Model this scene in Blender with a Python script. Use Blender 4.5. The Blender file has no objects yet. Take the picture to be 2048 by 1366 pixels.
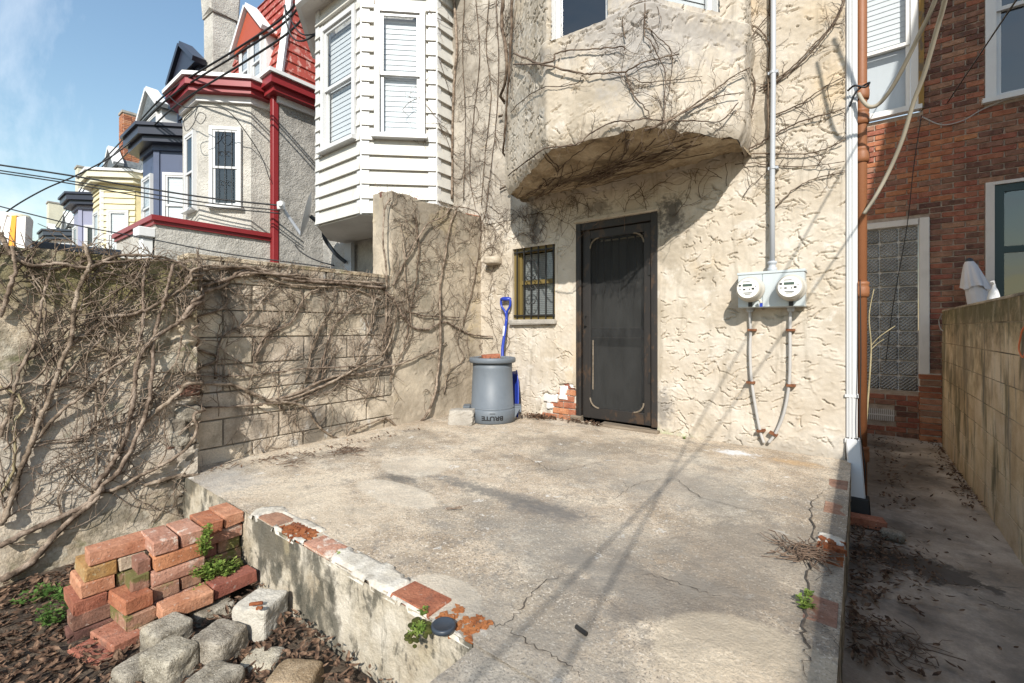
import bpy, math, random
import numpy as np
from mathutils import Vector, Matrix

RND = random.Random(11)
NPR = np.random.RandomState(5)
rad = math.radians
scene = bpy.context.scene
COL = scene.collection

# ---------------------------------------------------------------- camera, sky, sun, exposure
FPX, CX, HY = 900.0, 1024.0, 657.0          # focal length, centre and horizon in photograph pixels
YAW = math.atan2(696, FPX)
CS, SN = math.cos(YAW), math.sin(YAW)
cam_data = bpy.data.cameras.new("camera")
cam_data.sensor_width = 36.0
cam_data.lens = FPX / 2048 * 36.0
cam_data.shift_y = -26.0 / 2048
cam_data.clip_start = 0.02
cam_data.clip_end = 2000
cam = bpy.data.objects.new("camera", cam_data)
cam.rotation_euler = (rad(90), 0, YAW)
COL.objects.link(cam)
scene.camera = cam

LIGHT = Vector((-0.6, 1.0, -0.83)).normalized()      # the way sunlight travels
SUN_EL = math.asin(-LIGHT.z)
SUN_AZ = math.atan2(-LIGHT.x, -LIGHT.y)              # clockwise from +Y
world = bpy.data.worlds.new("World")
scene.world = world
world.use_nodes = True
wn = world.node_tree
wn.nodes.clear()
w_out = wn.nodes.new("ShaderNodeOutputWorld")
w_bg = wn.nodes.new("ShaderNodeBackground")
w_bg.inputs[1].default_value = 0.14
sky = wn.nodes.new("ShaderNodeTexSky")
sky.sky_type = 'NISHITA'
sky.sun_disc = False
sky.sun_elevation = SUN_EL
sky.sun_rotation = SUN_AZ
sky.air_density = 1.8
sky.dust_density = 0.2
sky.ozone_density = 4.0
w_tc = wn.nodes.new("ShaderNodeTexCoord")
w_sep = wn.nodes.new("ShaderNodeSeparateXYZ")
wn.links.new(w_tc.outputs["Generated"], w_sep.inputs[0])
def wmath(op, a, b):
    n = wn.nodes.new("ShaderNodeMath"); n.operation = op
    for i, v in enumerate((a, b)):
        if isinstance(v, (int, float)): n.inputs[i].default_value = v
        else: wn.links.new(v, n.inputs[i])
    return n.outputs[0]
w_h = wmath('ADD', wmath('MAXIMUM', w_sep.outputs[2], 0.0), 0.22)
w_cmb = wn.nodes.new("ShaderNodeCombineXYZ")
wn.links.new(wmath('DIVIDE', w_sep.outputs[0], w_h), w_cmb.inputs[0])
wn.links.new(wmath('DIVIDE', w_sep.outputs[1], w_h), w_cmb.inputs[1])
w_map = wn.nodes.new("ShaderNodeMapping")
w_map.inputs["Rotation"].default_value = (0, 0, rad(62))
w_map.inputs["Scale"].default_value = (0.55, 1.9, 1)
wn.links.new(w_cmb.outputs[0], w_map.inputs[0])
w_noi = wn.nodes.new("ShaderNodeTexNoise")
w_noi.inputs["Scale"].default_value = 1.5
w_noi.inputs["Detail"].default_value = 9
w_noi.inputs["Roughness"].default_value = 0.62
w_noi.inputs["Distortion"].default_value = 0.5
wn.links.new(w_map.outputs[0], w_noi.inputs["Vector"])
w_rmp = wn.nodes.new("ShaderNodeValToRGB")
w_rmp.color_ramp.elements[0].position = 0.43
w_rmp.color_ramp.elements[0].color = (0, 0, 0, 1)
w_rmp.color_ramp.elements[1].position = 0.78
w_rmp.color_ramp.elements[1].color = (0.8, 0.8, 0.8, 1)
wn.links.new(w_noi.outputs["Fac"], w_rmp.inputs[0])
w_mix = wn.nodes.new("ShaderNodeMixRGB")
w_mix.inputs[2].default_value = (6.6, 7.0, 7.6, 1)      # thin sunlit cirrus
wn.links.new(w_rmp.outputs[0], w_mix.inputs[0])
wn.links.new(sky.outputs[0], w_mix.inputs[1])
wn.links.new(w_mix.outputs[0], w_bg.inputs[0])
wn.links.new(w_bg.outputs[0], w_out.inputs[0])

sun_data = bpy.data.lights.new("sun", 'SUN')
sun_data.energy = 5.0
sun_data.angle = rad(0.53)
sun_data.color = (1.0, 0.95, 0.87)
sun = bpy.data.objects.new("sun", sun_data)
sun.rotation_euler = LIGHT.to_track_quat('-Z', 'Y').to_euler()
sun.location = (20, -33, 28)
COL.objects.link(sun)

scene.view_settings.view_transform = 'Standard'
scene.view_settings.look = 'None'
scene.view_settings.gamma = 1.0
scene.view_settings.exposure = 0.36
scene.view_settings.use_curve_mapping = False
scene.render.engine = 'CYCLES'
scene.cycles.max_bounces = 7
scene.cycles.diffuse_bounces = 4
scene.cycles.transparent_max_bounces = 12

# ---------------------------------------------------------------- measuring: where a photograph pixel lies in the place
def ray(x, y):
    u = (x - CX) / FPX
    return np.array([-SN + u * CS, CS + u * SN, (HY - y) / FPX])
def onY(x, y, Y):
    r = ray(x, y); return r * (Y / r[1])
def onX(x, y, X):
    r = ray(x, y); return r * (X / r[0])
def onZ(x, y, Z):
    r = ray(x, y); return r * (Z / r[2])
def at(x, y, d):
    return ray(x, y) * d
def proj(p):
    d = -SN * p[0] + CS * p[1]
    return (CX + FPX * (CS * p[0] + SN * p[1]) / d, HY - FPX * p[2] / d, d)

# ---------------------------------------------------------------- levels and planes of the place (camera height is z = 0)
GROUND = -1.33
SLAB = -0.96
FAC = 4.1            # rear wall of the house
XOLD, XBLK = -3.45, -3.65
YJOIN, YPIER = 1.08, 2.77
XR = 0.72            # right boundary wall
YBRICK = 7.2

# ---------------------------------------------------------------- numpy value noise
def vnoise(x, y, seed=0):
    x = np.asarray(x, float); y = np.asarray(y, float)
    xi = np.floor(x).astype(np.int64); yi = np.floor(y).astype(np.int64)
    xf = x - xi; yf = y - yi
    def h(a, b):
        n = (a * 374761393 + b * 668265263 + seed * 974634777) & 0x7fffffff
        n = ((n ^ (n >> 13)) * 1274126177) & 0x7fffffff
        return ((n ^ (n >> 16)) & 0xffff) / 65535.0
    u = xf * xf * (3 - 2 * xf); v = yf * yf * (3 - 2 * yf)
    return (h(xi, yi) * (1 - u) + h(xi + 1, yi) * u) * (1 - v) + (h(xi, yi + 1) * (1 - u) + h(xi + 1, yi + 1) * u) * v
def fbm(x, y, seed=0, oct=4):
    s = 0; a = 0.5
    for k in range(oct):
        s = s + a * vnoise(np.asarray(x) * 2 ** k, np.asarray(y) * 2 ** k, seed + k * 17); a *= 0.5
    return s

# ---------------------------------------------------------------- objects
ORG = {}
def link(o): COL.objects.link(o); return o
def tag(o, label=None, cat=None, group=None, kind=None):
    if label: o["label"] = label
    if cat: o["category"] = cat
    if group: o["group"] = group
    if kind: o["kind"] = kind
    return o
def thing(name, label, cat, loc=(0, 0, 0), group=None):
    o = bpy.data.objects.new(name, None)
    o.empty_display_size = 0.1
    o.location = loc
    link(o); ORG[o.name] = np.array(loc, float)
    return tag(o, label, cat, group)
def meshobj(name, verts, faces, mat, parent=None, origin=None, smooth=False):
    v = np.asarray(verts, float).reshape(-1, 3)
    if parent is not None: org = ORG[parent.name]
    elif origin is not None: org = np.array(origin, float)
    else:
        lo, hi = v.min(0), v.max(0); org = np.array([(lo[0] + hi[0]) / 2, (lo[1] + hi[1]) / 2, lo[2]])
    me = bpy.data.meshes.new(name)
    if isinstance(faces, np.ndarray):
        nf = len(faces); k = faces.shape[1]
        me.vertices.add(len(v)); me.vertices.foreach_set("co", (v - org).astype(np.float32).ravel())
        me.loops.add(nf * k); me.loops.foreach_set("vertex_index", faces.astype(np.int32).ravel())
        me.polygons.add(nf)
        me.polygons.foreach_set("loop_start", np.arange(0, nf * k, k, dtype=np.int32))
        me.polygons.foreach_set("loop_total", np.full(nf, k, dtype=np.int32))
        me.update(calc_edges=True); me.validate()
    else:
        me.from_pydata((v - org).tolist(), [], faces)
    if smooth:
        me.polygons.foreach_set("use_smooth", np.ones(len(me.polygons), dtype=bool))
    if mat is not None: me.materials.append(mat)
    o = bpy.data.objects.new(name, me); link(o)
    if parent is not None: o.parent = parent; ORG[o.name] = org
    else: o.location = org; ORG[o.name] = org
    return o

class MB:
    """collects shapes into one mesh"""
    def __init__(s): s.v = []; s.f = []
    def add(s, vs, fs):
        b = len(s.v); s.v.extend([tuple(p) for p in vs]); s.f.extend([tuple(i + b for i in q) for q in fs]); return s
    def obox(s, o, u, n, w, a, b, c, bev=0.0, jit=0.0):
        """box in the frame (origin, u, n, w) over the ranges a, b, c"""
        o, u, n, w = (np.array(t, float) for t in (o, u, n, w))
        P = lambda x, y, z: o + u * x + n * y + w * z
        if bev <= 0:
            vs = [P(x, y, z) for z in c for y in b for x in a]
            fs = [(0, 2, 3, 1), (4, 5, 7, 6), (0, 1, 5, 4), (2, 6, 7, 3), (0, 4, 6, 2), (1, 3, 7, 5)]
            if jit: vs = [p + (NPR.rand(3) - .5) * 2 * jit for p in vs]
            return s.add(vs, fs)
        bm = bevel_cube(a, b, c, bev, jit)
        return s.add([P(*p) for p in bm[0]], bm[1])
    def box(s, a, b, c, bev=0.0, jit=0.0):
        return s.obox((0, 0, 0), (1, 0, 0), (0, 1, 0), (0, 0, 1), a, b, c, bev, jit)
    def prism(s, poly, z0, z1):
        n = len(poly)
        vs = [(p[0], p[1], z0) for p in poly] + [(p[0], p[1], z1) for p in poly]
        fs = [(i, (i + 1) % n, (i + 1) % n + n, i + n) for i in range(n)] + [tuple(range(n - 1, -1, -1)), tuple(range(n, 2 * n))]
        return s.add(vs, fs)
    def tube(s, path, r, sides=6, cap=True, wob=0.0):
        P = [np.array(p, float) for p in path]; n = len(P)
        if n < 2: return s
        R = r if hasattr(r, '__len__') else [r] * n
        t = P[1] - P[0]; t /= (np.linalg.norm(t) + 1e-9)
        ref = np.array([0, 0, 1.0]) if abs(t[2]) < .9 else np.array([1.0, 0, 0])
        e1 = np.cross(t, ref); e1 /= np.linalg.norm(e1)
        vs = []
        for i in range(n):
            t = (P[min(i + 1, n - 1)] - P[max(i - 1, 0)]); t /= (np.linalg.norm(t) + 1e-9)
            e1 = e1 - t * e1.dot(t); e1 /= (np.linalg.norm(e1) + 1e-9); e2 = np.cross(t, e1)
            for k in range(sides):
                a = 2 * math.pi * k / sides
                rr = R[i] * (1 + (RND.uniform(-wob, wob) if wob else 0))
                vs.append(P[i] + (e1 * math.cos(a) + e2 * math.sin(a)) * rr)
        fs = [(i * sides + k, i * sides + (k + 1) % sides, (i + 1) * sides + (k + 1) % sides, (i + 1) * sides + k) for i in range(n - 1) for k in range(sides)]
        if cap: fs += [tuple(range(sides - 1, -1, -1)), tuple((n - 1) * sides + k for k in range(sides))]
        return s.add(vs, fs)
    def lathe(s, prof, c, sides=32, axis='z', cap=True):
        """profile of (radius, height) about an axis through c; axis 'y' points its heights to -Y"""
        vs = []
        for (r, h) in prof:
            for k in range(sides):
                a = 2 * math.pi * k / sides
                x, y = r * math.cos(a), r * math.sin(a)
                vs.append((c[0] + x, c[1] + y, c[2] + h) if axis == 'z' else (c[0] + x, c[1] - h, c[2] + y))
        n = len(prof)
        fs = [(i * sides + k, i * sides + (k + 1) % sides, (i + 1) * sides + (k + 1) % sides, (i + 1) * sides + k) for i in range(n - 1) for k in range(sides)]
        if cap: fs += [tuple(range(sides - 1, -1, -1)), tuple((n - 1) * sides + k for k in range(sides))]
        return s.add(vs, fs)
    def build(s, name, mat, parent=None, origin=None, smooth=False):
        return meshobj(name, s.v, s.f, mat, parent, origin, smooth)

def bevel_cube(a, b, c, bev, jit=0.0):
    """box with cut edges: 24 corners, 26 faces"""
    lo = np.array([a[0], b[0], c[0]], float); hi = np.array([a[1], b[1], c[1]], float)
    vs = []; idx = {}
    for sx in (0, 1):
        for sy in (0, 1):
            for sz in (0, 1):
                corner = np.array([(lo, hi)[sx][0], (lo, hi)[sy][1], (lo, hi)[sz][2]])
                sg = np.array([1 - 2 * sx, 1 - 2 * sy, 1 - 2 * sz])
                for ax in range(3):
                    off = sg * bev; off[ax] = 0
                    idx[(sx, sy, sz, ax)] = len(vs)
                    vs.append(corner + off + ((NPR.rand(3) - .5) * 2 * jit if jit else 0))
    I = lambda t, ax: idx[(t[0], t[1], t[2], ax)]
    fs = []
    for ax in range(3):
        o1, o2 = [k for k in range(3) if k != ax]
        for sd in (0, 1):
            q = []
            for (p, r) in ((0, 0), (1, 0), (1, 1), (0, 1)):
                t = [0, 0, 0]; t[ax] = sd; t[o1] = p; t[o2] = r; q.append(I(t, ax))
            if (sd == 0) == (ax != 1): q = q[::-1]
            fs.append(tuple(q))
    for ax in range(3):                     # edges along axis ax
        o1, o2 = [k for k in range(3) if k != ax]
        for p in (0, 1):
            for r in (0, 1):
                t0 = [0, 0, 0]; t0[o1] = p; t0[o2] = r; t1 = list(t0); t1[ax] = 1
                fs.append((I(t0, o1), I(t1, o1), I(t1, o2), I(t0, o2)))
    for sx in (0, 1):
        for sy in (0, 1):
            for sz in (0, 1):
                t = (sx, sy, sz); fs.append((I(t, 0), I(t, 1), I(t, 2)))
    return vs, fs

UNIT = {}
def unit_piece(kind, n=6, bev=0.04, jit=0.012, dims=(1, 1, 1)):
    """n variants of a unit block, centred, for shared mesh data"""
    if kind not in UNIT:
        L = []
        for k in range(n):
            bx = tuple(bev / d for d in dims)
            vs, fs = bevel_cube((-.5, .5), (-.5, .5), (-.5, .5), 0.0001, 0)
            d = np.array(dims, float)
            vs, fs = bevel_cube((-d[0] / 2, d[0] / 2), (-d[1] / 2, d[1] / 2), (-d[2] / 2, d[2] / 2), bev, jit)
            me = bpy.data.meshes.new(kind); me.from_pydata([tuple(p) for p in vs], [], fs)
            me.materials.append(None); L.append(me)
        UNIT[kind] = L
    return UNIT[kind]
def piece(name, me, mat, loc, parent=None, rot=(0, 0, 0), scale=(1, 1, 1)):
    o = bpy.data.objects.new(name, me); link(o)
    o.material_slots[0].link = 'OBJECT'; o.material_slots[0].material = mat
    if parent is not None:
        o.parent = parent; o.location = np.array(loc, float) - ORG[parent.name]
    else: o.location = loc
    o.rotation_euler = rot; o.scale = scale
    ORG[o.name] = np.array(loc, float)
    return o

def smooth_path(pts, n=6):
    P = [np.array(p, float) for p in pts]
    if len(P) < 3: return [P[0] + (P[-1] - P[0]) * k / (n * 2) for k in range(n * 2 + 1)]
    Q = [2 * P[0] - P[1]] + P + [2 * P[-1] - P[-2]]; out = []
    for i in range(1, len(Q) - 2):
        a, b, c, d = Q[i - 1:i + 3]
        for k in range(n):
            t = k / n
            out.append(.5 * ((2 * b) + (c - a) * t + (2 * a - 5 * b + 4 * c - d) * t * t + (3 * b - a - 3 * c + d) * t ** 3))
    out.append(P[-1]); return out
# ---------------------------------------------------------------- materials
class NT:
    def __init__(s, name):
        s.m = bpy.data.materials.new(name); s.m.use_nodes = True
        s.t = s.m.node_tree; s.t.nodes.clear()
        s.out = s.t.nodes.new("ShaderNodeOutputMaterial")
    def n(s, typ, **kw):
        q = s.t.nodes.new(typ)
        for k, v in kw.items():
            if k == 'props':
                for a, b in v.items(): setattr(q, a, b)
            else: s.set(q.inputs[k.replace('_', ' ')], v)
        return q
    def set(s, inp, v):
        if hasattr(v, 'is_linked') or hasattr(v, 'links'): s.t.links.new(v, inp)
        elif isinstance(v, (tuple, list)) and len(v) == 3 and inp.type == 'RGBA': inp.default_value = (*v, 1)
        else: inp.default_value = v
    def pos(s): return s.n("ShaderNodeNewGeometry").outputs["Position"]
    def math(s, op, a, b=0.0, c=0.0, clamp=False):
        q = s.t.nodes.new("ShaderNodeMath"); q.operation = op; q.use_clamp = clamp
        for i, v in enumerate((a, b, c)): s.set(q.inputs[i], v)
        return q.outputs[0]
    def scaled(s, vec, k):
        q = s.t.nodes.new("ShaderNodeVectorMath"); q.operation = 'MULTIPLY'
        s.set(q.inputs[0], vec); q.inputs[1].default_value = k if hasattr(k, '__len__') else (k, k, k)
        return q.outputs[0]
    def noise(s, vec, scale, detail=5, rough=.6, dist=0.0):
        q = s.n("ShaderNodeTexNoise", Scale=scale, Detail=detail, Roughness=rough, Distortion=dist); s.set(q.inputs["Vector"], vec)
        return q.outputs["Fac"]
    def ramp(s, f, stops):
        q = s.t.nodes.new("ShaderNodeValToRGB"); e = q.color_ramp.elements
        while len(e) < len(stops): e.new(0.5)
        for k, (p, c) in enumerate(stops):
            e[k].position = p; e[k].color = (*c, 1) if len(c) == 3 else c
        s.set(q.inputs[0], f); return q.outputs[0]
    def step(s, f, lo, hi):
        q = s.t.nodes.new("ShaderNodeMapRange"); q.interpolation_type = 'SMOOTHSTEP'
        s.set(q.inputs[0], f); q.inputs[1].default_value = lo; q.inputs[2].default_value = hi
        return q.outputs[0]
    def mix(s, f, a, b, mode='MIX'):
        q = s.t.nodes.new("ShaderNodeMixRGB"); q.blend_type = mode
        for i, v in enumerate((f, a, b)): s.set(q.inputs[i], v)
        return q.outputs[0]
    def bump(s, h, strength, dist, normal=None):
        q = s.n("ShaderNodeBump", Height=h, Strength=strength, Distance=dist)
        if normal is not None: s.set(q.inputs["Normal"], normal)
        return q.outputs[0]
    def bsdf(s, color, rough=.8, normal=None, metal=0.0, spec=.3, **kw):
        q = s.t.nodes.new("ShaderNodeBsdfPrincipled")
        s.set(q.inputs["Base Color"], color); s.set(q.inputs["Roughness"], rough); s.set(q.inputs["Metallic"], metal)
        q.inputs["Specular IOR Level"].default_value = spec
        if normal is not None: s.set(q.inputs["Normal"], normal)
        s.t.links.new(q.outputs[0], s.out.inputs[0]); return q
def cl(*c): return tuple(c)

def surf(name, cols, scale=5, rough=.85, bump=.25, bscale=70, bdist=.006, fine=.25, stains=(), spots=(), rnd=0.0, stretch=(1, 1, 1), spec=.25, metal=0.0, speck=()):
    """weathered surface: colours spread by noise, fine grain, soft-edged stains, marks at given places"""
    s = NT(name); p = s.pos(); ps = s.scaled(p, stretch)
    f = s.math('MULTIPLY_ADD', s.noise(ps, scale, 6, .62), 1.7, -.35)
    k = len(cols); c = s.ramp(f, [(0.3 + 0.4 * i / max(1, k - 1), cols[i]) for i in range(k)]) if k > 1 else None
    if c is None:
        c = s.mix(0, cols[0], cols[0])
    g = s.math('MULTIPLY_ADD', s.noise(p, bscale * .8, 4, .7), 1.5, -.25)
    c = s.mix(fine, c, s.ramp(g, [(.25, (.45, .45, .45)), (.75, (1.0, 1.0, 1.0))]), 'MULTIPLY')
    for (col, sc, lo, hi, st, amt) in stains:
        q = s.math('MULTIPLY_ADD', s.noise(s.scaled(p, st), sc, 7, .65, .3), 1.6, -.3)
        c = s.mix(s.math('MULTIPLY', s.step(q, lo, hi), amt), c, col)
    for (col, sc, lo, amt) in speck:
        q = s.noise(p, sc, 2, .5); c = s.mix(s.math('MULTIPLY', s.step(q, lo, lo + .05), amt), c, col)
    for (ctr, rr, col, amt, edge) in spots:
        d = s.t.nodes.new("ShaderNodeVectorMath"); d.operation = 'SUBTRACT'; s.set(d.inputs[0], p); d.inputs[1].default_value = tuple(ctr)
        d2 = s.scaled(d.outputs[0], tuple(1 / q for q in rr))
        ln = s.t.nodes.new("ShaderNodeVectorMath"); ln.operation = 'LENGTH'; s.set(ln.inputs[0], d2)
        wob = s.noise(p, 3.0 / max(.05, min(rr)) * .5, 8, .7)
        dd = s.math('ADD', ln.outputs["Value"], s.math('MULTIPLY', s.math('SUBTRACT', wob, .5), 4.0 if edge > .15 else .25))
        m = s.math('SUBTRACT', 1.0, s.step(dd, 1 - edge, 1 + edge))
        c = s.mix(s.math('MULTIPLY', m, amt), c, col)
    if rnd:
        oi = s.n("ShaderNodeObjectInfo").outputs["Random"]
        h = s.n("ShaderNodeHueSaturation", Value=s.math('ADD', 1 - rnd, s.math('MULTIPLY', oi, 2 * rnd)), Color=c,
                Hue=s.math('ADD', .5 - rnd * .04, s.math('MULTIPLY', oi, rnd * .08)))
        c = h.outputs[0]
    b1 = s.noise(p, bscale, 6, .7); b2 = s.noise(p, bscale * .18, 4, .6)
    nrm = s.bump(s.math('ADD', b1, s.math('MULTIPLY', b2, 1.5)), bump, bdist)
    s.bsdf(c, rough, nrm, metal, spec)
    return s.m

def paint(name, col, rough=.45, dirt=.15, bump=.05, rust=0.0, spec=.4, flake=None, rnd=0.0):
    s = NT(name); p = s.pos()
    c = s.mix(s.math('MULTIPLY', s.step(s.noise(p, 4, 6, .65), .45, .8), dirt), col, tuple(x * .55 for x in col))
    c = s.mix(s.math('MULTIPLY', s.step(s.noise(s.scaled(p, (9, 9, 1.2)), 3, 5, .6), .5, .85), dirt * .8), c, tuple(x * .6 for x in col))
    if rust: c = s.mix(s.math('MULTIPLY', s.step(s.noise(s.scaled(p, (7, 7, 1.0)), 2.2, 6, .7), .56, .76), rust), c, (.42, .22, .08))
    if flake: c = s.mix(s.step(s.noise(s.scaled(p, (1, 1, .6)), 9, 8, .72), .52, .60), c, flake)
    if rnd:
        oi = s.n("ShaderNodeObjectInfo").outputs["Random"]
        c = s.n("ShaderNodeHueSaturation", Value=s.math('ADD', 1 - rnd, s.math('MULTIPLY', oi, 2 * rnd)), Color=c).outputs[0]
    nrm = s.bump(s.noise(p, 45, 4, .6), bump, .004)
    s.bsdf(c, rough, nrm, 0, spec); return s.m

def glassmat(name, tint=(.90, .93, .94), refl=1.0):
    s = NT(name)
    tr = s.n("ShaderNodeBsdfTransparent"); s.set(tr.inputs[0], tint)
    nrm = s.bump(s.noise(s.pos(), 1.6, 2, .5), .08, .05)
    gl = s.n("ShaderNodeBsdfGlossy", Roughness=.02); s.set(gl.inputs["Normal"], nrm)
    fr = s.n("ShaderNodeLayerWeight", Blend=.5)      # Schlick, the same from both sides
    q = s.n("ShaderNodeMixShader"); s.set(q.inputs[0], s.math('MULTIPLY_ADD', s.math('POWER', fr.outputs["Facing"], 4.0), .85, .075 * refl, clamp=True))
    s.t.links.new(tr.outputs[0], q.inputs[1]); s.t.links.new(gl.outputs[0], q.inputs[2])
    s.t.links.new(q.outputs[0], s.out.inputs[0]); return s.m

M = {}
CREAM, CREAM2 = (.455, .39, .305), (.56, .505, .425)
M['stucco'] = surf('stucco_cream', [CREAM, (.51, .445, .36), CREAM2], 2.2, .9, .35, 120, .004, .16,
    stains=[((.27, .23, .175), 1.4, .56, .80, (1, 1, 1), .6), ((.60, .44, .25), .8, .6, .8, (1, 1, 1), .35), ((.26, .22, .165), 3, .54, .76, (2.5, 2.5, .3), .5), ((.62, .58, .52), 5, .60, .74, (1, 1, 1), .5)],
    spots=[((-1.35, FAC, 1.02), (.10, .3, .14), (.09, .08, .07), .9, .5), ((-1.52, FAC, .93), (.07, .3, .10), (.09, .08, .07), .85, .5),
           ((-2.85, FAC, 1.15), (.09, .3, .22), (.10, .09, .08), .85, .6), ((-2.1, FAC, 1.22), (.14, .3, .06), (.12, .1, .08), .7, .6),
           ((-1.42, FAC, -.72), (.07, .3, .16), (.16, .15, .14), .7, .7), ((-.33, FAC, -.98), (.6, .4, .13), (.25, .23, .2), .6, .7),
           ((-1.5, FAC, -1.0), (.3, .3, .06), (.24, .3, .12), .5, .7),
           ((-1.2, 2.97, 2.02), (.26, .3, .40), (.33, .31, .29), .85, .6), ((-1.05, 3.1, 2.1), (.7, .5, .16), (.36, .33, .3), .8, .6)])
M['stucco_dirty'] = surf('stucco_old_wall', [(.40, .315, .21), (.60, .495, .36), (.76, .655, .51)], 2.6, .92, .9, 70, .010, .6,
    stains=[((.12, .10, .06), 2.6, .52, .70, (1, 1, .8), .75), ((.62, .57, .46), 6, .58, .7, (1, 1, 1), .5), ((.13, .14, .05), 5, .60, .74, (1, 1, 1.2), .6)],
    spots=[((XOLD, .35, .30), (.3, .8, .16), (.10, .09, .035), .7, .8), ((XOLD, .75, .33), (.3, .4, .16), (.30, .27, .12), .55, .8),
           ((XOLD, .6, -.75), (.4, .9, .35), (.56, .51, .45), .6, .9)])
M['stucco_pier'] = surf('stucco_pier', [(.33, .275, .205), (.46, .39, .30), (.57, .485, .37)], 2.2, .92, .5, 100, .006, .35,
    stains=[((.30, .27, .21), 2.0, .55, .75, (1, 1, .7), .6), ((.66, .52, .28), 1.5, .58, .75, (1, 1, 1), .45)],
    spots=[((XBLK, 3.1, 1.25), (.4, 1.2, .35), (.24, .21, .17), .6, .9)])
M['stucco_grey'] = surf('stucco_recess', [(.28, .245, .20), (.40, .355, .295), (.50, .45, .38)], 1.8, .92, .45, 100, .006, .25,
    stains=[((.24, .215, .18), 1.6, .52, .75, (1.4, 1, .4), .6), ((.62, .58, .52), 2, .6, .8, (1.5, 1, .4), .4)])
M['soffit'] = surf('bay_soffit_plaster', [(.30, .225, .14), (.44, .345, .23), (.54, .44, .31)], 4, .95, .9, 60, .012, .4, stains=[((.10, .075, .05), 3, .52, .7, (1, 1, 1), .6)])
M['block'] = surf('cinder_block', [(.38, .315, .235), (.55, .465, .36), (.70, .60, .475)], 3.5, .95, .8, 120, .006, .5,
    stains=[((.13, .115, .095), 2.2, .48, .68, (1, 1, .7), .75), ((.6, .58, .54), 5, .66, .76, (1, 1, .5), .6)], rnd=.16)
M['mortar'] = surf('mortar', [(.20, .17, .135), (.32, .28, .22)], 6, .95, .6, 90, .006, .3)
M['block_right'] = surf('right_wall_block', [(.50, .36, .215), (.65, .50, .325), (.74, .60, .43)], 2.5, .95, .6, 120, .005, .3,
    stains=[((.10, .09, .05), 1.6, .50, .70, (1.6, 2.2, .55), .8), ((.16, .15, .13), 3, .58, .74, (1, 3, .35), .7)],
    spots=[((XR, 5.2, .16), (.3, 2.6, .17), (.075, .072, .03), .85, .9), ((XR, 5.5, -.2), (.3, .8, .3), (.14, .12, .09), .55, .9)], rnd=.07)
M['mortar_right'] = surf('right_wall_mortar', [(.16, .13, .095), (.48, .39, .28)], 3, .95, .5, 80, .006, .3)
M['vine'] = surf('vine_bark', [(.11, .08, .056), (.26, .195, .145), (.42, .335, .26)], 16, .94, 1.0, 140, .007, .55, rnd=.12)
M['vine_dark'] = surf('vine_bark_dark', [(.06, .040, .027), (.13, .092, .066), (.20, .15, .11)], 14, .92, .6, 160, .004, .3, rnd=.12)
M['vine_green'] = surf('vine_green', [(.26, .215, .12), (.40, .34, .21)], 8, .75, .3, 120, .003, .15)
M['soil'] = surf('soil', [(.055, .04, .03), (.10, .075, .055), (.15, .115, .085)], 6, .97, .9, 60, .02, .4)
M['leaf_dead'] = surf('dead_leaves', [(.04, .024, .016), (.11, .064, .04), (.22, .14, .09)], 38, .85, .2, 80, .003, .2)
M['twig'] = surf('dry_twigs', [(.10, .065, .045), (.2, .14, .1)], 20, .9, .3, 120, .003, .2)
def brickmat(nm, cols, extra=()):
    return surf(nm, cols, 14, .92, .9, 120, .006, .45, speck=[((.5, .42, .36), 60, .66, .5), ((.10, .06, .045), 75, .64, .5)], stains=[((.12, .1, .085), 5, .62, .8, (1, 1, 1), .5), *extra], rnd=.18)
M['brick_orange'] = brickmat('brick_orange', [(.38, .145, .075), (.50, .215, .115)])
M['brick_salmon'] = brickmat('brick_salmon', [(.40, .17, .10), (.53, .26, .165)])
M['brick_red'] = brickmat('brick_red', [(.30, .11, .07), (.42, .17, .11)])
M['brick_dark'] = brickmat('brick_dark', [(.13, .068, .052), (.24, .12, .088)])
M['brick_brown'] = brickmat('brick_brown', [(.26, .135, .092), (.38, .205, .14)])
M['brick_plum'] = brickmat('brick_plum', [(.31, .145, .105), (.43, .225, .165)], [((.46, .38, .32), 8, .6, .72, (1, 1, 1), .6)])
M['brick_white'] = brickmat('brick_whitewashed', [(.40, .19, .13), (.50, .27, .20)], [((.62, .54, .46), 9, .54, .66, (1, 1, 1), .8)])
M['brick_mossy'] = brickmat('brick_mossy', [(.33, .18, .12), (.45, .27, .18)], [((.13, .145, .04), 7, .46, .62, (1, 1, 1), .85)])
M['brick_yellow'] = brickmat('brick_yellow', [(.44, .25, .085), (.52, .35, .16)], [((.50, .47, .30), 10, .54, .7, (1, 1, 1), .8)])
M['brick_tan'] = brickmat('brick_tan', [(.40, .31, .23), (.5, .40, .30)])
M['granite'] = surf('granite', [(.22, .19, .145), (.36, .32, .255), (.50, .45, .365)], 9, .9, .9, 110, .010, .5, speck=[((.08, .072, .058), 210, .60, .7), ((.66, .61, .51), 190, .62, .6), ((.12, .105, .08), 60, .62, .5)], stains=[((.55, .48, .36), 5, .55, .75, (1, 1, 1), .5), ((.10, .10, .08), 4, .62, .8, (1, 1, 1), .5)], rnd=.12)
M['granite_brown'] = surf('granite_brown', [(.24, .165, .095), (.42, .315, .21)], 7, .9, .9, 110, .010, .5, speck=[((.10, .07, .045), 200, .6, .7), ((.55, .45, .33), 160, .62, .6)], rnd=.1)
M['whitewash'] = surf('whitewashed_stone', [(.48, .44, .37), (.62, .58, .50)], 6, .85, .8, 90, .010, .3, stains=[((.35, .33, .29), 7, .62, .7, (1, 1, 1), .7)])
M['concrete'] = surf('concrete_rough', [(.33, .30, .26), (.45, .415, .36)], 5, .95, .7, 120, .006, .4, stains=[((.2, .19, .17), 3, .55, .75, (1, 1, 1), .5)])
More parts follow.
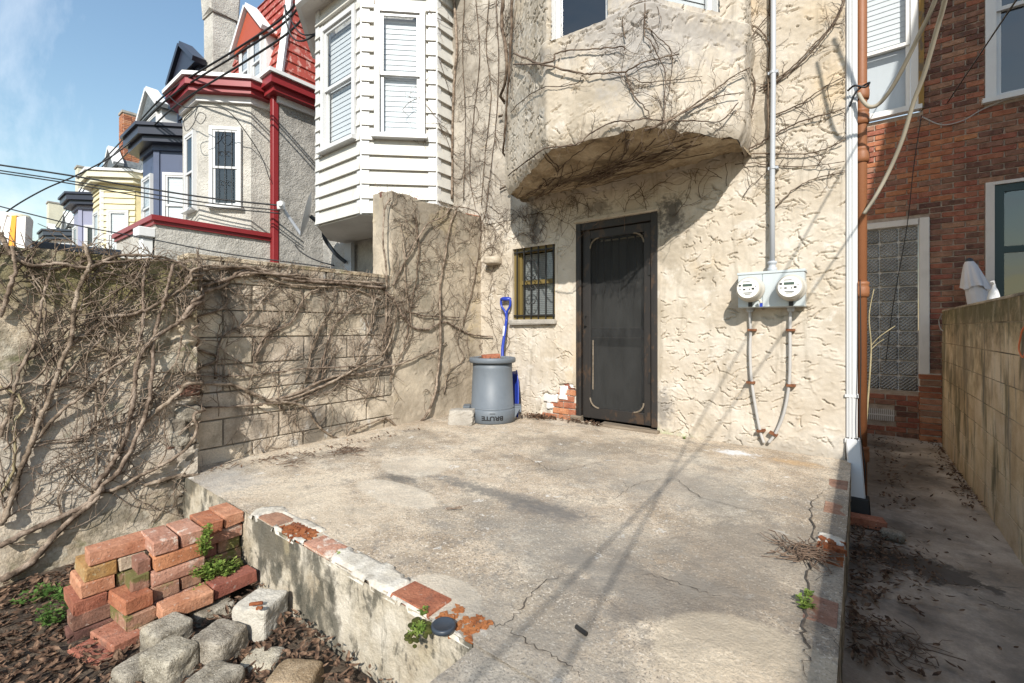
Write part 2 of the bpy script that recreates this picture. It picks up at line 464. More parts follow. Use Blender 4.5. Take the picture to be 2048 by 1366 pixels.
M['weed'] = surf('weed_leaves', [(.07, .12, .02), (.15, .22, .04), (.24, .30, .075)], 25, .6, .1, 90, .002, .1)
M['weed_dark'] = surf('dark_weed_leaves', [(.05, .11, .022), (.10, .18, .04)], 25, .6, .1, 90, .002, .1)
M['moss'] = surf('moss', [(.045, .055, .012), (.12, .125, .03)], 40, .95, 1.0, 150, .01, .3)
M['white_paint'] = paint('white_paint', (.70, .70, .69), .4, .18)
M['white_siding'] = paint('white_siding', (.56, .545, .50), .5, .35, rust=.5)
M['white_vinyl'] = paint('white_vinyl', (.58, .58, .575), .3, .08)
M['old_white'] = paint('weathered_white_paint', (.66, .62, .58), .6, .35, .2)
M['red_trim'] = paint('red_trim', (.25, .026, .03), .38, .2)
M['red_mansard'] = paint('red_mansard', (.31, .052, .034), .65, .5, .25, flake=(.46, .25, .21))
M['red_gable'] = paint('red_gable', (.38, .075, .036), .55, .25, .1)
M['navy'] = paint('navy_paint', (.055, .075, .135), .5, .45, .25)
M['navy_dark'] = paint('navy_dark_paint', (.022, .026, .042), .35, .2)
M['yellow_siding'] = paint('yellow_siding', (.66, .59, .37), .5, .38)
M['cream_paint'] = paint('cream_paint', (.64, .60, .46), .55, .4)
M['periwinkle'] = paint('periwinkle_paint', (.25, .26, .36), .5, .2)
M['pink_siding'] = paint('pale_pink_siding', (.68, .60, .53), .5, .2)
M['slate'] = surf('slate', [(.10, .115, .125), (.17, .19, .20)], 9, .6, .3, 40, .006, .2)
M['dark_metal'] = paint('dark_metal', (.035, .045, .06), .4, .2)
M['gray_stucco'] = surf('grey_stucco', [(.36, .345, .315), (.45, .43, .395), (.53, .505, .46)], 1.6, .92, 1.0, 34, .035, .4, stains=[((.25, .24, .22), 1.0, .55, .8, (1, 1, .6), .5)])
M['light_stucco'] = surf('pale_grey_stucco', [(.50, .475, .425), (.58, .555, .50), (.64, .61, .55)], 1.6, .92, 1.0, 34, .030, .35, stains=[((.36, .33, .29), 1.2, .58, .8, (1, 1, .5), .5)])
M['black_iron'] = paint('black_iron', (.018, .017, .016), .55, .3, .2)
M['black_wood'] = paint('blackened_wood', (.022, .019, .017), .55, .3, .35, flake=(.055, .034, .021))
M['peeled_wood'] = paint('peeled_wood', (.17, .095, .05), .8, .4, .5, flake=(.045, .03, .022))
M['grey_wood'] = surf('weathered_wood', [(.16, .125, .09), (.27, .22, .165)], 6, .9, .6, 90, .005, .3, stretch=(.5, 6, 6))
M['ochre'] = paint('ochre_paint', (.155, .112, .036), .5, .25, .15)
M['galv'] = paint('galvanised_steel', (.46, .50, .51), .42, .25, .04, rust=.12, spec=.5)
M['conduit'] = paint('grey_conduit', (.40, .42, .45), .4, .2)
M['cable_white'] = paint('pale_cable', (.42, .405, .385), .6, .25)
M['cable_tan'] = paint('tan_cable', (.34, .30, .23), .7, .3)
M['cable_black'] = paint('black_cable', (.014, .014, .015), .5, .1)
M['rust'] = surf('rust', [(.14, .055, .028), (.25, .105, .05)], 30, .9, .4, 140, .003, .3)
M['pipe_brown'] = paint('brown_iron_pipe', (.235, .092, .038), .55, .3, .25)
M['can_grey'] = paint('grey_plastic', (.13, .15, .172), .5, .35, .06)
M['blue_plastic'] = paint('blue_plastic', (.018, .045, .33), .32, .1)
M['print_black'] = paint('black_print', (.012, .012, .013), .5, .05)
M['steel_bright'] = paint('bright_steel', (.62, .63, .64), .3, .2)
M['meter_face'] = paint('meter_face', (.72, .71, .67), .35, .12)
M['meter_rim'] = paint('meter_rim', (.48, .45, .39), .3, .2, spec=.6)
M['lcd'] = paint('lcd', (.06, .09, .075), .25, .1)
M['yellow_tag'] = paint('yellow_plastic', (.65, .42, .03), .4, .1)
M['interior'] = paint('dark_interior', (.02, .02, .022), .8, .1)
M['blind'] = paint('blind_slats', (.62, .625, .63), .55, .1)
M['dull_blind'] = paint('dull_blind', (.22, .225, .22), .6, .3)
M['curtain'] = paint('curtain', (.55, .56, .58), .8, .25)
M['glass'] = glassmat('window_glass')
M['glass_dark'] = glassmat('dark_window_glass', (.45, .48, .50), 1.5)
M['teal'] = paint('dark_teal_paint', (.02, .05, .055), .4, .15)
M['fabric'] = paint('white_fabric', (.62, .61, .64), .9, .15, .1)
M['orange_string'] = paint('orange_string', (.75, .20, .08), .7, .1)
M['tan_soffit'] = surf('plaster_soffit', [(.62, .60, .56), (.72, .70, .66)], 2, .8, .2, 60, .004, .15)

def screenmat():
    s = NT('insect_screen'); p = s.pos()
    sp = s.step(s.noise(p, 160, 3, .8), .62, .70)
    c = s.mix(s.math('MULTIPLY', sp, .55), s.ramp(s.noise(s.scaled(p, (1, 1, .35)), 7, 6, .65), [(.3, (.022, .022, .022)), (.7, (.052, .052, .051))]), (.22, .22, .215))
    d = s.n("ShaderNodeBsdfDiffuse"); s.set(d.inputs[0], c)
    t = s.n("ShaderNodeBsdfTransparent"); q = s.n("ShaderNodeMixShader")
    q.inputs[0].default_value = .55
    s.t.links.new(t.outputs[0], q.inputs[1]); s.t.links.new(d.outputs[0], q.inputs[2]); s.t.links.new(q.outputs[0], s.out.inputs[0]); return s.m
M['screen'] = screenmat()
def glassblockmat():
    s = NT('glass_block'); p = s.pos()
    w1 = s.t.nodes.new("ShaderNodeTexWave"); w1.inputs["Scale"].default_value = 16; w1.bands_direction = 'DIAGONAL'; s.set(w1.inputs["Vector"], p)
    w2 = s.t.nodes.new("ShaderNodeTexWave"); w2.inputs["Scale"].default_value = 16; w2.bands_direction = 'DIAGONAL'; s.set(w2.inputs["Vector"], s.scaled(p, (-1, 1, 1)))
    h = s.math('ADD', w1.outputs["Fac"], w2.outputs["Fac"])
    nrm = s.bump(h, .8, .012)
    c = s.ramp(s.noise(p, 5, 3, .6), [(.3, (.17, .17, .165)), (.7, (.36, .36, .35))])
    s.bsdf(c, .12, nrm, 0, .8); return s.m
M['glass_block'] = glassblockmat()

def slabmat():
    Z = SLAB
    P = lambda x, y: tuple(onZ(x, y, Z))
    sp = []
    def spot(x, y, rx, ry, col, amt, edge): c = P(x, y); sp.append((c, (rx, ry, .5), col, amt, edge))
    D = (.17, .16, .145); L = (.66, .59, .48)
    spot(1330, 1195, .42, .20, (.15, .13, .11), .75, .5)
    spot(1520, 1110, .33, .5, (.22, .19, .155), .65, .6)
    spot(1120, 1075, .5, .28, (.27, .255, .225), .5, .8)
    spot(1340, 960, .55, .4, (.30, .28, .245), .55, .9)
    spot(985, 985, .5, .06, (.16, .15, .135), .8, .7)
    spot(1095, 1020, .2, .10, (.15, .14, .13), .7, .7)
    spot(795, 958, .13, .07, (.12, .115, .105), .8, .6)
    spot(1500, 1330, .27, .22, (.56, .475, .355), .5, .09)
    spot(880, 1192, .17, .115, L, .6, .08)
    spot(790, 985, .33, .13, L, .45, .08)
    spot(830, 930, .26, .22, L, .4, .09)
    spot(640, 1010, .5, .2, (.64, .55, .42), .45, .8)
    spot(1470, 905, .12, .07, (.70, .71, .72), .8, .4)
    spot(1590, 925, .13, .06, (.55, .36, .18), .55, .7)
    spot(450, 960, .25, .2, (.40, .39, .37), .5, .7)
    spot(1000, 1230, .5, .1, (.42, .36, .28), .4, .8)
    spot(1020, 1330, .3, .35, (.22, .21, .19), .55, .8)
    return surf('patio_concrete', [(.42, .33, .235), (.60, .49, .365), (.73, .62, .475)], 2.4, .93, .8, 95, .007, .6,
        stains=[((.25, .21, .16), 1.3, .50, .70, (1, 1, 1), .65), ((.63, .57, .47), 2.2, .58, .76, (1, 1, 1), .55), ((.20, .18, .155), 7, .56, .72, (1, 1, 1), .5), ((.72, .70, .65), 11, .72, .76, (1, 1, 1), .7)], spots=sp, speck=[((.14, .12, .10), 130, .58, .75), ((.80, .73, .62), 110, .60, .6), ((.28, .25, .21), 42, .56, .5), ((.10, .09, .08), 60, .66, .6)])
M['slab'] = slabmat()
M['slab_face'] = surf('slab_face', [(.36, .30, .215), (.52, .46, .36), (.64, .58, .48)], 3.2, .93, .7, 80, .01, .3,
    stains=[((.085, .078, .06), 3.2, .48, .66, (1, 1, .8), .85), ((.55, .46, .28), 2, .58, .75, (1, 1, .6), .5), ((.06, .058, .045), 9, .55, .68, (1, 1, .6), .75), ((.09, .085, .07), 5, .58, .72, (2, 1, .35), .55)])
M['passage'] = surf('passage_concrete', [(.34, .275, .215), (.50, .415, .335), (.62, .53, .44)], 1.8, .93, .5, 110, .006, .4,
    stains=[((.10, .088, .078), 1.1, .48, .72, (1, 1, 1), .75), ((.43, .385, .33), 2.6, .58, .76, (1, 1, 1), .4)],
    spots=[((.25, 3.35, -1.32), (.26, .17, .4), (.055, .045, .038), .85, .25), ((.1, 5.3, -1.32), (.35, 1.4, .4), (.10, .08, .062), .7, .7), ((.62, 2.6, -1.32), (.22, .9, .4), (.12, .11, .10), .6, .7)])
M['mortar_white'] = surf('white_mortar', [(.50, .455, .375), (.70, .655, .57)], 8, .9, .8, 90, .008, .35, stains=[((.27, .235, .185), 6, .52, .7, (1, 1, 1), .6)])
M['brick_worn'] = brickmat('worn_edging_brick', [(.34, .185, .12), (.44, .27, .19)], [((.42, .36, .29), 11, .56, .66, (1, 1, 1), .75)])
M['crack'] = surf('crack_dirt', [(.06, .05, .04), (.12, .10, .082)], 20, .97, .2, 80, .002, .2)
M['broken_brick'] = brickmat('broken_brick', [(.27, .085, .032), (.38, .145, .055)])
# ================================================================ the ground, the patio and the walls
def stroke_relief(A, Z, seed, per_m2=60, amp=.009, size=1.0, cracks=0):
    """trowelled stucco: overlapping plates with a sharp lower lip; A, Z are 1-D coordinate arrays"""
    rs = np.random.RandomState(seed)
    H = np.zeros((len(Z), len(A)))
    a0, a1, z0, z1 = A[0], A[-1], Z[0], Z[-1]
    for _ in range(int(per_m2 * (a1 - a0) * (z1 - z0))):
        ca, cz = rs.uniform(a0, a1), rs.uniform(z0, z1)
        ln = rs.uniform(.025, .14) * size; wd = rs.uniform(.012, .042) * size; th = rs.normal(0, .42); am = amp * rs.uniform(.45, 1.25)
        R = ln * .6 + wd
        i0, i1 = np.searchsorted(A, (ca - R, ca + R)); j0, j1 = np.searchsorted(Z, (cz - R, cz + R))
        if i1 - i0 < 2 or j1 - j0 < 2: continue
        aa, zz = np.meshgrid(A[i0:i1] - ca, Z[j0:j1] - cz)
        p = aa * math.cos(th) + zz * math.sin(th); q = aa * math.sin(th) - zz * math.cos(th)
        q = q + .022 * size * (vnoise(aa * 34 + ca * 91, zz * 34 + cz * 57, seed) - .5) * 2 + rs.uniform(-.9, .9) * p * p / ln
        q = q / wd + .5
        ins = (q > 0) & (q < 1)
        env = np.clip(1 - (2 * p / ln) ** 4, 0, 1)
        h = np.where(ins, am * np.clip(q, 0, 1) ** 2.6 * env, 0)
        H[j0:j1, i0:i1] = np.maximum(H[j0:j1, i0:i1], h)
    ga, gz = np.meshgrid(A, Z); H = H * np.clip((fbm(ga * 1.7, gz * 1.7, seed + 41) - .30) * 4.5, .12, 1.15)
    for _ in range(int(cracks * (a1 - a0) * (z1 - z0))):     # short wavering undercut lines left by the trowel
        ca, cz = rs.uniform(a0, a1), rs.uniform(z0, z1); ln = rs.uniform(.015, .12) * (2.0 if rs.rand() < .14 else 1); th = rs.normal(0, .55); cv = rs.uniform(-6, 6)
        if vnoise(ca * 2.3, cz * 2.3, seed + 71) < rs.uniform(.05, .6): continue
        i0, i1 = np.searchsorted(A, (ca - ln, ca + ln)); j0, j1 = np.searchsorted(Z, (cz - ln, cz + ln))
        if i1 - i0 < 2 or j1 - j0 < 2: continue
        aa, zz = np.meshgrid(A[i0:i1] - ca, Z[j0:j1] - cz)
        p = aa * math.cos(th) + zz * math.sin(th); q = aa * math.sin(th) - zz * math.cos(th)
        q = q + cv * p * p + .024 * (vnoise(p * 38 + ca * 77, p * 0 + cz * 31, seed + 9) - .5)
        m = (np.abs(p) < ln / 2) & (np.abs(q) < .0045 * (1 - (2 * p / ln) ** 2) + .0012)
        H[j0:j1, i0:i1] = np.where(m, np.minimum(H[j0:j1, i0:i1], -.013 * rs.uniform(.5, 1.3)), H[j0:j1, i0:i1])
        up = (np.abs(p) < ln / 2) & (q < -.003) & (q > -.013)
        H[j0:j1, i0:i1] = np.where(up & (H[j0:j1, i0:i1] > -.001), np.maximum(H[j0:j1, i0:i1], .005 * (1 - (2 * p / ln) ** 2)), H[j0:j1, i0:i1])
    aa, zz = np.meshgrid(A, Z)
    return H + .010 * (fbm(aa * 3.1, zz * 3.1, seed, 4) - .5) + .004 * (vnoise(aa * 40, zz * 40, seed + 3) - .5)

def breaks(pts, step):
    out = []
    for a, b in zip(pts[:-1], pts[1:]):
        n = max(1, int(round((b - a) / step))); out.extend(np.linspace(a, b, n, endpoint=False))
    out.append(pts[-1]); return np.array(out)

def chain_frame(chain):
    P = [np.array(p, float) for p in chain]; L = [0]
    for a, b in zip(P[:-1], P[1:]): L.append(L[-1] + np.linalg.norm(b - a))
    return P, np.array(L)
def relief_wall(name, chain, zs, step, seed, mat, parent, per_m2=60, amp=.009, size=1.0, holes=(), extra=None, round_r=0.0, top=None, cracks=0, bot=None):
    """stucco skin over a wall that follows the plan polyline `chain` (outward is to its right)"""
    P, L = chain_frame(chain)
    cuts = sorted(set(list(L) + [h[0] for h in holes] + [h[1] for h in holes]))
    zc = sorted(set(list(zs) + [h[2] for h in holes if zs[0] < h[2] < zs[-1]] + [h[3] for h in holes if zs[0] < h[3] < zs[-1]]))
    A = breaks(cuts, step); Z = breaks(zc, step)
    H = stroke_relief(A, Z, seed, per_m2, amp, size, cracks)
    pos = np.zeros((len(A), 2)); nor = np.zeros((len(A), 2))
    segn = []
    for a, b in zip(P[:-1], P[1:]):
        u = (b - a) / np.linalg.norm(b - a); segn.append((u, np.array([u[1], -u[0]])))
    def P_at(a):
        k = min(max(np.searchsorted(L, a, side='right') - 1, 0), len(P) - 2)
        return P[k] + segn[k][0] * (a - L[k]), segn[k][1]
    for i, a in enumerate(A):
        if round_r > 0:
            q = np.zeros(2); m = np.zeros(2)
            for t in (-1, -.5, 0, .5, 1):
                pp, nn = P_at(min(max(a + t * round_r, 0), L[-1])); q += pp / 5; m += nn / 5
            if a < round_r or a > L[-1] - round_r: q, m = P_at(a)
            pos[i] = q; nor[i] = m / np.linalg.norm(m)
        else:
            pos[i], nor[i] = P_at(a)
            for k in range(1, len(L) - 1):
                if abs(a - L[k]) < 1e-6:
                    m = segn[k - 1][1] + segn[k][1]; nor[i] = m / np.linalg.norm(m)
    aa, zz = np.meshgrid(A, Z)
    if extra is not None: H = H + extra(aa, zz)
    if top is not None: zz = zs[0] + (zz - zs[0]) * (top(aa) - zs[0]) / (zs[-1] - zs[0])
    if bot is not None: zz = zz + bot(aa) * np.clip(1 - (zz - zs[0]) / .35, 0, 1)
    V = np.stack([pos[None, :, 0] + nor[None, :, 0] * H, pos[None, :, 1] + nor[None, :, 1] * H, zz], -1).reshape(-1, 3)
    na, nz = len(A), len(Z)
    j, i = np.meshgrid(np.arange(nz - 1), np.arange(na - 1), indexing='ij')
    ca = (A[:-1] + A[1:]) / 2; cz = (Z[:-1] + Z[1:]) / 2
    keep = np.ones((nz - 1, na - 1), bool)
    for (h0, h1, h2, h3) in holes:
        keep &= ~((ca[None, :] > h0) & (ca[None, :] < h1) & (cz[:, None] > h2) & (cz[:, None] < h3))
    k = (j * na + i)[keep]
    F = np.stack([k, k + 1, k + na + 1, k + na], -1)
    return meshobj(name, V, F, mat, parent)

# ---- ground
g = meshobj('ground', [(-400, -400, GROUND), (400, -400, GROUND), (400, 400, GROUND), (-400, 400, GROUND)], [(0, 1, 2, 3)], M['soil'], origin=(0, 0, GROUND))
tag(g, kind='structure')
def sheet(name, x0, x1, y0, y1, z, mat, amp=.006, step=.05, seed=1, edge=None, thick=0.0):
    X = breaks([x0, x1], step); Y = breaks([y0, y1], step); xx, yy = np.meshgrid(X, Y)
    zz = z + amp * 2 * (fbm(xx * 1.7, yy * 1.7, seed) - .5) + amp * .5 * (vnoise(xx * 14, yy * 14, seed) - .5)
    V = np.stack([xx, yy, zz], -1).reshape(-1, 3); n = len(X)
    j, i = np.meshgrid(np.arange(len(Y) - 1), np.arange(n - 1), indexing='ij'); k = (j * n + i).ravel()
    return meshobj(name, V, np.stack([k, k + 1, k + n + 1, k + n], -1), mat, None, origin=((x0 + x1) / 2, (y0 + y1) / 2, z), smooth=True)
soil = sheet('soil_bed', -3.46, -.93, -2.0, 1.0, GROUND + .02, M['soil'], .03, .04, 3); tag(soil, kind='structure')
pas = sheet('passage_pavement', -.06, XR + .02, -2.0, YBRICK + .02, GROUND + .015, M['passage'], .008, .06, 9); tag(pas, kind='structure')

# ---- raised concrete patio: top sheet, front face, side face, edging bricks, cracks
patio = sheet('patio', XBLK - .02, -.05, 1.012, FAC + .05, SLAB, M['slab'], .004, .03, 21); tag(patio, kind='structure')
relief_wall('front_face', [(XBLK, 1.005), (-.93, 1.005)], [GROUND - .05, SLAB + .002], .012, 31, M['slab_face'], patio, 25, .006, 1.3,
            extra=lambda a, z: .012 * (fbm(a * 6, z * 6, 5) - .5))
MB().box((XBLK, -.93), (1.02, 1.4), (GROUND - .1, SLAB - .012)).build('core', M['concrete'], patio)
relief_wall('side_face', [(-.052, FAC), (-.052, 1.0)][::-1], [GROUND - .05, SLAB + .001], .02, 33, M['slab_face'], patio, 20, .006, 1.2)
pad = sheet('concrete_pad', -.93, -.05, -1.6, 1.03, SLAB - .004, M['slab'], .012, .03, 44); tag(pad, kind='structure')
MB().box((-.928, -.06), (-1.6, 1.02), (GROUND - .1, SLAB - .03)).build('core', M['concrete'], pad)
relief_wall('side_face', [(-.052, -1.6), (-.052, 1.0)], [GROUND - .05, SLAB - .012], .03, 35, M['slab_face'], pad, 15, .006)
relief_wall('left_face', [(-.93, 1.0), (-.93, -1.6)], [GROUND - .05, SLAB - .012], .03, 36, M['slab_face'], pad, 15, .006)

# edging bricks along the front and right edges of the patio
UB = unit_piece('brick', 9, .0045, .0032, (.20, .095, .06))
def edge_brick(xc, yc, L, W, mat, rot=0, up=.004, nm='brick'):
    return piece(nm, RND.choice(UB), mat, (xc, yc, SLAB - .03 + up + .004), patio, (RND.uniform(-.02, .02), RND.uniform(-.02, .02), rot), (L / .20, W / .095, 1))
edge_brick(-2.33, 1.068, .19, .105, M['brick_brown'], up=.0)
edge_brick(-1.86, 1.066, .20, .105, M['brick_white'], up=.003)
edge_brick(-1.235, 1.068, .20, .115, M['brick_orange'], up=.006)
for y_, m_, L_ in ((3.42, M['brick_worn'], .20), (2.95, M['brick_worn'], .18), (2.36, M['broken_brick'], .24), (1.86, M['brick_worn'], .17)):
    edge_brick(-.106, y_, L_, .10, m_, rot=math.pi / 2, up=-.001)
def chips(name, x0, x1, y0, y1, n, mat, parent, z, s=(.02, .05), seed=3):
    b = MB(); rs = random.Random(seed)
    for _ in range(n):
        cx, cy = rs.uniform(x0, x1), rs.uniform(y0, y1); r = rs.uniform(*s) / 2; k = rs.randint(3, 5); h = rs.uniform(.001, .009); a0 = rs.uniform(0, 6)
        pts = [(cx + r * rs.uniform(.6, 1.3) * math.cos(a0 + 6.283 * i / k), cy + r * rs.uniform(.6, 1.3) * math.sin(a0 + 6.283 * i / k)) for i in range(k)]
        tl = (rs.uniform(-.25, .25), rs.uniform(-.25, .25))
        vs = [(p[0], p[1], z - .02) for p in pts] + [(p[0], p[1], z + h + (p[0] - cx) * tl[0] + (p[1] - cy) * tl[1]) for p in pts]
        b.add(vs, [tuple(range(k, 2 * k))] + [(i, (i + 1) % k, (i + 1) % k + k, i + k) for i in range(k)])
    return tag(b.build(name, mat, parent), kind='stuff')
chips('brick_fragments', -2.2, -1.98, 1.012, 1.115, 90, M['broken_brick'], patio, SLAB + .002, s=(.014, .042))
chips('brick_fragments', -1.11, -.95, 1.012, 1.12, 60, M['broken_brick'], patio, SLAB + .001, s=(.010, .034), seed=8)
chips('brick_fragments', -.15, -.06, 2.30, 2.48, 12, M['broken_brick'], patio, SLAB + .008, seed=9)
def mortar_patch(x0, x1, y0, y1, h, seed, mat):
    X = breaks([x0, x1], .012); Y = breaks([y0, y1], .012); xx, yy = np.meshgrid(X, Y)
    e = np.minimum(np.minimum(xx - x0, x1 - xx), np.minimum(yy - y0, y1 - yy))
    n_ = fbm(xx * 14, yy * 14, seed)
    zz = SLAB + np.where(e + (n_ - .5) * .05 > .006, h * (.6 + n_ * .8), -.012)
    V = np.stack([xx, yy, zz], -1).reshape(-1, 3); n = len(X)
    j, i = np.meshgrid(np.arange(len(Y) - 1), np.arange(n - 1), indexing='ij'); k = (j * n + i).ravel()
    return meshobj('mortar', V, np.stack([k, k + 1, k + n + 1, k + n], -1), mat, patio)
mortar_patch(-1.76, -1.33, 1.0, 1.125, .016, 3, M['mortar_white'])
mortar_patch(-2.48, -2.0, 1.10, 1.16, .010, 4, M['mortar_white'])
mortar_patch(-2.50, -2.40, 1.0, 1.15, .012, 6, M['mortar_white'])
mortar_patch(-2.24, -1.96, 1.0, 1.03, .012, 7, M['mortar_white'])
mortar_patch(-1.14, -.94, 1.0, 1.022, .010, 8, M['mortar_white'])
mortar_patch(-1.33, -1.13, 1.0, 1.03, .008, 9, M['mortar_white'])
mortar_patch(-2.0, -1.1, 1.115, 1.135, .006, 10, M['mortar_white'])
mortar_patch(-.16, -.055, 2.45, 2.56, .010, 11, M['mortar_white'])

# cracks: thin dirt-filled ribbons
def crack(name, pts, w, parent, Z, seed=1, lift=.006):
    w *= .62
    rs = random.Random(seed); q = smooth_path([onZ(x, y, Z) for x, y in pts], 9); b = MB(); L = []; 
    for i, p in enumerate(q):
        t = q[min(i + 1, len(q) - 1)] - q[max(i - 1, 0)]; t = t[:2] / (np.linalg.norm(t[:2]) + 1e-9); n = np.array([t[1], -t[0]])
        c = p[:2] + n * rs.uniform(-.012, .012); ww = w * rs.uniform(.25, 1.1) * min(1, 4 * (i + 1) / len(q), 4 * (len(q) - i) / len(q))
        L.append((c - n * ww, c + n * ww))
    vs = [(*a, Z + lift) for a, _ in L] + [(*c, Z + lift) for _, c in L]; n = len(L)
    b.add(vs, [(i, n + i, n + i + 1, i + 1) for i in range(n - 1)])
    return b.build(name, M['crack'], parent)
for k, (pts, w) in enumerate([([(1660, 975), (1625, 1010), (1628, 1070), (1618, 1130), (1620, 1200), (1612, 1260), (1614, 1310), (1605, 1366)], .007),
        ([(1618, 1230), (1650, 1260), (1680, 1310)], .003), ([(1620, 1165), (1655, 1150), (1680, 1140)], .003),
        ([(1130, 1145), (1075, 1180), (1040, 1225), (1010, 1255)], .0045), ([(1010, 1255), (1060, 1290), (1120, 1320), (1165, 1366)], .005), ([(930, 1270), (960, 1250), (1010, 1255)], .004),
        ([(1010, 905), (1060, 920), (1110, 942), (1180, 930), (1240, 915)], .004), ([(1235, 945), (1255, 975), (1290, 965), (1350, 960), (1400, 995), (1470, 1015), (1560, 1035)], .0035),
        ([(1270, 820 + 150), (1245, 985), (1225, 1005)], .0025), ([(1270, 1145), (1330, 1160), (1400, 1185), (1450, 1200)], .003)]):
    crack('crack', pts, w, patio, SLAB, k)
for k, (pts, w) in enumerate([([(1715, 1320), (1780, 1290), (1830, 1270)], .008), ([(1790, 1145), (1860, 1165), (1930, 1175), (2048, 1180)], .006),
        ([(1950, 1195), (2000, 1215), (2048, 1225)], .01), ([(1725, 1025), (1780, 1055), (1830, 1075)], .005), ([(1740, 1225), (1790, 1260), (1840, 1330)], .005)]):
    crack('crack', pts, w, pas, GROUND + .015, 40 + k, .01)

# ================================================================ left boundary walls
ow = thing('stucco_wall', 'old mossy stucco garden wall with thick vine trunks, left of the cinder blocks', 'wall', (XOLD - .17, .0, GROUND))
def rub(a, z):
    e = np.clip((a - 2.40) / .18, 0, 1)
    return e * (-.05 * (fbm(a * 9, z * 9, 77) > .52) - .03 * fbm(a * 12, z * 12, 78)) + .02 * (fbm(a * 1.3, z * 1.3, 79) - .5)
relief_wall('stucco', [(XOLD, -1.5), (XOLD, YJOIN)], [GROUND - .05, .43], .011, 41, M['stucco_dirty'], ow, 30, .008, 1.4, extra=rub,
            top=lambda a: .43 + .03 * (fbm(a * 5, a * 0, 8) - .5))
MB().box((XOLD - .36, XOLD - .055), (-1.5, YJOIN - .004), (GROUND - .05, .40)).build('core', M['stucco_dirty'], ow)
rs_ = random.Random(4)
def rock(r, seed, sq=.6, n=8, amp=1.0):
    """irregular stone: a rounded block pushed about by noise; sq 0 is a ball, 1 a cube"""
    rs = np.random.RandomState(seed)
    vs = []; idx = {}; fs = []
    def vid(p):
        k = tuple(p)
        if k not in idx: idx[k] = len(vs); vs.append(np.array(p, float) / n * 2 - 1)
        return idx[k]
    for ax in range(3):
        o1, o2 = [k for k in range(3) if k != ax]
        for sd in (0, n):
            for i in range(n):
                for j in range(n):
                    q = []
                    for (a, b) in ((0, 0), (1, 0), (1, 1), (0, 1)):
                        p = [0, 0, 0]; p[ax] = sd; p[o1] = i + a; p[o2] = j + b; q.append(vid(p))
                    if (sd == 0) == (ax != 1): q = q[::-1]
                    fs.append(tuple(q))
    P = np.array(vs); k = 2 + 14 * sq ** 2
    Q = P / (np.abs(P) ** k).sum(1, keepdims=True) ** (1 / k)
    o = rs.rand(6) * 50
    d = .30 * (fbm(Q[:, 0] * 1.1 + Q[:, 2] * .9 + o[0], Q[:, 1] * 1.1 - Q[:, 2] * .7 + o[1], seed) - .47) + .14 * (fbm(Q[:, 0] * 3.5 + Q[:, 2] * 3 + o[2], Q[:, 1] * 3.5 + Q[:, 2] * 2.5 + o[3], seed + 5) - .47)
    Q = Q * (1 + amp * d)[:, None] + amp * .10 * (rs.rand(1, 3) - .5) * P[:, [1, 2, 0]]
    return Q * np.array(r) / 2, fs
for k in range(13):
    z = rs_.uniform(GROUND + .2, .3); v, f = rock((rs_.uniform(.06, .12), rs_.uniform(.08, .16), rs_.uniform(.06, .12)), 900 + k, .5)
    b = MB(); b.add(v + np.array([XOLD - .05, YJOIN - rs_.uniform(.03, .12), z]), f)
    b.build('rubble_stone', RND.choice([M['granite'], M['mortar'], M['granite'], M['brick_dark']]), ow)

bw = thing('block_wall', 'grey cinder block wall covered by vines between the stucco wall and tall pier', 'wall', (XBLK - .1, 1.9, GROUND))
MB().box((XBLK - .19, XBLK - .012), (YJOIN + .01, YPIER + .05), (GROUND, .44)).build('mortar', M['mortar'], bw)
BL = unit_piece('cinder_block', 6, .006, .003, (.4, .2, .4))
z = GROUND + .085; row = 0
while z < .40:
    y = YJOIN + .02 + (0 if row % 2 else -.2)
    while y < YPIER + .02:
        y0, y1 = max(y, YJOIN + .012), min(y + .398, YPIER + .04)
        if y1 - y0 > .06:
            o = piece('cinder_block', RND.choice(BL), M['block'], (XBLK - .1 + RND.uniform(-.003, .003), (y0 + y1) / 2, z + .0975), bw, (0, 0, 0), (.2 / .4, (y1 - y0 - .010) / .2, (.195 - .010) / .4))
        y += .40
    z += .197; row += 1
ztop = z - .01
relief_wall('coping', [(XBLK + .012, YJOIN), (XBLK + .012, YPIER)], [ztop - .005, .515], .01, 52, M['stucco_dirty'], bw, 30, .008, 1.0, top=lambda a: .50 + .03 * fbm(a * 5, a * 0, 4))
MB().box((XBLK - .21, XBLK + .008), (YJOIN, YPIER), (ztop, .49)).build('coping_core', M['stucco_dirty'], bw)

pr = thing('stucco_pier', 'tall tan stucco pier wall thick with vine stems beside the house corner', 'wall', (XBLK - .14, 3.4, SLAB))
MB().box((XBLK - .28, XBLK - .02), (YPIER + .02, FAC + .05), (GROUND, 1.33)).build('core', M['stucco_pier'], pr)
relief_wall('stucco', [(XBLK - .29, YPIER), (XBLK + .0, YPIER), (XBLK + .0, FAC + .02)], [SLAB - .03, 1.37], .012, 61, M['stucco_pier'], pr, 45, .009, 1.0, round_r=.03,
            top=lambda a: 1.37 + .06 * (fbm(a * 4, a * 0, 9) - .5) - .02)
for k in range(7):
    piece('brick', RND.choice(UB), RND.choice([M['brick_red'], M['brick_orange'], M['brick_dark']]), (XBLK - .13 + RND.uniform(-.05, .05), YPIER + .10 + k * .19, 1.345 + RND.uniform(-.012, .006)), pr, (RND.uniform(-.06, .06), RND.uniform(-.06, .06), RND.uniform(1.2, 1.9)))

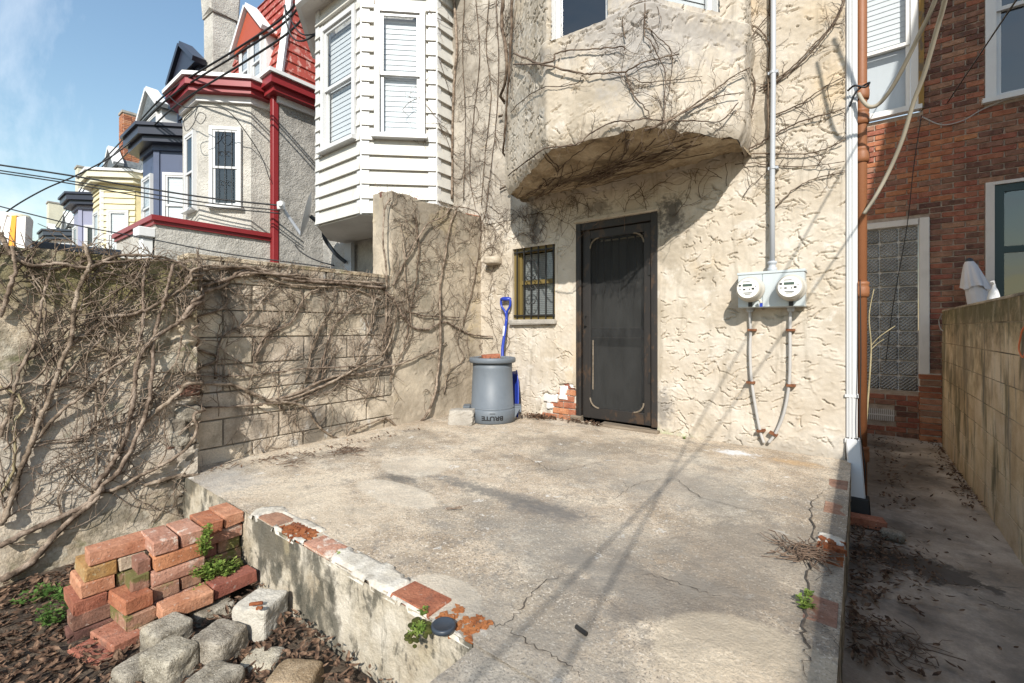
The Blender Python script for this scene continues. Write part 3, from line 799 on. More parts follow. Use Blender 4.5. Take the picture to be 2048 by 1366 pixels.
# ================================================================ the house with the cream stucco
hs = thing('stucco_house', 'cream stucco house rear with projecting bay, black screen door and barred window', 'house', (-1.9, FAC + .5, GROUND))
XL, XH = -3.75, -.085
WIN = (-3.16, -2.585, .10, .91)          # window opening x0 x1 z0 z1
DOR = (-2.33, -1.476, -.95, 1.08)
def hole(h): return (h[0] - XL, h[1] - XL, h[2], h[3])
def patch(a, z):                         # where the stucco has fallen off beside the door
    x = a + XL
    e = np.minimum(np.minimum(x + 2.78, -2.335 - x), np.minimum(z + 1.0, np.where(x > -2.55, -.585, -.70) - z))
    m = e + .045 * (fbm(x * 13, z * 13, 91) - .5) * 2
    return np.where(m > 0, -.034, 0) + .02 * np.clip(1 - (z + .99) / .10, 0, 1) * fbm(x * 6, z * 6, 92)
relief_wall('rear_wall', [(XL, FAC), (XH, FAC)], [SLAB - .04, 2.85], .0066, 71, M['stucco'], hs, 75, .0085, 1.25, holes=[hole(WIN), hole(DOR)], extra=patch, cracks=160)
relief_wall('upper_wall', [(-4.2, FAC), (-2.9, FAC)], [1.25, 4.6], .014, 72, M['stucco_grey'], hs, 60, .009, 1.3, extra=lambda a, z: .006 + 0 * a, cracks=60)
MB().box((XL, -2.34), (FAC + .05, FAC + .3), (GROUND, .08)).build('wall_core', M['concrete'], hs)
MB().box((XH - .3, XH - .003), (FAC + .02, YBRICK), (GROUND, 6.5)).build('side_wall', M['stucco'], hs)
b = MB(); b.box((XL, WIN[0] - .001), (FAC + .05, FAC + .3), (.081, 6.5)); b.box((WIN[1] + .001, DOR[0] - .001), (FAC + .05, FAC + .3), (.081, 6.5)); b.box((DOR[1] + .001, XH - .301), (FAC + .05, FAC + .3), (GROUND, 6.5))
b.box((WIN[0], WIN[1]), (FAC + .05, FAC + .3), (WIN[3] + .001, 6.5)); b.box((DOR[0], DOR[1]), (FAC + .05, FAC + .3), (DOR[3] + .001, 6.5)); b.build('wall_core', M['concrete'], hs)
MB().box((XL, XH - .31), (FAC + .31, FAC + .9), (GROUND, 6.5)).build('room', M['interior'], hs)
MB().box((XL - .05, XH + .15), (FAC - .25, YBRICK), (6.5, 6.65)).build('roof', M['dark_metal'], hs)
# reveals
b = MB(); b.box((WIN[0] - .03, WIN[0]), (FAC - .004, FAC + .2), (WIN[2] - .02, WIN[3] + .03)); b.box((WIN[1], WIN[1] + .03), (FAC - .004, FAC + .2), (WIN[2] - .02, WIN[3] + .03)); b.box((WIN[0], WIN[1]), (FAC - .004, FAC + .2), (WIN[3], WIN[3] + .03))
b.box((DOR[0] - .03, DOR[0]), (FAC - .006, FAC + .25), (-.6, DOR[3] + .03)); b.box((DOR[1], DOR[1] + .03), (FAC - .004, FAC + .25), (DOR[2], DOR[3] + .03)); b.box((DOR[0], DOR[1]), (FAC - .004, FAC + .25), (DOR[3], DOR[3] + .03)); b.build('reveal', M['stucco'], hs)
b = MB(); b.box((DOR[0] - .02, DOR[1] + .015), (FAC - .028, FAC + .02), (DOR[3] + .004, DOR[3] + .045), .01, .006); b.build('lintel', M['stucco'], hs)
v, f = rock((.20, .20, .10), 5, .35); b = MB(); b.add(v + np.array([-3.42, FAC - .03, .80]), f); b.build('stucco_ledge', M['stucco'], hs, smooth=True)

# exposed brick by the door
bx0, zc = -2.66, -.985
for r_ in range(6):
    x = bx0 + (.0 if r_ % 2 else -.10) + r_ * .035; 
    while x < -2.36:
        L = min(.19, -2.345 - x)
        if L > .03: piece('brick', RND.choice(UB), RND.choice([M['brick_orange'], M['brick_red'], M['brick_orange'], M['brick_salmon']]), (x + L / 2, FAC + .062, zc + .035), hs, (0, 0, 0), (L / .20, 1, .98))
        x += .20
    zc += .069
b = MB(); b.box((-2.8, -2.335), (FAC + .03, FAC + .06), (-1.0, -.58)); b.build('exposed_mortar', M['mortar_white'], hs)
for (x0, x1, z0, z1, sd) in ((-2.74, -2.56, -.80, -.70, 1), (-2.56, -2.43, -.75, -.60, 2), (-2.43, -2.35, -.62, -.585, 3), (-2.70, -2.60, -.88, -.79, 4)):
    X = breaks([x0, x1], .008); Z = breaks([z0, z1], .008); xx, zz = np.meshgrid(X, Z)
    e = np.minimum(np.minimum(xx - x0, x1 - xx), np.minimum(zz - z0, z1 - zz)) + .11 * (fbm(xx * 13, zz * 13, sd) - .48)
    yy = FAC + np.where(e > .003, .006, .045) ; V = np.stack([xx, yy, zz], -1).reshape(-1, 3); n = len(X)
    j, i = np.meshgrid(np.arange(len(Z) - 1), np.arange(n - 1), indexing='ij'); k = (j * n + i).ravel()
    meshobj('white_plaster', V, np.stack([k, k + 1, k + n + 1, k + n], -1), M['old_white'], hs)

# ---- the bay
BA, BB1, BB, BC = (-2.96, 3.70), (-1.93, 2.93), (-1.155, 2.99), (-.665, 3.65)
BCH = [(-2.96, FAC + .02), BA, BB1, BB, BC, (-.70, FAC + .02)]
BP, BL_ = chain_frame(BCH)
BZ = 1.40
fw0, fw1 = BL_[2] + .045, BL_[2] + .50          # front window on the bay
rw0, rw1 = BL_[3] + .13, BL_[3] + .60
def sagg(a, z):
    d = np.clip(1 - (z - BZ) / .16, 0, 1)
    sill = np.clip(1 - (2.22 - z) / .16, 0, 1) * (z < 2.22)
    return -.045 * d ** 2.4 + .03 * sill
botf = lambda a: .018 * (fbm(np.asarray(a) * 3.3, np.asarray(a) * 0 + 3, 14) - .5) + .025 * (vnoise(np.asarray(a) * 19, np.asarray(a) * 0, 15) - .5)
bay = relief_wall('bay', BCH, [BZ, 3.3], .0075, 81, M['stucco'], hs, 75, .0085, 1.25, holes=[(fw0, fw1, 2.20, 3.9), (rw0, rw1, 2.27, 3.9)], extra=sagg, round_r=.022, cracks=160, bot=botf)
# its underside, sagging and rough
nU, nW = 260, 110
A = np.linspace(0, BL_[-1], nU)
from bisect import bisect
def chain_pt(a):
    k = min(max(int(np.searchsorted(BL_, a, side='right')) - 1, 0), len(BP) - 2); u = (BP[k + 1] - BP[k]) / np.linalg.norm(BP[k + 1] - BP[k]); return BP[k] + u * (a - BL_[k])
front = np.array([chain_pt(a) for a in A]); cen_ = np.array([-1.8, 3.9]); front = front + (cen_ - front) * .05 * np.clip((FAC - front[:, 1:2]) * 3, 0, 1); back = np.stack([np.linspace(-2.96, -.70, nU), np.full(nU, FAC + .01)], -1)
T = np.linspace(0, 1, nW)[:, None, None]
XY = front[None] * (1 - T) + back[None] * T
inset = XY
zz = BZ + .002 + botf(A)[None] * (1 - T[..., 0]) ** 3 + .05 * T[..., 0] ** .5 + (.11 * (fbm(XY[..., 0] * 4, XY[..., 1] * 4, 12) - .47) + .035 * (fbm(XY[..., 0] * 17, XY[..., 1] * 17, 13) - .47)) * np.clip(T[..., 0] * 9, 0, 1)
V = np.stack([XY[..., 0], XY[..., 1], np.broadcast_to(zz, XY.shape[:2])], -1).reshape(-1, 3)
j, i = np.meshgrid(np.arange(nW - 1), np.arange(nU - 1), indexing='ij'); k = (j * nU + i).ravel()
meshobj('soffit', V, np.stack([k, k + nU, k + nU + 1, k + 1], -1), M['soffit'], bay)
MB().prism([(-2.9, FAC), (-2.9, 3.74), (-1.92, 3.06), (-1.18, 3.11), (-.72, 3.68), (-.75, FAC)], 3.95, 4.1).build('bay_roof', M['dark_metal'], bay)

# ---- window parts in a frame (o, u, n): u along the wall, n out of it
UP = np.array([0, 0, 1.0])
def window_unit(parent, o, u, n, w, h, frame, name='window', case=.07, proud=.03, sash=.04, split=.5, blind=None, sill=True, glass=None, flat=False, blind_full=1.0):
    """casing, two sashes, panes and a blind; o is the lower left corner of the opening on the wall face; flat keeps all of it in front of that face"""
    o, u, n = (np.array(t, float) for t in (o, u, n))
    IN, BLD, LO, HI, TH = (.003, .010, .020, .036, .016) if flat else (-.115, -.075, -.04, -.012, .025)
    if flat: proud = max(proud, .065)
    b = MB(); B = lambda a, bb, c, t=b: t.obox(o, u, n, UP, a, bb, c)
    nb = 0 if flat else -.02
    B((-case, 0), (nb, proud), (-.01, h + case)); B((w, w + case), (nb, proud), (-.01, h + case)); B((0, w), (nb, proud), (h, h + case))
    win = b.build(name, frame, parent)
    if sill:
        s_ = MB(); s_.obox(o, u, n, UP, (-case - .03, w + case + .03), (nb, proud + .05), (-.06, -.01)); s_.build('sill', frame, win)
    zs = h * split
    for (z0, z1, y0) in ((zs - sash / 2, h, HI), (0.0, zs + sash / 2, LO)):
        s_ = MB(); a0, a1 = 0.002, w - .002
        s_.obox(o, u, n, UP, (a0, a0 + sash), (y0, y0 + TH), (z0, z1)); s_.obox(o, u, n, UP, (a1 - sash, a1), (y0, y0 + TH), (z0, z1))
        s_.obox(o, u, n, UP, (a0 + sash, a1 - sash), (y0, y0 + TH), (z0, z0 + sash)); s_.obox(o, u, n, UP, (a0 + sash, a1 - sash), (y0, y0 + TH), (z1 - sash, z1)); s_.build('sash', frame, win)
        p = MB(); p.add([o + u * x + n * (y0 + .006) + UP * z for x, z in ((a0 + sash, z0 + sash), (a1 - sash, z0 + sash), (a1 - sash, z1 - sash), (a0 + sash, z1 - sash))], [(0, 1, 2, 3)])
        p.build('pane', glass or M['glass'], win)
    if blind is not None:
        bl = MB(); z = h - .02
        while z > h * (1 - blind_full) + .03:
            vs = [o + u * x + n * y + UP * zz for x in (.01, w - .01) for (y, zz) in ((BLD + (.003 if flat else .007), z - .0635), (BLD, z), (BLD - .004, z + .004))]
            bl.add(vs, [(0, 3, 4, 1), (1, 4, 5, 2)]); z -= .064
        tag(bl.build('blind', blind, win), kind='stuff')
    i_ = MB(); i_.obox(o, u, n, UP, (0, w), (IN - .002, IN), (0, h)); i_.build('interior', M['curtain'] if blind is not None else M['interior'], win)
    return win
def seg_frame(a, b):
    a = np.array([*a, 0.0]); b = np.array([*b, 0.0]); u = (b - a) / np.linalg.norm(b - a); return a, u, np.array([u[1], -u[0], 0])

o_, u_, n_ = seg_frame(BB1, BB)
window_unit(bay, o_ + u_ * .045 + UP * 2.20 - n_ * .06, u_, n_, .455, 1.8, M['white_vinyl'], case=.025, proud=.03, glass=M['glass_dark'], sill=False, split=.62)
o_, u_, n_ = seg_frame(BB, BC)
window_unit(bay, o_ + u_ * .13 + UP * 2.27 - n_ * .06, u_, n_, .47, 1.7, M['white_vinyl'], case=.025, proud=.03, blind=M['blind'], sill=False)

# ---- barred window with ochre frame
w0, w1, z0, z1 = WIN
b = MB(); B = lambda a, bb, c: b.box(a, bb, c)
B((w0, w0 + .055), (FAC + .03, FAC + .12), (z0, z1)); B((w1 - .03, w1), (FAC + .03, FAC + .12), (z0, z1)); B((w0 + .055, w1 - .03), (FAC + .03, FAC + .12), (z1 - .05, z1)); B((w0 + .055, w1 - .03), (FAC + .03, FAC + .12), (z0, z0 + .055))
bwn = b.build('barred_window', M['ochre'], hs)
b = MB(); x0, x1 = w0 + .056, w1 - .031
b.box((x0, x1), (FAC + .06, FAC + .1), (.50, .545)); b.box((x0, x0 + .03), (FAC + .06, FAC + .1), (z0 + .056, .499)); b.box((x0, x0 + .03), (FAC + .06, FAC + .1), (.546, z1 - .051)); b.build('sash', M['ochre'], bwn)
b = MB(); b.add([(x0, FAC + .09, z0 + .056), (x1, FAC + .09, z0 + .056), (x1, FAC + .09, z1 - .051), (x0, FAC + .09, z1 - .051)], [(0, 1, 2, 3)]); b.build('pane', M['glass'], bwn)
b = MB(); z = z1 - .06
while z > .17:
    b.box((x0 + .01, x1 - .005), (FAC + .125, FAC + .13), (z - .018, z)); z -= .021
tag(b.build('blind', M['dull_blind'], bwn), kind='stuff')
b = MB(); b.box((x0, x1), (FAC + .15, FAC + .16), (z0 + .056, z1 - .051)); b.build('interior', M['interior'], bwn)
b = MB(); b.box((w0 - .02, w1 + .02), (FAC - .055, FAC + .12), (z0 - .055, z0 - .002), .008, .005); b.build('sill', M['concrete'], bwn)
gr = MB(); yb = FAC + .012
gr.box((w0 + .01, w1 - .01), (yb - .006, yb + .006), (z0 + .04, z0 + .055)); gr.build('grille_rail', M['black_iron'], bwn); gr = MB(); gr.box((w0 + .01, w1 - .01), (yb - .006, yb + .006), (z1 - .05, z1 - .035)); gr_o = gr.build('grille_rail', M['black_iron'], bwn)
for k in range(6):
    x = w0 + .055 + k * (w1 - w0 - .085) / 5
    gb = MB(); gb.box((x - .006, x + .006), (yb - .007, yb + .005), (z0 + .0, z1 - .0)); gb.build('grille_bar', M['black_iron'], bwn)
xc = w0 + .055 + 2.0 * (w1 - w0 - .085) / 5
def spiral(cx, cz, r, sgn, up):
    return [(cx + sgn * (r * math.cos(t) * (1 - t / 9)), yb - .012, cz + up * r * math.sin(t) * (1 - t / 9)) for t in np.linspace(0, 5.2, 18)]
for cz, up in ((.74, 1), (.56, 1), (.46, -1), (.30, -1)):
    for sg in (-1, 1):
        s_ = MB(); s_.tube(spiral(xc - sg * .036, cz, .034, sg, up), .004, 5); s_.build('scroll', M['black_iron'], bwn)
for ctr in (.65, .38):
    for sg in (-1, 1):
        s_ = MB(); s_.tube([(xc + sg * .088 * math.sin(t) ** .8, yb - .012, ctr + .11 * math.cos(t)) for t in np.linspace(0.05, math.pi - .05, 14)], .004, 5); s_.build('scroll', M['black_iron'], bwn)

# ---- door with its black screen door
d0, d1, e0, e1 = DOR
b = MB(); b.box((d0, d0 + .055), (FAC - .012, FAC + .16), (e0 + .03, e1), .006, .004); b.box((d1 - .06, d1), (FAC - .012, FAC + .16), (e0 + .03, e1), .006, .004); b.box((d0 + .056, d1 - .061), (FAC + .0, FAC + .16), (e1 - .075, e1), .006, .003)
door = b.build('door_frame', M['black_wood'], hs)
b = MB(); b.box((d0 + .06, d1 - .065), (FAC + .17, FAC + .2), (e0 + .03, e1 - .08)); b.build('inner_door', paint('inner_door_paint', (.055, .054, .05), .6, .3), door)
b = MB(); b.box((d0 + .2, d1 - .16), (FAC + .16, FAC + .169), (.98 - .0, 1.0)); b.box((d0 + .2, d1 - .16), (FAC + .16, FAC + .169), (.90, .915)); b.build('transom_blind', M['cream_paint'], door)
s0, s1, t0, t1 = d0 + .062, d1 - .066, e0 + .035, e1 - .08
YS = FAC + .03
sc = MB(); sc.box((s0, s0 + .085), (YS, YS + .035), (t0, t1), .005, .002); scd = sc.build('screen_door', M['black_wood'], door)
def sub(nm, a, bb, c, mat, bev=.004): q = MB(); q.box(a, bb, c, bev, .0015); return q.build(nm, mat, scd)
sub('stile', (s1 - .075, s1), (YS, YS + .035), (t0, t1), M['black_wood'])
sub('bottom_rail', (s0 + .086, s1 - .076), (YS + .002, YS + .033), (t0, t0 + .11), M['black_wood']); sub('top_rail', (s0 + .086, s1 - .076), (YS + .002, YS + .033), (t1 - .085, t1), M['black_wood'])
sub('middle_rail', (s0 + .086, s1 - .076), (YS + .014, YS + .022), (-.085, -.0), M['screen'])
m0, m1, mz0, mz1 = s0 + .086, s1 - .076, t0 + .11, t1 - .085
b = MB(); b.add([(m0, YS + .012, mz0), (m1, YS + .012, mz0), (m1, YS + .012, mz1), (m0, YS + .012, mz1)], [(0, 1, 2, 3)]); b.build('screen_mesh', M['screen'], scd)
for (cx, cz, sx, sz) in ((m0, mz0, 1, 1), (m1, mz0, -1, 1), (m0, mz1, 1, -1), (m1, mz1, -1, -1)):     # bent corner brackets
    q = MB(); R_ = .10
    q.tube([(cx + sx * (R_ - R_ * math.sin(t)), YS - .002, cz + sz * (R_ - R_ * math.cos(t))) for t in np.linspace(.02, 1.55, 9)], .008, 5)
    q.build('corner_bracket', M['grey_wood'], scd)
for k in range(7):
    x = m0 + .03 + k * (m1 - m0 - .06) / 6
    q = MB(); q.box((x - .007, x + .007), (FAC + .10, FAC + .112), (.36, mz1)); q.build('security_bar', M['black_iron'], door)
for zz_ in (.55, -.46):
    q = MB(); q.box((s1 - .03, s1 + .035), (YS - .012, YS - .001), (zz_ - .05, zz_ + .05)); q.tube([(s1 + .002, YS - .016, zz_ - .05), (s1 + .002, YS - .016, zz_ + .05)], .009, 8); q.build('hinge', M['black_iron'], scd)
q = MB(); q.tube([(s0 + .04, YS - .004, .02), (s0 + .04, YS - .035, .03), (s0 + .04, YS - .035, .12), (s0 + .04, YS - .004, .13)], .007, 6); q.build('handle', M['black_iron'], scd)
q = MB(); q.box((m0 + .02, m0 + .032), (YS + .004, YS + .011), (-.62, -.12), .002, .002); q.build('splintered_strip', M['grey_wood'], scd)
q = MB(); q.box((d0 + .30, d1 + .03), (FAC - .07, FAC + .05), (-.968, -.935), .005, .005); q.build('threshold', M['grey_wood'], door)
q = MB(); q.box((d0 - .06, d0 + .06), (FAC - .02, FAC + .05), (-.97, -.90), .005, .003); q.build('sill_block', M['grey_wood'], door)
for k in range(5):
    piece('brick', RND.choice(UB), RND.choice([M['brick_red'], M['brick_orange'], M['brick_salmon']]), (d0 + .16 + k * .2, FAC + .0, -.992), hs, (0, 0, 0), (.95, 1, .9))
# ================================================================ right boundary wall
rw = thing('block_wall', 'stained tan block wall with mossy top along the right of the passage', 'wall', (XR + .1, 3.2, GROUND))
MB().box((XR + .006, XR + .19), (-1.2, 6.85), (GROUND, .185)).build('mortar', M['mortar_right'], rw)
z = GROUND + .0; row = 0; RB = unit_piece('wall_block', 6, .004, .002, (.4, .2, .4))
while z < .17:
    y = -1.2 + (0 if row % 2 else -.2); hgt = min(.195, .19 - z)
    while y < 6.85:
        y0, y1 = max(y, -1.2), min(y + .4, 6.86)
        if y1 - y0 > .05:
            piece('wall_block', RND.choice(RB), M['block_right'], (XR + .1 + RND.uniform(-.002, .002), (y0 + y1) / 2, z + hgt / 2), rw, (0, 0, 0), (.2 / .4, (y1 - y0 - .006) / .2, (hgt - .006) / .4))
        y += .4
    z += .196; row += 1
MB().box((XR - .004, XR + .205), (-1.2, 6.868), (.186, .205), .004, .003).build('capping', M['mortar_right'], rw)

# ================================================================ brick house at the end of the passage
bh = thing('brick_house', 'weathered red brick house wall with glass block window at the passage end', 'house', (1.6, YBRICK + .3, GROUND))
holes = [(-.30, .588, 2.58, 4.6), (-.30, .645, -.76, 1.31), (1.105, 2.1, 2.50, 4.6), (1.105, 2.2, -.9, 1.62), (.03, .33, -1.14, -.99)]
M['brick_mortar'] = surf('brick_mortar', [(.36, .28, .22), (.50, .41, .33)], 9, .95, .5, 90, .005, .3)
b = MB(); YM = (YBRICK + .013, YBRICK + .3)
for (x0, x1, z0, z1) in ((-.3, .588, GROUND, -.76), (-.3, .588, 1.31, 2.58), (-.3, .588, 4.6, 6.6), (.588, 1.105, GROUND, 6.6), (1.105, 4.5, 4.6, 6.6), (1.105, 4.5, 1.62, 2.5), (1.105, 4.5, GROUND, -.9), (2.1, 4.5, 2.5, 4.6), (2.2, 4.5, -.9, 1.62)): b.box((x0, x1), YM, (z0, z1))
b.build('mortar', M['brick_mortar'], bh)
UBR = unit_piece('house_brick', 8, .004, .003, (.19, .09, .055))
allb = []
z = GROUND + .005; row = 0
while z < 4.4:
    x = -.05 - (.1 if row % 2 else 0.0)
    while x < 3.4:
        a, c = max(x, -.05), x + .19
        segs = [(a, c)]
        for (h0, h1, k0, k1) in holes:
            if k0 - .03 < z + .03 < k1 + .03:
                ns = []
                for (p, q) in segs:
                    if q <= h0 or p >= h1: ns.append((p, q))
                    else:
                        if p < h0: ns.append((p, h0 - .005))
                        if q > h1: ns.append((h1 + .005, q))
                segs = ns
        for (p, q) in segs:
            if q - p > .03: allb.append((p, q, z))
        x += .201
    z += .0655; row += 1
def brick_kind(x, z):
    n = float(fbm(x * 1.3 + 3, z * 1.1 + 7, 31)); r = RND.random()
    org = math.exp(-((z - 2.05) / .45) ** 2) * (1 if x < .8 else .35) + (.5 if z < -.7 else 0)
    v = r * .7 + n * .3 + org * .40
    if v > .92: return M['brick_orange']
    if v > .66: return M['brick_red']
    if v > .42: return M['brick_brown']
    return M['brick_dark']
vis = []; rest = []
for t in allb:
    px, py, _ = proj(((t[0] + t[1]) / 2, YBRICK, t[2] + .03))
    hid = px > 1888 and py > 622 - (px - 1890) * .266
    (vis if (1722 < px < 2060 and -15 < py < 905 and not hid) else rest).append((t, px))
vis.sort(key=lambda q: -(q[0][1] - q[0][0]))
rest = [q[0] for q in vis[300:]] + [q if len(q) == 3 else q[0] for q in rest]
for (t, _) in vis[:300]:
    p, q, z = t
    piece('brick', RND.choice(UBR), brick_kind((p + q) / 2, z), ((p + q) / 2, YBRICK + .045 + RND.uniform(-.003, .003), z + .0275), bh, (0, RND.uniform(-.008, .008), 0), ((q - p) / .19, 1, 1))
for mk in ('brick_orange', 'brick_red', 'brick_brown', 'brick_dark'):
    b = MB()
    for t in rest:
        if len(t) == 2: t = t[0]
        p, q, z = t
        if hash((round(p, 3), round(z, 3))) % 4 == ('brick_orange', 'brick_red', 'brick_brown', 'brick_dark').index(mk): b.box((p, q), (YBRICK, YBRICK + .05), (z, z + .055))
    if b.v: tag(b.build('farther_bricks', M[mk], bh), kind='stuff')
# upper left window with blind
XD = np.array([1.0, 0, 0]); YF = np.array([0, -1.0, 0])
win = window_unit(bh, (-.22, YBRICK + .02, 2.66), XD, YF, .70, 1.70, M['white_paint'], case=.07, proud=.03, split=.46, blind=M['blind'], blind_full=.54)
MB().box((.552, .60), (YBRICK - .03, YBRICK + .06), (2.60, 4.5), .004, .004).build('bare_wood_casing', paint('bare_ochre_wood', (.30, .18, .05), .8, .4, .4, flake=(.16, .12, .08)), win)
window_unit(bh, (1.19, YBRICK + .02, 2.56), XD, YF, .8, 1.75, M['white_paint'], case=.085, proud=.03, split=.55, sill=True, glass=M['glass_dark'])
# lower right opening: white jamb, dark teal frame, dark pane
b = MB(); b.box((1.105, 1.175), (YBRICK - .02, YBRICK + .06), (-.9, 1.62)); b.box((1.175, 2.2), (YBRICK - .02, YBRICK + .06), (1.585, 1.62)); dw = b.build('tall_window', M['old_white'], bh)
b = MB(); b.box((1.176, 1.25), (YBRICK + .0, YBRICK + .05), (-.9, 1.58)); b.box((1.25, 2.2), (YBRICK, YBRICK + .05), (1.5, 1.58)); b.box((1.25, 2.2), (YBRICK + .0, YBRICK + .05), (.83, .90)); b.build('sash', M['teal'], dw)
b = MB(); b.add([(1.25, YBRICK + .02, -.9), (2.2, YBRICK + .02, -.9), (2.2, YBRICK + .02, 1.5), (1.25, YBRICK + .02, 1.5)], [(0, 1, 2, 3)]); b.build('pane', M['glass_dark'], dw)
b = MB(); b.box((1.18, 2.2), (YBRICK + .13, YBRICK + .14), (-.9, 1.6)); b.build('interior', M['interior'], dw)
# glass block window
b = MB(); b.box((.553, .645), (YBRICK - .03, YBRICK + .05), (-.76, 1.31), .004, .003); b.box((-.2, .552), (YBRICK - .03, YBRICK + .05), (1.235, 1.31), .004, .003); gw = b.build('glass_block_window', M['old_white'], bh)
MB().box((-.2, .55), (YBRICK + .025, YBRICK + .06), (-.76, 1.235)).build('grout', M['old_white'], gw)
GB = unit_piece('glass_block', 3, .012, .001, (.166, .07, .166))
for i in range(4):
    for j in range(11):
        piece('glass_block', GB[(i + j) % 3], M['glass_block'], (.55 - .09 - i * .179, YBRICK + .033, 1.232 - .092 - j * .1805), gw)
# vent at the foot
b = MB(); b.box((.03, .33), (YBRICK + .02, YBRICK + .03), (-1.14, -.99)); vt = b.build('vent', M['interior'], bh)
for k in range(16): q = MB(); q.box((.033 + k * .019, .043 + k * .019), (YBRICK - .006, YBRICK + .012), (-1.135, -.995)); q.build('vent_slat', M['old_white'], vt)
q = MB(); q.box((.028, .332), (YBRICK - .008, YBRICK + .012), (-1.075, -1.06)); q.build('vent_rail', M['old_white'], vt)
# corner pilaster right of the glass block window
for r_ in range(11):
    piece('pilaster_brick', RND.choice(UBR), RND.choice([M['brick_orange'], M['brick_red'], M['brick_salmon'], M['brick_brown']]), (.655 + RND.uniform(-.006, .006), YBRICK - .04, GROUND + .045 + r_ * .072), bh, (0, 0, 0), (.20 / .19, 1, 1.05))
MB().box((.565, .74), (YBRICK - .07, YBRICK + .02), (GROUND, GROUND + .80)).build('pilaster_mortar', M['mortar_white'], bh)

# unseen rear wing, inferred; depth and mansard shaped to cast the brick wall's shadow
nb = thing('neighbour_wing', 'unseen brick wing of the right hand house, mansard shaped for its shadow', 'house', (3.6, 3.2, GROUND))
MB().box((2.43, 7.4), (3.2, 4.25), (GROUND, 4.75)).build('wall', M['brick_brown'], nb)
b = MB(); b.add([(2.43, 3.2, 4.751), (2.43, 4.25, 4.751), (7.4, 4.25, 4.751), (7.4, 3.2, 4.751), (3.02, 3.2, 7.6), (3.02, 4.25, 7.6), (7.0, 4.25, 7.6), (7.0, 3.2, 7.6)], [(0, 1, 5, 4), (1, 2, 6, 5), (2, 3, 7, 6), (3, 0, 4, 7), (4, 5, 6, 7), (0, 3, 2, 1)]); b.build('mansard', M['slate'], nb)

# ================================================================ pipes on the house corner
ds = thing('downspout', 'white metal downspout on the corner of the stucco house', 'downspout', (-.04, 4.12, GROUND))
b = MB(); xa, xb, ya, yb_ = -.082, -.014, 4.09, 4.165
b.box((xa, xb), (ya, yb_), (-.80, 5.2), .008)
b.build('pipe', M['white_vinyl'], ds)
b = MB()
for (x0, x1) in ((xa + .02, xa + .03), (xb - .03, xb - .02)): b.box((x0, x1), (ya - .006, ya - .0005), (-.80, 5.2))
b.build('ribs', M['white_vinyl'], ds)
b = MB(); b.obox((-.040, 4.125, -.80), (1, 0, 0), (0, 1, 0), np.array([.07, -.30, -1.0]) / 1.046, (-.044, .044), (-.045, .045), (0, .42), .008); b.build('lower_pipe', M['white_vinyl'], ds)
b = MB(); b.box((xa - .006, xb + .006), (ya - .007, yb_ + .004), (-.83, -.80)); b.box((xa - .006, xb + .006), (ya - .007, yb_ + .004), (-.50, -.48)); b.build('strap', M['white_vinyl'], ds)
boot = MB(); boot.obox((-.008, 4.0, -1.18), (1, 0, 0), (0, 1, 0), np.array([.07, -.25, -1.0]) / 1.03, (-.06, .06), (-.055, .055), (0, .15), .006)
boot.build('boot', M['black_iron'], ds)
ip = thing('soil_pipe', 'rusty brown cast iron pipe with collars beside the white downspout', 'pipe', (.006, 4.205, GROUND))
b = MB(); b.tube([(.006, 4.205, -1.32), (.006, 4.205, 5.2)], .036, 20); b.build('pipe', M['pipe_brown'], ip, smooth=True)
for zc in (1.73, 1.55, 1.27, .28, -.93, 3.2):
    b = MB(); b.lathe([(.037, -.05), (.047, -.045), (.050, -.02), (.050, .02), (.045, .035), (.049, .042), (.049, .06), (.037, .066)], (.006, 4.205, zc), 24); b.build('collar', M['pipe_brown'], ip, smooth=True)
# small brick and stone lying under the boot
o = piece('brick', UB[1], M['brick_red'], (-.0 + .03, 3.80, GROUND + .05), None, (0, .05, .2)); tag(o, 'dark red brick lying in leaves under the downspout boot', 'brick')
v, f = rock((.12, .08, .06), 77, .4); o = meshobj('stone', v + np.array([.16, 3.66, GROUND + .045]), f, M['granite']); tag(o, 'small pale stone on the passage beside the downspout', 'stone')

# closed garden parasol, bag and orange string
pa = thing('parasol', 'closed white garden parasol leaning beyond the right block wall', 'parasol', (1.02, 6.86, GROUND))
def skirt(nm, c0, c1, r0, r1, folds, tall):
    b = MB(); n = 48; rows = 9; vs = []
    for j in range(rows):
        t = j / (rows - 1)
        for k in range(n):
            a = 2 * math.pi * k / n; r = (r0 + (r1 - r0) * t ** .7) * (1 + .16 * math.sin(a * folds + 1.3 * math.sin(3 * a)) * t)
            vs.append((c0[0] + (c1[0] - c0[0]) * t + r * math.cos(a), c0[1] + (c1[1] - c0[1]) * t + r * math.sin(a), c0[2] + (c1[2] - c0[2]) * t + (.02 * math.sin(a * 3) if t == 1 else 0)))
    b.add(vs, [(j * n + k, j * n + (k + 1) % n, (j + 1) * n + (k + 1) % n, (j + 1) * n + k) for j in range(rows - 1) for k in range(n)]); return b.build(nm, M['fabric'], pa, smooth=True)
c_t = np.array([.93, 6.84, .72]); ax = np.array([.10, .02, -.62])
skirt('upper_canopy', c_t, c_t + ax * .46, .035, .105, 9, .3); skirt('canopy', c_t + ax * .30, c_t + ax * 2.2, .075, .115, 10, .9)
b = MB(); b.tube([c_t + np.array([-.003, 0, .03]), c_t + ax * 3.25], .018, 10); b.build('pole', M['dark_metal'], pa)
b = MB(); b.lathe([(.012, -.02), (.035, 0), (.03, .025), (.01, .04)], c_t, 16); b.build('finial', M['dark_metal'], pa)
bg = thing('plastic_bag', 'small knotted white plastic bag on top of the right block wall', 'bag', (.85, 5.75, .206))
b = MB(); p0 = onX(1988, 590, .83); cz = p0[1]
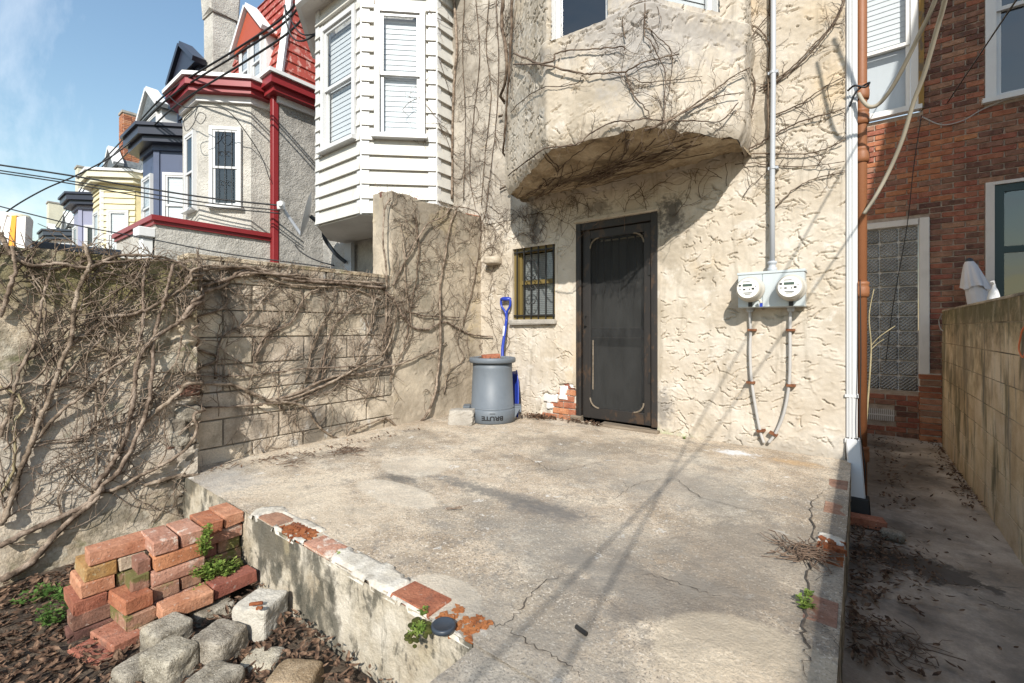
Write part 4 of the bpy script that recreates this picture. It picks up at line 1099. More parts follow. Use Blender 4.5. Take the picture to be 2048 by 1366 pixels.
v, f = rock((.09, .10, .12), 12, .25); v[:, 2] = np.maximum(v[:, 2], -.055); tw = np.clip((v[:, 2] + .06) / .13, 0, 1); v[:, :2] *= (1 - .65 * tw)[:, None]
b.add(v + np.array([.83, cz, .262]), f); b.tube([(.83, cz, .30), (.832, cz + .01, .345), (.82, cz, .37)], [.016, .008, .014], 6); bb_ = b.build('bag', M['white_vinyl'], bg)
bg.location = (.83, cz, .206); 
for c in bg.children: c.location = tuple(np.array([.85, 5.75, .206]) - np.array([.83, cz, .206]))
b = MB(); b.box((.80, .87), (cz - .06, cz - .005), (.206, .222)); q = b.build('blue_label', M['blue_plastic'], bg); q.location = bg.children[0].location
st = MB(); P = [onX(x, y, XR - .012) for x, y in ((2075, 645), (2048, 655), (2040, 680), (2038, 700), (2046, 715), (2052, 700), (2062, 690))]
st.tube(smooth_path(P, 5), .004, 5); tag(st.build('string', M['orange_string'], None), 'frayed orange string hanging on the right block wall', 'string')
ct = MB(); P = [onX(x, y, XR - .008) for x, y in ((1884, 628), (1878, 640), (1880, 655), (1886, 662))]; ct.tube(smooth_path(P, 5), .005, 5); tag(ct.build('cable_stub', M['cable_white'], None), 'short white cable loop at the near end of right block wall top', 'cable')
# ================================================================ the row of houses to the left
def siding(parent, o, u, n, L, z0, z1, step, mat, holes=(), up=None, name='siding_board', slope=.040, clip=None):
    """overlapping boards, each one an object; up may lean for a mansard"""
    o, u, n = (np.array(t, float) for t in (o, u, n)); w = UP if up is None else np.array(up, float)
    z = z0
    while z < z1 - .005:
        t = min(z + step, z1); segs = [(0, L)]
        if clip: segs = [clip((z + t) / 2)]
        for (h0, h1, k0, k1) in holes:
            if t > k0 + .01 and z < k1 - .01:
                ns = []
                for p, q in segs:
                    if q <= h0 or p >= h1: ns.append((p, q)); continue
                    if p < h0: ns.append((p, h0))
                    if q > h1: ns.append((h1, q))
                segs = ns
        for p, q in segs:
            if q - p < .01: continue
            b = MB()
            vs = [o + u * x + n * y + w * zz for x in (p, q) for (y, zz) in ((0, z), (slope, z), (.003, t), (0, t))]
            b.add(vs, [(0, 1, 5, 4), (1, 2, 6, 5), (2, 3, 7, 6), (0, 4, 7, 3), (0, 3, 2, 1), (4, 5, 6, 7)])
            b.build(name, mat, parent)
        z += step
def offset_chain(pts, d):
    P = [np.array(p, float) for p in pts]; out = []
    N = []
    for a, b in zip(P[:-1], P[1:]):
        u = (b - a) / np.linalg.norm(b - a); N.append(np.array([u[1], -u[0]]))
    for i, p in enumerate(P):
        if i == 0: m = N[0]; k = 1
        elif i == len(P) - 1: m = N[-1]; k = 1
        else: m = N[i - 1] + N[i]; m = m / np.linalg.norm(m); k = 1 / max(.5, m.dot(N[i]))
        out.append(p + m * d * k)
    return out
def band(parent, chain, d0, d1, z0, z1, mat, name):
    """a strip of trim that follows the chain, from d0 to d1 out of the wall"""
    a = offset_chain(chain, d0); c = offset_chain(chain, d1); b = MB(); n = len(a)
    vs = [(*p, z0) for p in a] + [(*p, z0) for p in c] + [(*p, z1) for p in c] + [(*p, z1) for p in a]
    fs = []
    for i in range(n - 1):
        for k in range(4): fs.append((k * n + i, k * n + i + 1, ((k + 1) % 4) * n + i + 1, ((k + 1) % 4) * n + i))
    fs += [(0, n, 2 * n, 3 * n), (n - 1, 4 * n - 1, 3 * n - 1, 2 * n - 1)]
    b.add(vs, fs); return b.build(name, mat, parent)
def wall_chain(parent, chain, z0, z1, mat, name='wall', holes={}):
    b = MB()
    for i, (p, q) in enumerate(zip(chain[:-1], chain[1:])):
        o, u, n = seg_frame(p, q); L = math.dist(p, q)
        R = [(0, L, z0, z1)]
        for (h0, h1, k0, k1) in holes.get(i, ()):
            R = [(0, L, z0, k0), (0, L, k1, z1), (0, h0, k0, k1), (h1, L, k0, k1)]
        for (a, c, e, f) in R: b.add([o + u * x + UP * z for x, z in ((a, e), (c, e), (c, f), (a, f))], [(0, 1, 2, 3)])
    return b.build(name, mat, parent)

# ---------------------------------------------------------------- white sided neighbour
wh = thing('white_sided_house', 'house with white siding bay and two sash windows beside the vine covered pier', 'house', (-5.6, FAC + .5, GROUND))
MB().box((-7.3, -3.77), (FAC + .03, FAC + 3), (GROUND, 6.4)).build('wall', M['gray_stucco'], wh)
wbC = [(-6.6, FAC + .02), (-6.6, 3.83), (-5.83, 3.22), (-4.80, 3.22), (-4.15, 3.83), (-4.15, FAC + .02)]
WZ0, WZ1 = 1.40, 4.28
FH = (.22, .88, 2.37, 3.92); CH = (.215, .70, 2.37, 3.86)
wbay = wall_chain(wh, wbC, WZ0, WZ1 + .6, M['white_siding'], 'bay', {2: [FH], 3: [CH]})
MB().prism(wbC[::-1], WZ0 - .02, WZ0 - .001).build('soffit', M['tan_soffit'], wbay)
fo, fu, fn = seg_frame((-5.83, 3.22), (-4.80, 3.22)); co, cu, cn = seg_frame((-4.80, 3.22), (-4.15, 3.83)); so, su, sn = seg_frame((-4.15, 3.83), (-4.15, FAC))
FH = (.22, .88, 2.37, 3.92); CH = (.215, .70, 2.37, 3.86)
siding(wh, fo + fn * .002, fu, fn, 1.03, WZ0, WZ1 - .06, .178, M['white_siding'], holes=[(FH[0] - .07, FH[1] + .07, FH[2] - .07, FH[3] + .07)])
siding(wh, co + cn * .002, cu, cn, .891, WZ0, WZ1 - .06, .178, M['white_siding'], holes=[(CH[0] - .07, CH[1] + .07, CH[2] - .07, CH[3] + .07)])
siding(wh, so + sn * .002, su, sn, .27, WZ0, WZ1 - .06, .178, M['white_siding'])
window_unit(wh, fo + fu * FH[0] + UP * FH[2] + fn * .012, fu, fn, FH[1] - FH[0], FH[3] - FH[2], M['white_vinyl'], case=.06, proud=.04, split=.5, blind=M['blind'])
window_unit(wh, co + cu * CH[0] + UP * CH[2] + cn * .012, cu, cn, CH[1] - CH[0], CH[3] - CH[2], M['white_vinyl'], case=.06, proud=.04, split=.5, blind=M['blind'])
for (o, u, n, a, c) in ((fo, fu, fn, -.01, .075), (fo, fu, fn, .955, 1.045), (co, cu, cn, -.015, .09), (co, cu, cn, .80, .905), (so, su, sn, -.01, .06)):
    q = MB(); q.obox(o, u, n, UP, (a, c), (0, .024), (WZ0 - .012, WZ1)); q.build('corner_board', M['white_vinyl'], wh)
band(wh, wbC, .0, .20, WZ1, WZ1 + .03, M['old_white'], 'eave_soffit'); band(wh, wbC, .20, .26, WZ1, WZ1 + .16, M['white_paint'], 'fascia')
# white vent pipe and dark patch of wall below the bay
q = MB(); q.tube([(-5.0, FAC - .08, GROUND), (-5.0, FAC - .08, WZ0 - .03)], .045, 12); q.build('vent_pipe', M['old_white'], wh, smooth=True)
q = MB(); q.tube([(-4.84, FAC - .04, GROUND), (-4.84, FAC - .04, WZ0 - .03)], .05, 8); q.build('corner_bead', M['gray_stucco'], wh)

# ---------------------------------------------------------------- grey stucco house with red trim
gh = thing('grey_stucco_house', 'grey stucco house with red cornice, red mansard roof and red drainpipe', 'house', (-10.2, FAC + .5, GROUND))
GX0, GX1, GZ = -11.7, -8.8, 4.42
MB().box((GX0, GX1), (FAC, FAC + 8), (GROUND, GZ + .3)).build('wall', M['gray_stucco'], gh)
gbC = [(-11.55, FAC), (-11.45, 3.75), (-10.75, 3.1), (-9.85, 3.1), (-9.2, 3.75), (-9.2, FAC)]
gbay = wall_chain(gh, gbC, 1.0, GZ + .1, M['light_stucco'], 'bay')
fo, fu, fn = seg_frame(gbC[2], gbC[3]); co, cu, cn = seg_frame(gbC[3], gbC[4])
window_unit(gh, fo + fu * .34 + UP * 2.30, fu, fn, .38, 1.40, M['white_vinyl'], case=.06, proud=.05, flat=True, glass=M['glass_dark'])
gwn = window_unit(gh, co + cu * .26 + UP * 2.33, cu, cn, .44, 1.42, M['white_vinyl'], case=.06, proud=.05, flat=True, glass=M['glass_dark'], split=.5)
for xk in (.10, .22, .34):
    q = MB(); q.obox(co + cu * (.26 + xk) + UP * 2.33, cu, cn, UP, (-.004, .004), (.054, .060), (0, 1.4)); q.build('window_bar', M['black_iron'], gwn)
for zc in (2.75, 3.3):
    for sg in (-1, 1):
        q = MB(); c0 = co + cu * (.26 + .22 + sg * .06) + UP * zc + cn * .058
        q.tube([c0 + cu * (.04 * math.cos(t)) + UP * (.04 * math.sin(t)) for t in np.linspace(0, 5, 12)], .005, 5); q.build('scroll', M['black_iron'], gwn)
def curt(win, o, u, n, w, h, f=.9):
    b = MB(); n_ = 24; vs = []
    for k in range(n_ + 1):
        for z in (h * (1 - f), h): vs.append(o + u * (w * k / n_) + n * (-.085 + .012 * math.sin(k * 1.9)) + UP * z)
    b.add(vs, [(2 * k, 2 * k + 2, 2 * k + 3, 2 * k + 1) for k in range(n_)]); b.build('curtain', M['curtain'], win)
gmain = [(-9.2, FAC), (GX1, FAC), (GX1, FAC + 8)]
def cornice(parent, chain, z, c1, c2, gut, h=.30, out=.30):
    band(parent, chain, .0, .06, z - .10, z + .02, M['light_stucco'] if c2 is None else c2, 'frieze')
    band(parent, chain, .05, out * .75, z + .02, z + h * .45, c1, 'lower_moulding')
    band(parent, chain, .05, out, z + h * .45, z + h, c1, 'cornice')
    band(parent, chain, .03, out + .05, z + h, z + h + .07, gut, 'gutter')
cornice(gh, gbC, GZ - .05, M['red_trim'], M['white_paint'], M['white_paint'], .25, .26)
cornice(gh, gmain, GZ - .02, M['red_trim'], M['white_paint'], M['white_paint'], .30, .28)
q = MB(); q.box((-8.90, -8.79), (FAC - .13, FAC - .02), (GROUND, GZ), .01); dpo = q.build('drainpipe', M['red_trim'], gh)
q = MB(); q.box((-8.875, -8.86), (FAC - .145, FAC - .131), (GROUND, GZ)); q.build('drainpipe_rib', M['red_trim'], dpo); q = MB(); q.box((-8.83, -8.815), (FAC - .145, FAC - .131), (GROUND, GZ)); q.build('drainpipe_rib', M['red_trim'], dpo)
# small barred opening in the side wall
q = MB(); q.box((GX1 + .002, GX1 + .03), (4.92, 5.35), (2.9, 3.9)); q.build('side_window', M['dark_metal'], gh)
# mansard: boards on front and side, white battens
MZ = GZ + .37
tilt_f = np.array([0, .20, 1.0]); tilt_f /= np.linalg.norm(tilt_f); nf = np.array([0, -1, .20]); nf /= np.linalg.norm(nf)
tilt_s = np.array([-.20, 0, 1.0]); tilt_s /= np.linalg.norm(tilt_s); ns = np.array([1, 0, .20]); ns /= np.linalg.norm(ns)
b = MB(); b.add([(GX0, FAC + .02, MZ - .05), (GX1 - .02, FAC + .02, MZ - .05), (GX1 - .02, FAC + 8, MZ - .05), (GX0, FAC + 8, MZ - .05), (GX0, FAC + .57, MZ + 2.7), (GX1 - .57, FAC + .57, MZ + 2.7), (GX1 - .57, FAC + 8, MZ + 2.7), (GX0, FAC + 8, MZ + 2.7)], [(0, 1, 5, 4), (1, 2, 6, 5), (4, 5, 6, 7), (3, 0, 4, 7)])
b.build('mansard', M['red_mansard'], gh)
siding(gh, (GX0, FAC + .0, MZ), (1, 0, 0), nf, GX1 - GX0, 0, 2.6, .235, M['red_mansard'], up=tilt_f, name='mansard_board', slope=.03, clip=lambda z: (0, GX1 - GX0 - .196 * z))
siding(gh, (GX1 + .0, FAC, MZ), (0, 1, 0), ns, 7, 0, 2.6, .235, M['red_mansard'], up=tilt_s, name='mansard_board', slope=.03, clip=lambda z: (.196 * z, 7))
hip = [np.array([GX1 + .02, FAC - .02, MZ]), np.array([GX1 - .51, FAC + .51, MZ + 2.6])]
q = MB(); q.tube(hip, .075, 4); q.build('hip_batten', M['white_paint'], gh)
q = MB(); q.obox((GX1 + .03, FAC + .85, MZ), (0, 1, 0), ns, tilt_s, (0, .10), (0, .05), (0, 2.5)); q.build('batten', M['white_paint'], gh)
q = MB(); q.obox((GX1 + .03, FAC + 2.4, MZ), (0, 1, 0), ns, tilt_s, (0, .10), (0, .05), (0, 2.5)); q.build('batten', M['white_paint'], gh)
# dormer: twin sash windows, red gable, white verges
dm = thing_ = None
DX0, DX1, DY = -10.62, -9.42, FAC + .02
b = MB(); b.box((DX0, DX1), (DY, DY + 1.2), (MZ - .02, MZ + 1.28)); dorm = b.build('dormer', M['white_paint'], gh)
for (xa_, xb_) in ((DX0 + .13, DX0 + .50), (DX1 - .50, DX1 - .13)):
    window_unit(dorm.parent, (xa_, DY - .004, MZ + .14), XD, YF, xb_ - xa_, 1.02, M['white_vinyl'], name='dormer_window', case=.05, proud=.03, glass=M['glass'], blind=M['curtain'], sill=False, flat=True)
cx = (DX0 + DX1) / 2
b = MB(); b.add([(DX0 - .1, DY - .10, MZ + 1.12), (DX1 + .1, DY - .10, MZ + 1.12), (cx, DY - .10, MZ + 1.80), (DX0 - .1, DY + 1.3, MZ + 1.12), (DX1 + .1, DY + 1.3, MZ + 1.12), (cx, DY + 1.3, MZ + 1.80)], [(0, 1, 2), (0, 2, 5, 3), (1, 4, 5, 2), (0, 3, 4, 1), (3, 5, 4)]); b.build('gable', M['red_gable'], dorm)
for (xa_, xb_) in ((DX0 - .16, cx), (DX1 + .16, cx)):
    p0, p1 = np.array([xa_, DY - .14, MZ + 1.08]), np.array([xb_, DY - .14, MZ + 1.84]); d = p1 - p0; L_ = np.linalg.norm(d); d /= L_; nn = np.array([-d[2], 0, d[0]]); nn *= np.sign(nn[2])
    q = MB(); q.obox(p0, d, (0, -1, 0), nn, (0, L_), (-.2, .03), (0, .08)); q.build('verge_board', M['white_paint'], dorm)
# upper gable above, partly out of frame
b = MB(); b.add([(-11.0, FAC + .75, MZ + 1.95), (-9.0, FAC + .75, MZ + 1.95), (-10.0, FAC + .75, MZ + 3.3), (-11.0, FAC + 3, MZ + 1.95), (-9.0, FAC + 3, MZ + 1.95), (-10.0, FAC + 3, MZ + 3.3)], [(0, 1, 2), (0, 2, 5, 3), (1, 4, 5, 2), (0, 3, 4, 1)]); ug = b.build('upper_gable', M['red_gable'], gh)
q = MB(); q.tube([(-11.05, FAC + .70, MZ + 1.95), (-10.0, FAC + .70, MZ + 3.35)], .06, 4); q.build('verge_board', M['white_paint'], ug)
# low rear extension with red capped parapet
EX0, EX1, EY = -11.35, -8.88, 2.2
b = MB(); b.box((EX0, EX1), (EY, FAC - .02), (GROUND, 1.72)); ext = b.build('extension', M['light_stucco'], gh)
exC = [(EX0, FAC), (EX0, EY), (EX1, EY), (EX1, FAC - .1)]
band(gh, exC[1:], -.05, .07, 1.72, 1.80, M['red_trim'], 'parapet_cap'); band(gh, exC[1:], -.03, .035, 1.66, 1.72, M['red_trim'], 'cap_moulding')
q = MB(); q.box((EX1 - .25, EX1 - .05), (EY - .16, EY - .02), (GROUND, 1.45), .01); q.box((EX1 - .30, EX1 + .0), (EY - .22, EY + .0), (1.45, 1.60), .01); q.build('porch_post', M['white_paint'], gh)

# ---------------------------------------------------------------- farther houses of the row
def far_house(name, label, xB, w, wallm, corn, sidem=None, xr=None, xl=None, zc=4.25, mans=None, boards=False, glass=None, blind=None, gab=M['white_paint'], top=None, house_group='houses of the far row', dorm=None, gabm=None):
    h = thing(name, label, 'house', ((xl + xr) / 2, FAC + .5, GROUND), house_group)
    MB().box((xl, xr), (FAC, FAC + 7), (GROUND, zc + .3)).build('wall', sidem or wallm, h)
    ch = [(xB - w - .68, FAC), (xB - w - .65, 3.75), (xB - w, 3.1), (xB, 3.1), (xB + .65, 3.75), (xB + .65, FAC)]
    wall_chain(h, ch, 0.9, zc + .1, wallm, 'bay')
    fo, fu, fn = seg_frame(ch[2], ch[3]); co, cu, cn = seg_frame(ch[3], ch[4])
    W1 = (.18, w - .18, 2.1, 3.45); W2 = (.24, .70, 2.1, 3.45)
    if boards:
        siding(h, co + cn * .002, cu, cn, .919, .9, zc, .175, wallm, holes=[(W2[0] - .06, W2[1] + .06, W2[2] - .06, W2[3] + .06)])
        siding(h, fo + fn * .002, fu, fn, w, .9, zc, .175, wallm, holes=[(W1[0] - .06, W1[1] + .06, W1[2] - .06, W1[3] + .06)])
        q = MB(); q.obox(co, cu, cn, UP, (-.03, .08), (0, .03), (.9, zc)); q.build('corner_board', M['white_vinyl'], h)
    else:
        q = MB(); q.obox(co, cu, cn, UP, (-.02, .10), (0, .03), (.9, zc)); q.build('corner_board', wallm, h)
    window_unit(h, fo + fu * W1[0] + UP * W1[2], fu, fn, W1[1] - W1[0], W1[3] - W1[2], M['white_vinyl'], case=.06, proud=.05, glass=glass or M['glass'], blind=blind, flat=True)
    window_unit(h, co + cu * W2[0] + UP * W2[2], cu, cn, W2[1] - W2[0], W2[3] - W2[2], M['white_vinyl'], case=.06, proud=.05, glass=glass or M['glass'], blind=blind, flat=True)
    cornice(h, ch, zc, corn, wallm, top or corn, .32, .34)
    cornice(h, [(xB + .65, FAC), (xr, FAC), (xr, FAC + 7)], zc, corn, wallm, top or corn, .32, .25)
    mz = zc + .39
    b = MB(); b.add([(xl, FAC, mz), (xr, FAC, mz), (xr, FAC + 7, mz), (xl, FAC + 7, mz), (xl, FAC + .75, mz + 2.0), (xr - .7, FAC + .75, mz + 2.0), (xr - .7, FAC + 7, mz + 2.0), (xl, FAC + 7, mz + 2.0)], [(0, 1, 5, 4), (1, 2, 6, 5), (4, 5, 6, 7), (3, 0, 4, 7)]); b.build('mansard', mans or M['slate'], h)
    x0, x1, DH = dorm or (xB - w + .0, xB + .25, 1.25)
    b = MB(); b.box((x0, x1), (FAC - .02, FAC + 1.2), (mz, mz + DH)); dm = b.build('dormer', gab, h)
    window_unit(h, (x0 + .3, FAC - .022, mz + .12), XD, YF, x1 - x0 - .6 , DH - .25, gab, name='dormer_window', case=.05, proud=.03, glass=M['glass'], sill=False, flat=True)
    c = (x0 + x1) / 2
    b = MB(); b.add([(x0 - .12, FAC - .14, mz + DH - .05), (x1 + .12, FAC - .14, mz + DH - .05), (c, FAC - .14, mz + DH + .6), (x0 - .12, FAC + 1.4, mz + DH - .05), (x1 + .12, FAC + 1.4, mz + DH - .05), (c, FAC + 1.4, mz + DH + .6)], [(0, 1, 2), (0, 2, 5, 3), (1, 4, 5, 2), (0, 3, 4, 1)]); b.build('gable', mans or M['slate'], dm)
    for xa_ in (x0 - .18, x1 + .18):
        p0, p1 = np.array([xa_, FAC - .18, mz + DH - .08]), np.array([c, FAC - .18, mz + DH + .65]); d = p1 - p0; L_ = np.linalg.norm(d); d /= L_; nn = np.array([-d[2], 0, d[0]]); nn *= np.sign(nn[2])
        q = MB(); q.obox(p0, d, (0, -1, 0), nn, (0, L_), (-.25, .04), (0, .12)); q.build('verge_board', gab, dm)
    return h
def chimney(h, x, m, z1, z0=4.2, w=.5, y=FAC + .15):
    b = MB(); b.box((x - w / 2, x + w / 2), (y, y + w), (z0, z1)); c = b.build('chimney', m, h); q = MB(); q.box((x - w / 2 - .04, x + w / 2 + .04), (y - .04, y + w + .04), (z1, z1 + .08)); q.build('chimney_cap', M['concrete'], c); return c
h2 = far_house('navy_house', 'navy blue bay house with dark cornice next to the grey stucco house', -12.55, .95, M['navy'], M['navy_dark'], xr=-11.71, xl=-15.3, zc=4.10, glass=M['glass'], blind=M['blind'], mans=M['navy_dark'], gab=M['navy_dark'], dorm=(-14.6, -13.0, 2.1))
b = MB(); b.box((-13.02, -12.48), (FAC + .1, FAC + .65), (4.2, 7.75), .03, .02); b.box((-13.07, -12.43), (FAC + .05, FAC + .7), (7.75, 8.35), .03, .02); b.build('chimney', M['light_stucco'], h2)
h3 = far_house('yellow_house', 'pale yellow sided bay house with cream cornice beyond the navy house', -17.75, .95, M['yellow_siding'], M['cream_paint'], xr=-15.6, xl=-19.7, zc=4.25, dorm=(-17.5, -15.9, 1.75), boards=True, blind=M['blind'], top=M['white_paint'], mans=M['slate'])
h4 = far_house('lilac_house', 'lilac grey bay house with navy cornice beyond the yellow house', -20.95, .95, M['periwinkle'], M['navy_dark'], xr=-19.76, xl=-23.4, zc=4.15, mans=M['slate'])
ch3 = chimney(h4, -21.2, M['mortar_white'], 7.78, w=.46)
# its stack in brick, course by course
for j in range(44):
    for k in range(2):
        piece('brick', UB[(j + k) % 7], RND.choice([M['brick_orange'], M['brick_salmon'], M['brick_orange']]), (-21.2 - .12 + k * .24 - (.02 if j % 2 else 0), FAC + .148, 4.9 + j * .065), ch3, (0, 0, 0), (1.12, .5, .9))
        piece('brick', UB[(j + k + 2) % 7], RND.choice([M['brick_orange'], M['brick_salmon'], M['brick_orange']]), (-21.2 + .232, FAC + .15 + .115 + k * .235, 4.9 + j * .065), ch3, (0, 0, math.pi / 2), (1.1, .5, .9))
h5 = far_house('pale_pink_house', 'small pale pink sided bay house with dark eaves beyond the lilac house', -26.0, .95, M['pink_siding'], M['dark_metal'], xr=-24.8, xl=-27.8, zc=3.6, boards=True, mans=M['slate'])
chimney(h5, -29.4, M['cream_paint'], 7.6, w=.6)
h6 = far_house('dark_blue_house', 'tiny dark blue house at the far end of the row', -29.6, .95, M['navy_dark'], M['dark_metal'], xr=-27.9, xl=-31.5, zc=3.2, mans=M['slate'])
h7 = far_house('white_house', 'tiny pale house farthest along the row beside the bare tree', -34.4, .95, M['cream_paint'], M['slate'], xr=-33, xl=-36, zc=3.3)
chimney(h7, -38.0, M['cream_paint'], 7.4, w=.7)

# dark sheet metal roof edge seen over the wall
sr = thing('shed', 'low shed with dark metal roof edge just over the left wall', 'shed', (-8.2, 1.2, GROUND))
pA, pB = onX(70, 494, -8.0), onX(232, 505, -8.0)
MB().box((-9.6, -8.02), (pA[1], pB[1]), (GROUND, pA[2] - .02)).build('wall', M['light_stucco'], sr)
MB().box((-9.8, -7.95), (pA[1] - .05, pB[1] + .05), (pA[2] - .02, pA[2] + .07), .01).build('roof_edge', M['dark_metal'], sr)

# white plastic climbing frame top with an orange slat behind the wall
pf = thing('play_frame', 'white plastic play frame with an orange slat behind the left wall', 'play frame', tuple(at(28, 500, 5.2)))
D5 = 5.2
b = MB(); c = at(28, 438, D5); b.lathe([(.05, .06), (.13, .05), (.155, 0), (.15, -.08), (.10, -.14)], c, 20); b.build('hub', M['cream_paint'], pf, smooth=True)
for (xa_, ya_, xb_, yb2, wd, m, nm) in ((12, 432, -18, 540, .10, M['old_white'], 'leg'), (22, 436, 8, 540, .07, M['old_white'], 'leg'), (32, 433, 22, 545, .055, paint('orange_plastic', (.75, .30, .02), .4, .1), 'orange_slat'), (50, 437, 46, 545, .10, M['old_white'], 'leg')):
    p0, p1 = at(xa_, ya_, D5 - .12), at(xb_, yb2, D5 - .25)
    q = MB(); q.tube([p0, p1], wd * .62, 4); q.build(nm, m, pf)
b = MB(); b.tube([at(28, 520, D5), at(28, 800, D5)], .2, 8); b.build('body', M['old_white'], pf)

# satellite dish on the white house's wall
sd = thing('satellite_dish', 'grey satellite dish and arm under the white siding bay', 'satellite dish', tuple(at(690, 520, 7.2)))
dc = at(619, 432, 6.6)
ndir = np.array([-.50, -.85, .22]); ndir /= np.linalg.norm(ndir); e1 = np.cross(ndir, UP); e1 /= np.linalg.norm(e1); e2 = np.cross(e1, ndir)
vs = []; fs = []; nr, na = 6, 28
for i in range(nr + 1):
    r = .30 * i / nr
    for k in range(na):
        a = 2 * math.pi * k / na; vs.append(dc + e1 * r * math.cos(a) + e2 * r * 1.12 * math.sin(a) + ndir * (.55 * r * r - .0))
fs = [(i * na + k, i * na + (k + 1) % na, (i + 1) * na + (k + 1) % na, (i + 1) * na + k) for i in range(nr) for k in range(na)]
meshobj('reflector', vs, fs, M['conduit'], sd, smooth=True)
lnb = at(562, 412, 6.35); foot = dc - e2 * .30 + ndir * .05
q = MB(); q.tube([foot, lnb], .022, 6); q.build('arm', M['conduit'], sd)
q = MB(); q.lathe([(.02, -.06), (.05, -.05), (.055, .05), (.02, .07)], lnb, 14); q.tube([lnb + e1 * .12, lnb - e1 * .12], .03, 8); q.build('receiver', M['white_vinyl'], sd)
q = MB(); q.tube(smooth_path([dc - ndir * .02, at(645, 455, 6.8), at(650, 478, 6.9), at(672, 508, 7.0), at(692, 525, 7.05)], 4), .03, 8); q.build('mast', M['dark_metal'], sd, smooth=True)
q = MB(); p = at(697, 512, 7.08); q.box((p[0] - .08, p[0] + .10), (p[1] - .02, p[1] + .04), (p[2] - .3, p[2] + .2)); q.build('wall_plate', M['conduit'], sd)

# bare tree far behind
tr = thing('bare_tree', 'leafless tree far away at the left edge behind the play frame', 'tree', tuple(at(-6, 640, 40)[:2]) + (GROUND,))
def grow(b, p, d, L, r, depth, rs):
    if depth == 0 or r < .006: return
    q = [p]; 
    for k in range(3):
        d = d + np.array([rs.gauss(0, .14), rs.gauss(0, .14), rs.gauss(.03, .10)]); d /= np.linalg.norm(d); q.append(q[-1] + d * L / 3)
    b.tube(q, [r, r * .9, r * .8, r * .68], 4 if r < .03 else 6, cap=False)
    for k in range(rs.choice((2, 3, 3))):
        dd = d + np.array([rs.gauss(0, .5), rs.gauss(0, .5), rs.gauss(.1, .35)]); grow(b, q[rs.choice((2, 3))], dd / np.linalg.norm(dd), L * rs.uniform(.6, .85), r * .6, depth - 1, rs)
base = np.array(tr.location); rs = random.Random(8)
b = MB(); b.tube([base, base + (0, 0, 3), base + (.1, .1, 5)], [.22, .18, .15], 8); b.build('trunk', M['vine_dark'], tr)
b = MB()
for k in range(6):
    a = k * 1.05; d = np.array([math.cos(a) * .6, math.sin(a) * .6, .9]); grow(b, base + np.array([0, 0, 3.5 + k * .25]), d / np.linalg.norm(d), 2.1, .10, 6, rs)
b.build('crown', M['vine_dark'], tr)
# ================================================================ electricity meters
mt = thing('meter_box', 'galvanised double electricity meter box on the cream stucco wall', 'meter box', (-.545, FAC - .03, .17))
mx0, mx1, mz0_, mz1_ = -.775, -.325, .165, .445; my = FAC - .13
b = MB(); b.box((mx0, mx1), (my, FAC + .01), (mz0_, mz1_ - .02), .003); b.build('case', M['galv'], mt)
b = MB(); b.box((mx0 - .006, mx1 + .006), (my - .01, FAC + .01), (mz1_ - .019, mz1_), .002); b.build('lid', M['galv'], mt)
for (a0, a1) in ((mx0 + .002, -.605), (-.600, mx1 - .002)):
    q = MB(); q.box((a0, a1), (my - .006, my - .001), (mz0_ + .004, mz1_ - .022), .0015); q.build('cover', M['galv'], mt)
for (cx, cz) in ((-.682, .308), (-.408, .305)):
    b = MB(); b.lathe([(.100, .004), (.100, .022), (.094, .03), (.088, .034), (.088, .100), (.082, .118), (.070, .126), (.0, .128)], (cx, my, cz), 40, 'y'); m_ = b.build('meter', M['meter_rim'], mt, smooth=True)
    b = MB(); b.lathe([(.076, .1265), (.074, .131), (.0, .1315)], (cx, my, cz), 40, 'y'); b.build('face', M['meter_face'], m_)
    yf = my - .134
    q = MB(); q.box((cx - .034, cx + .030), (yf, yf + .003), (cz + .016, cz + .034)); q.build('display', M['lcd'], m_)
    q = MB()
    for (dx, dz, w_, h_) in ((-.062, .018, .016, .012), (-.055, -.012, .005, .012), (-.032, -.012, .016, .009), (.010, -.014, .005, .012), (.028, -.010, .017, .013), (-.03, -.036, .06, .004), (-.02, -.046, .04, .003), (-.035, .050, .05, .003), (.052, .01, .004, .008)):
        q.box((cx + dx, cx + dx + w_), (yf, yf + .0025), (cz + dz, cz + dz + h_))
    q.build('print', M['print_black'], m_)
    q = MB(); q.box((cx - .016, cx + .012), (my - .02, my - .006), (cz - .135, cz - .102)); q.build('lock_tab', M['black_iron'], m_)
q = MB(); q.tube([(-.615, my - .05, .225), (-.60, my - .055, .195)], .010, 8); q.build('seal_barrel', M['meter_rim'], mt)
q = MB(); q.box((-.612, -.592), (my - .06, my - .05), (.168, .195)); q.build('blue_seal', M['blue_plastic'], mt)
cd = thing('conduit', 'grey metal conduit rising from the meter box up the stucco wall', 'conduit', (-.545, FAC - .05, .445))
yc = FAC - .055
b = MB(); b.tube([(-.545, yc, .445), (-.545, yc, 1.15), (-.538, yc, 1.9), (-.535, yc, 5.0)], .019, 16); b.build('pipe', M['conduit'], cd, smooth=True)
b = MB(); b.lathe([(.03, .0), (.034, .01), (.034, .03), (.026, .035), (.026, .06), (.033, .065), (.033, .08), (.02, .085)], (-.545, yc, .445), 20); b.build('hub', M['conduit'], cd, smooth=True)
for zc in (1.25, 2.0):
    q = MB(); q.box((-.575, -.505), (yc - .004, FAC), (zc, zc + .02)); q.tube([(-.541, yc, zc), (-.541, yc, zc + .02)], .023, 14); q.build('strap', M['conduit'], cd)
def conv(pts, off): return [onY(x, y, FAC - off) for x, y in pts]
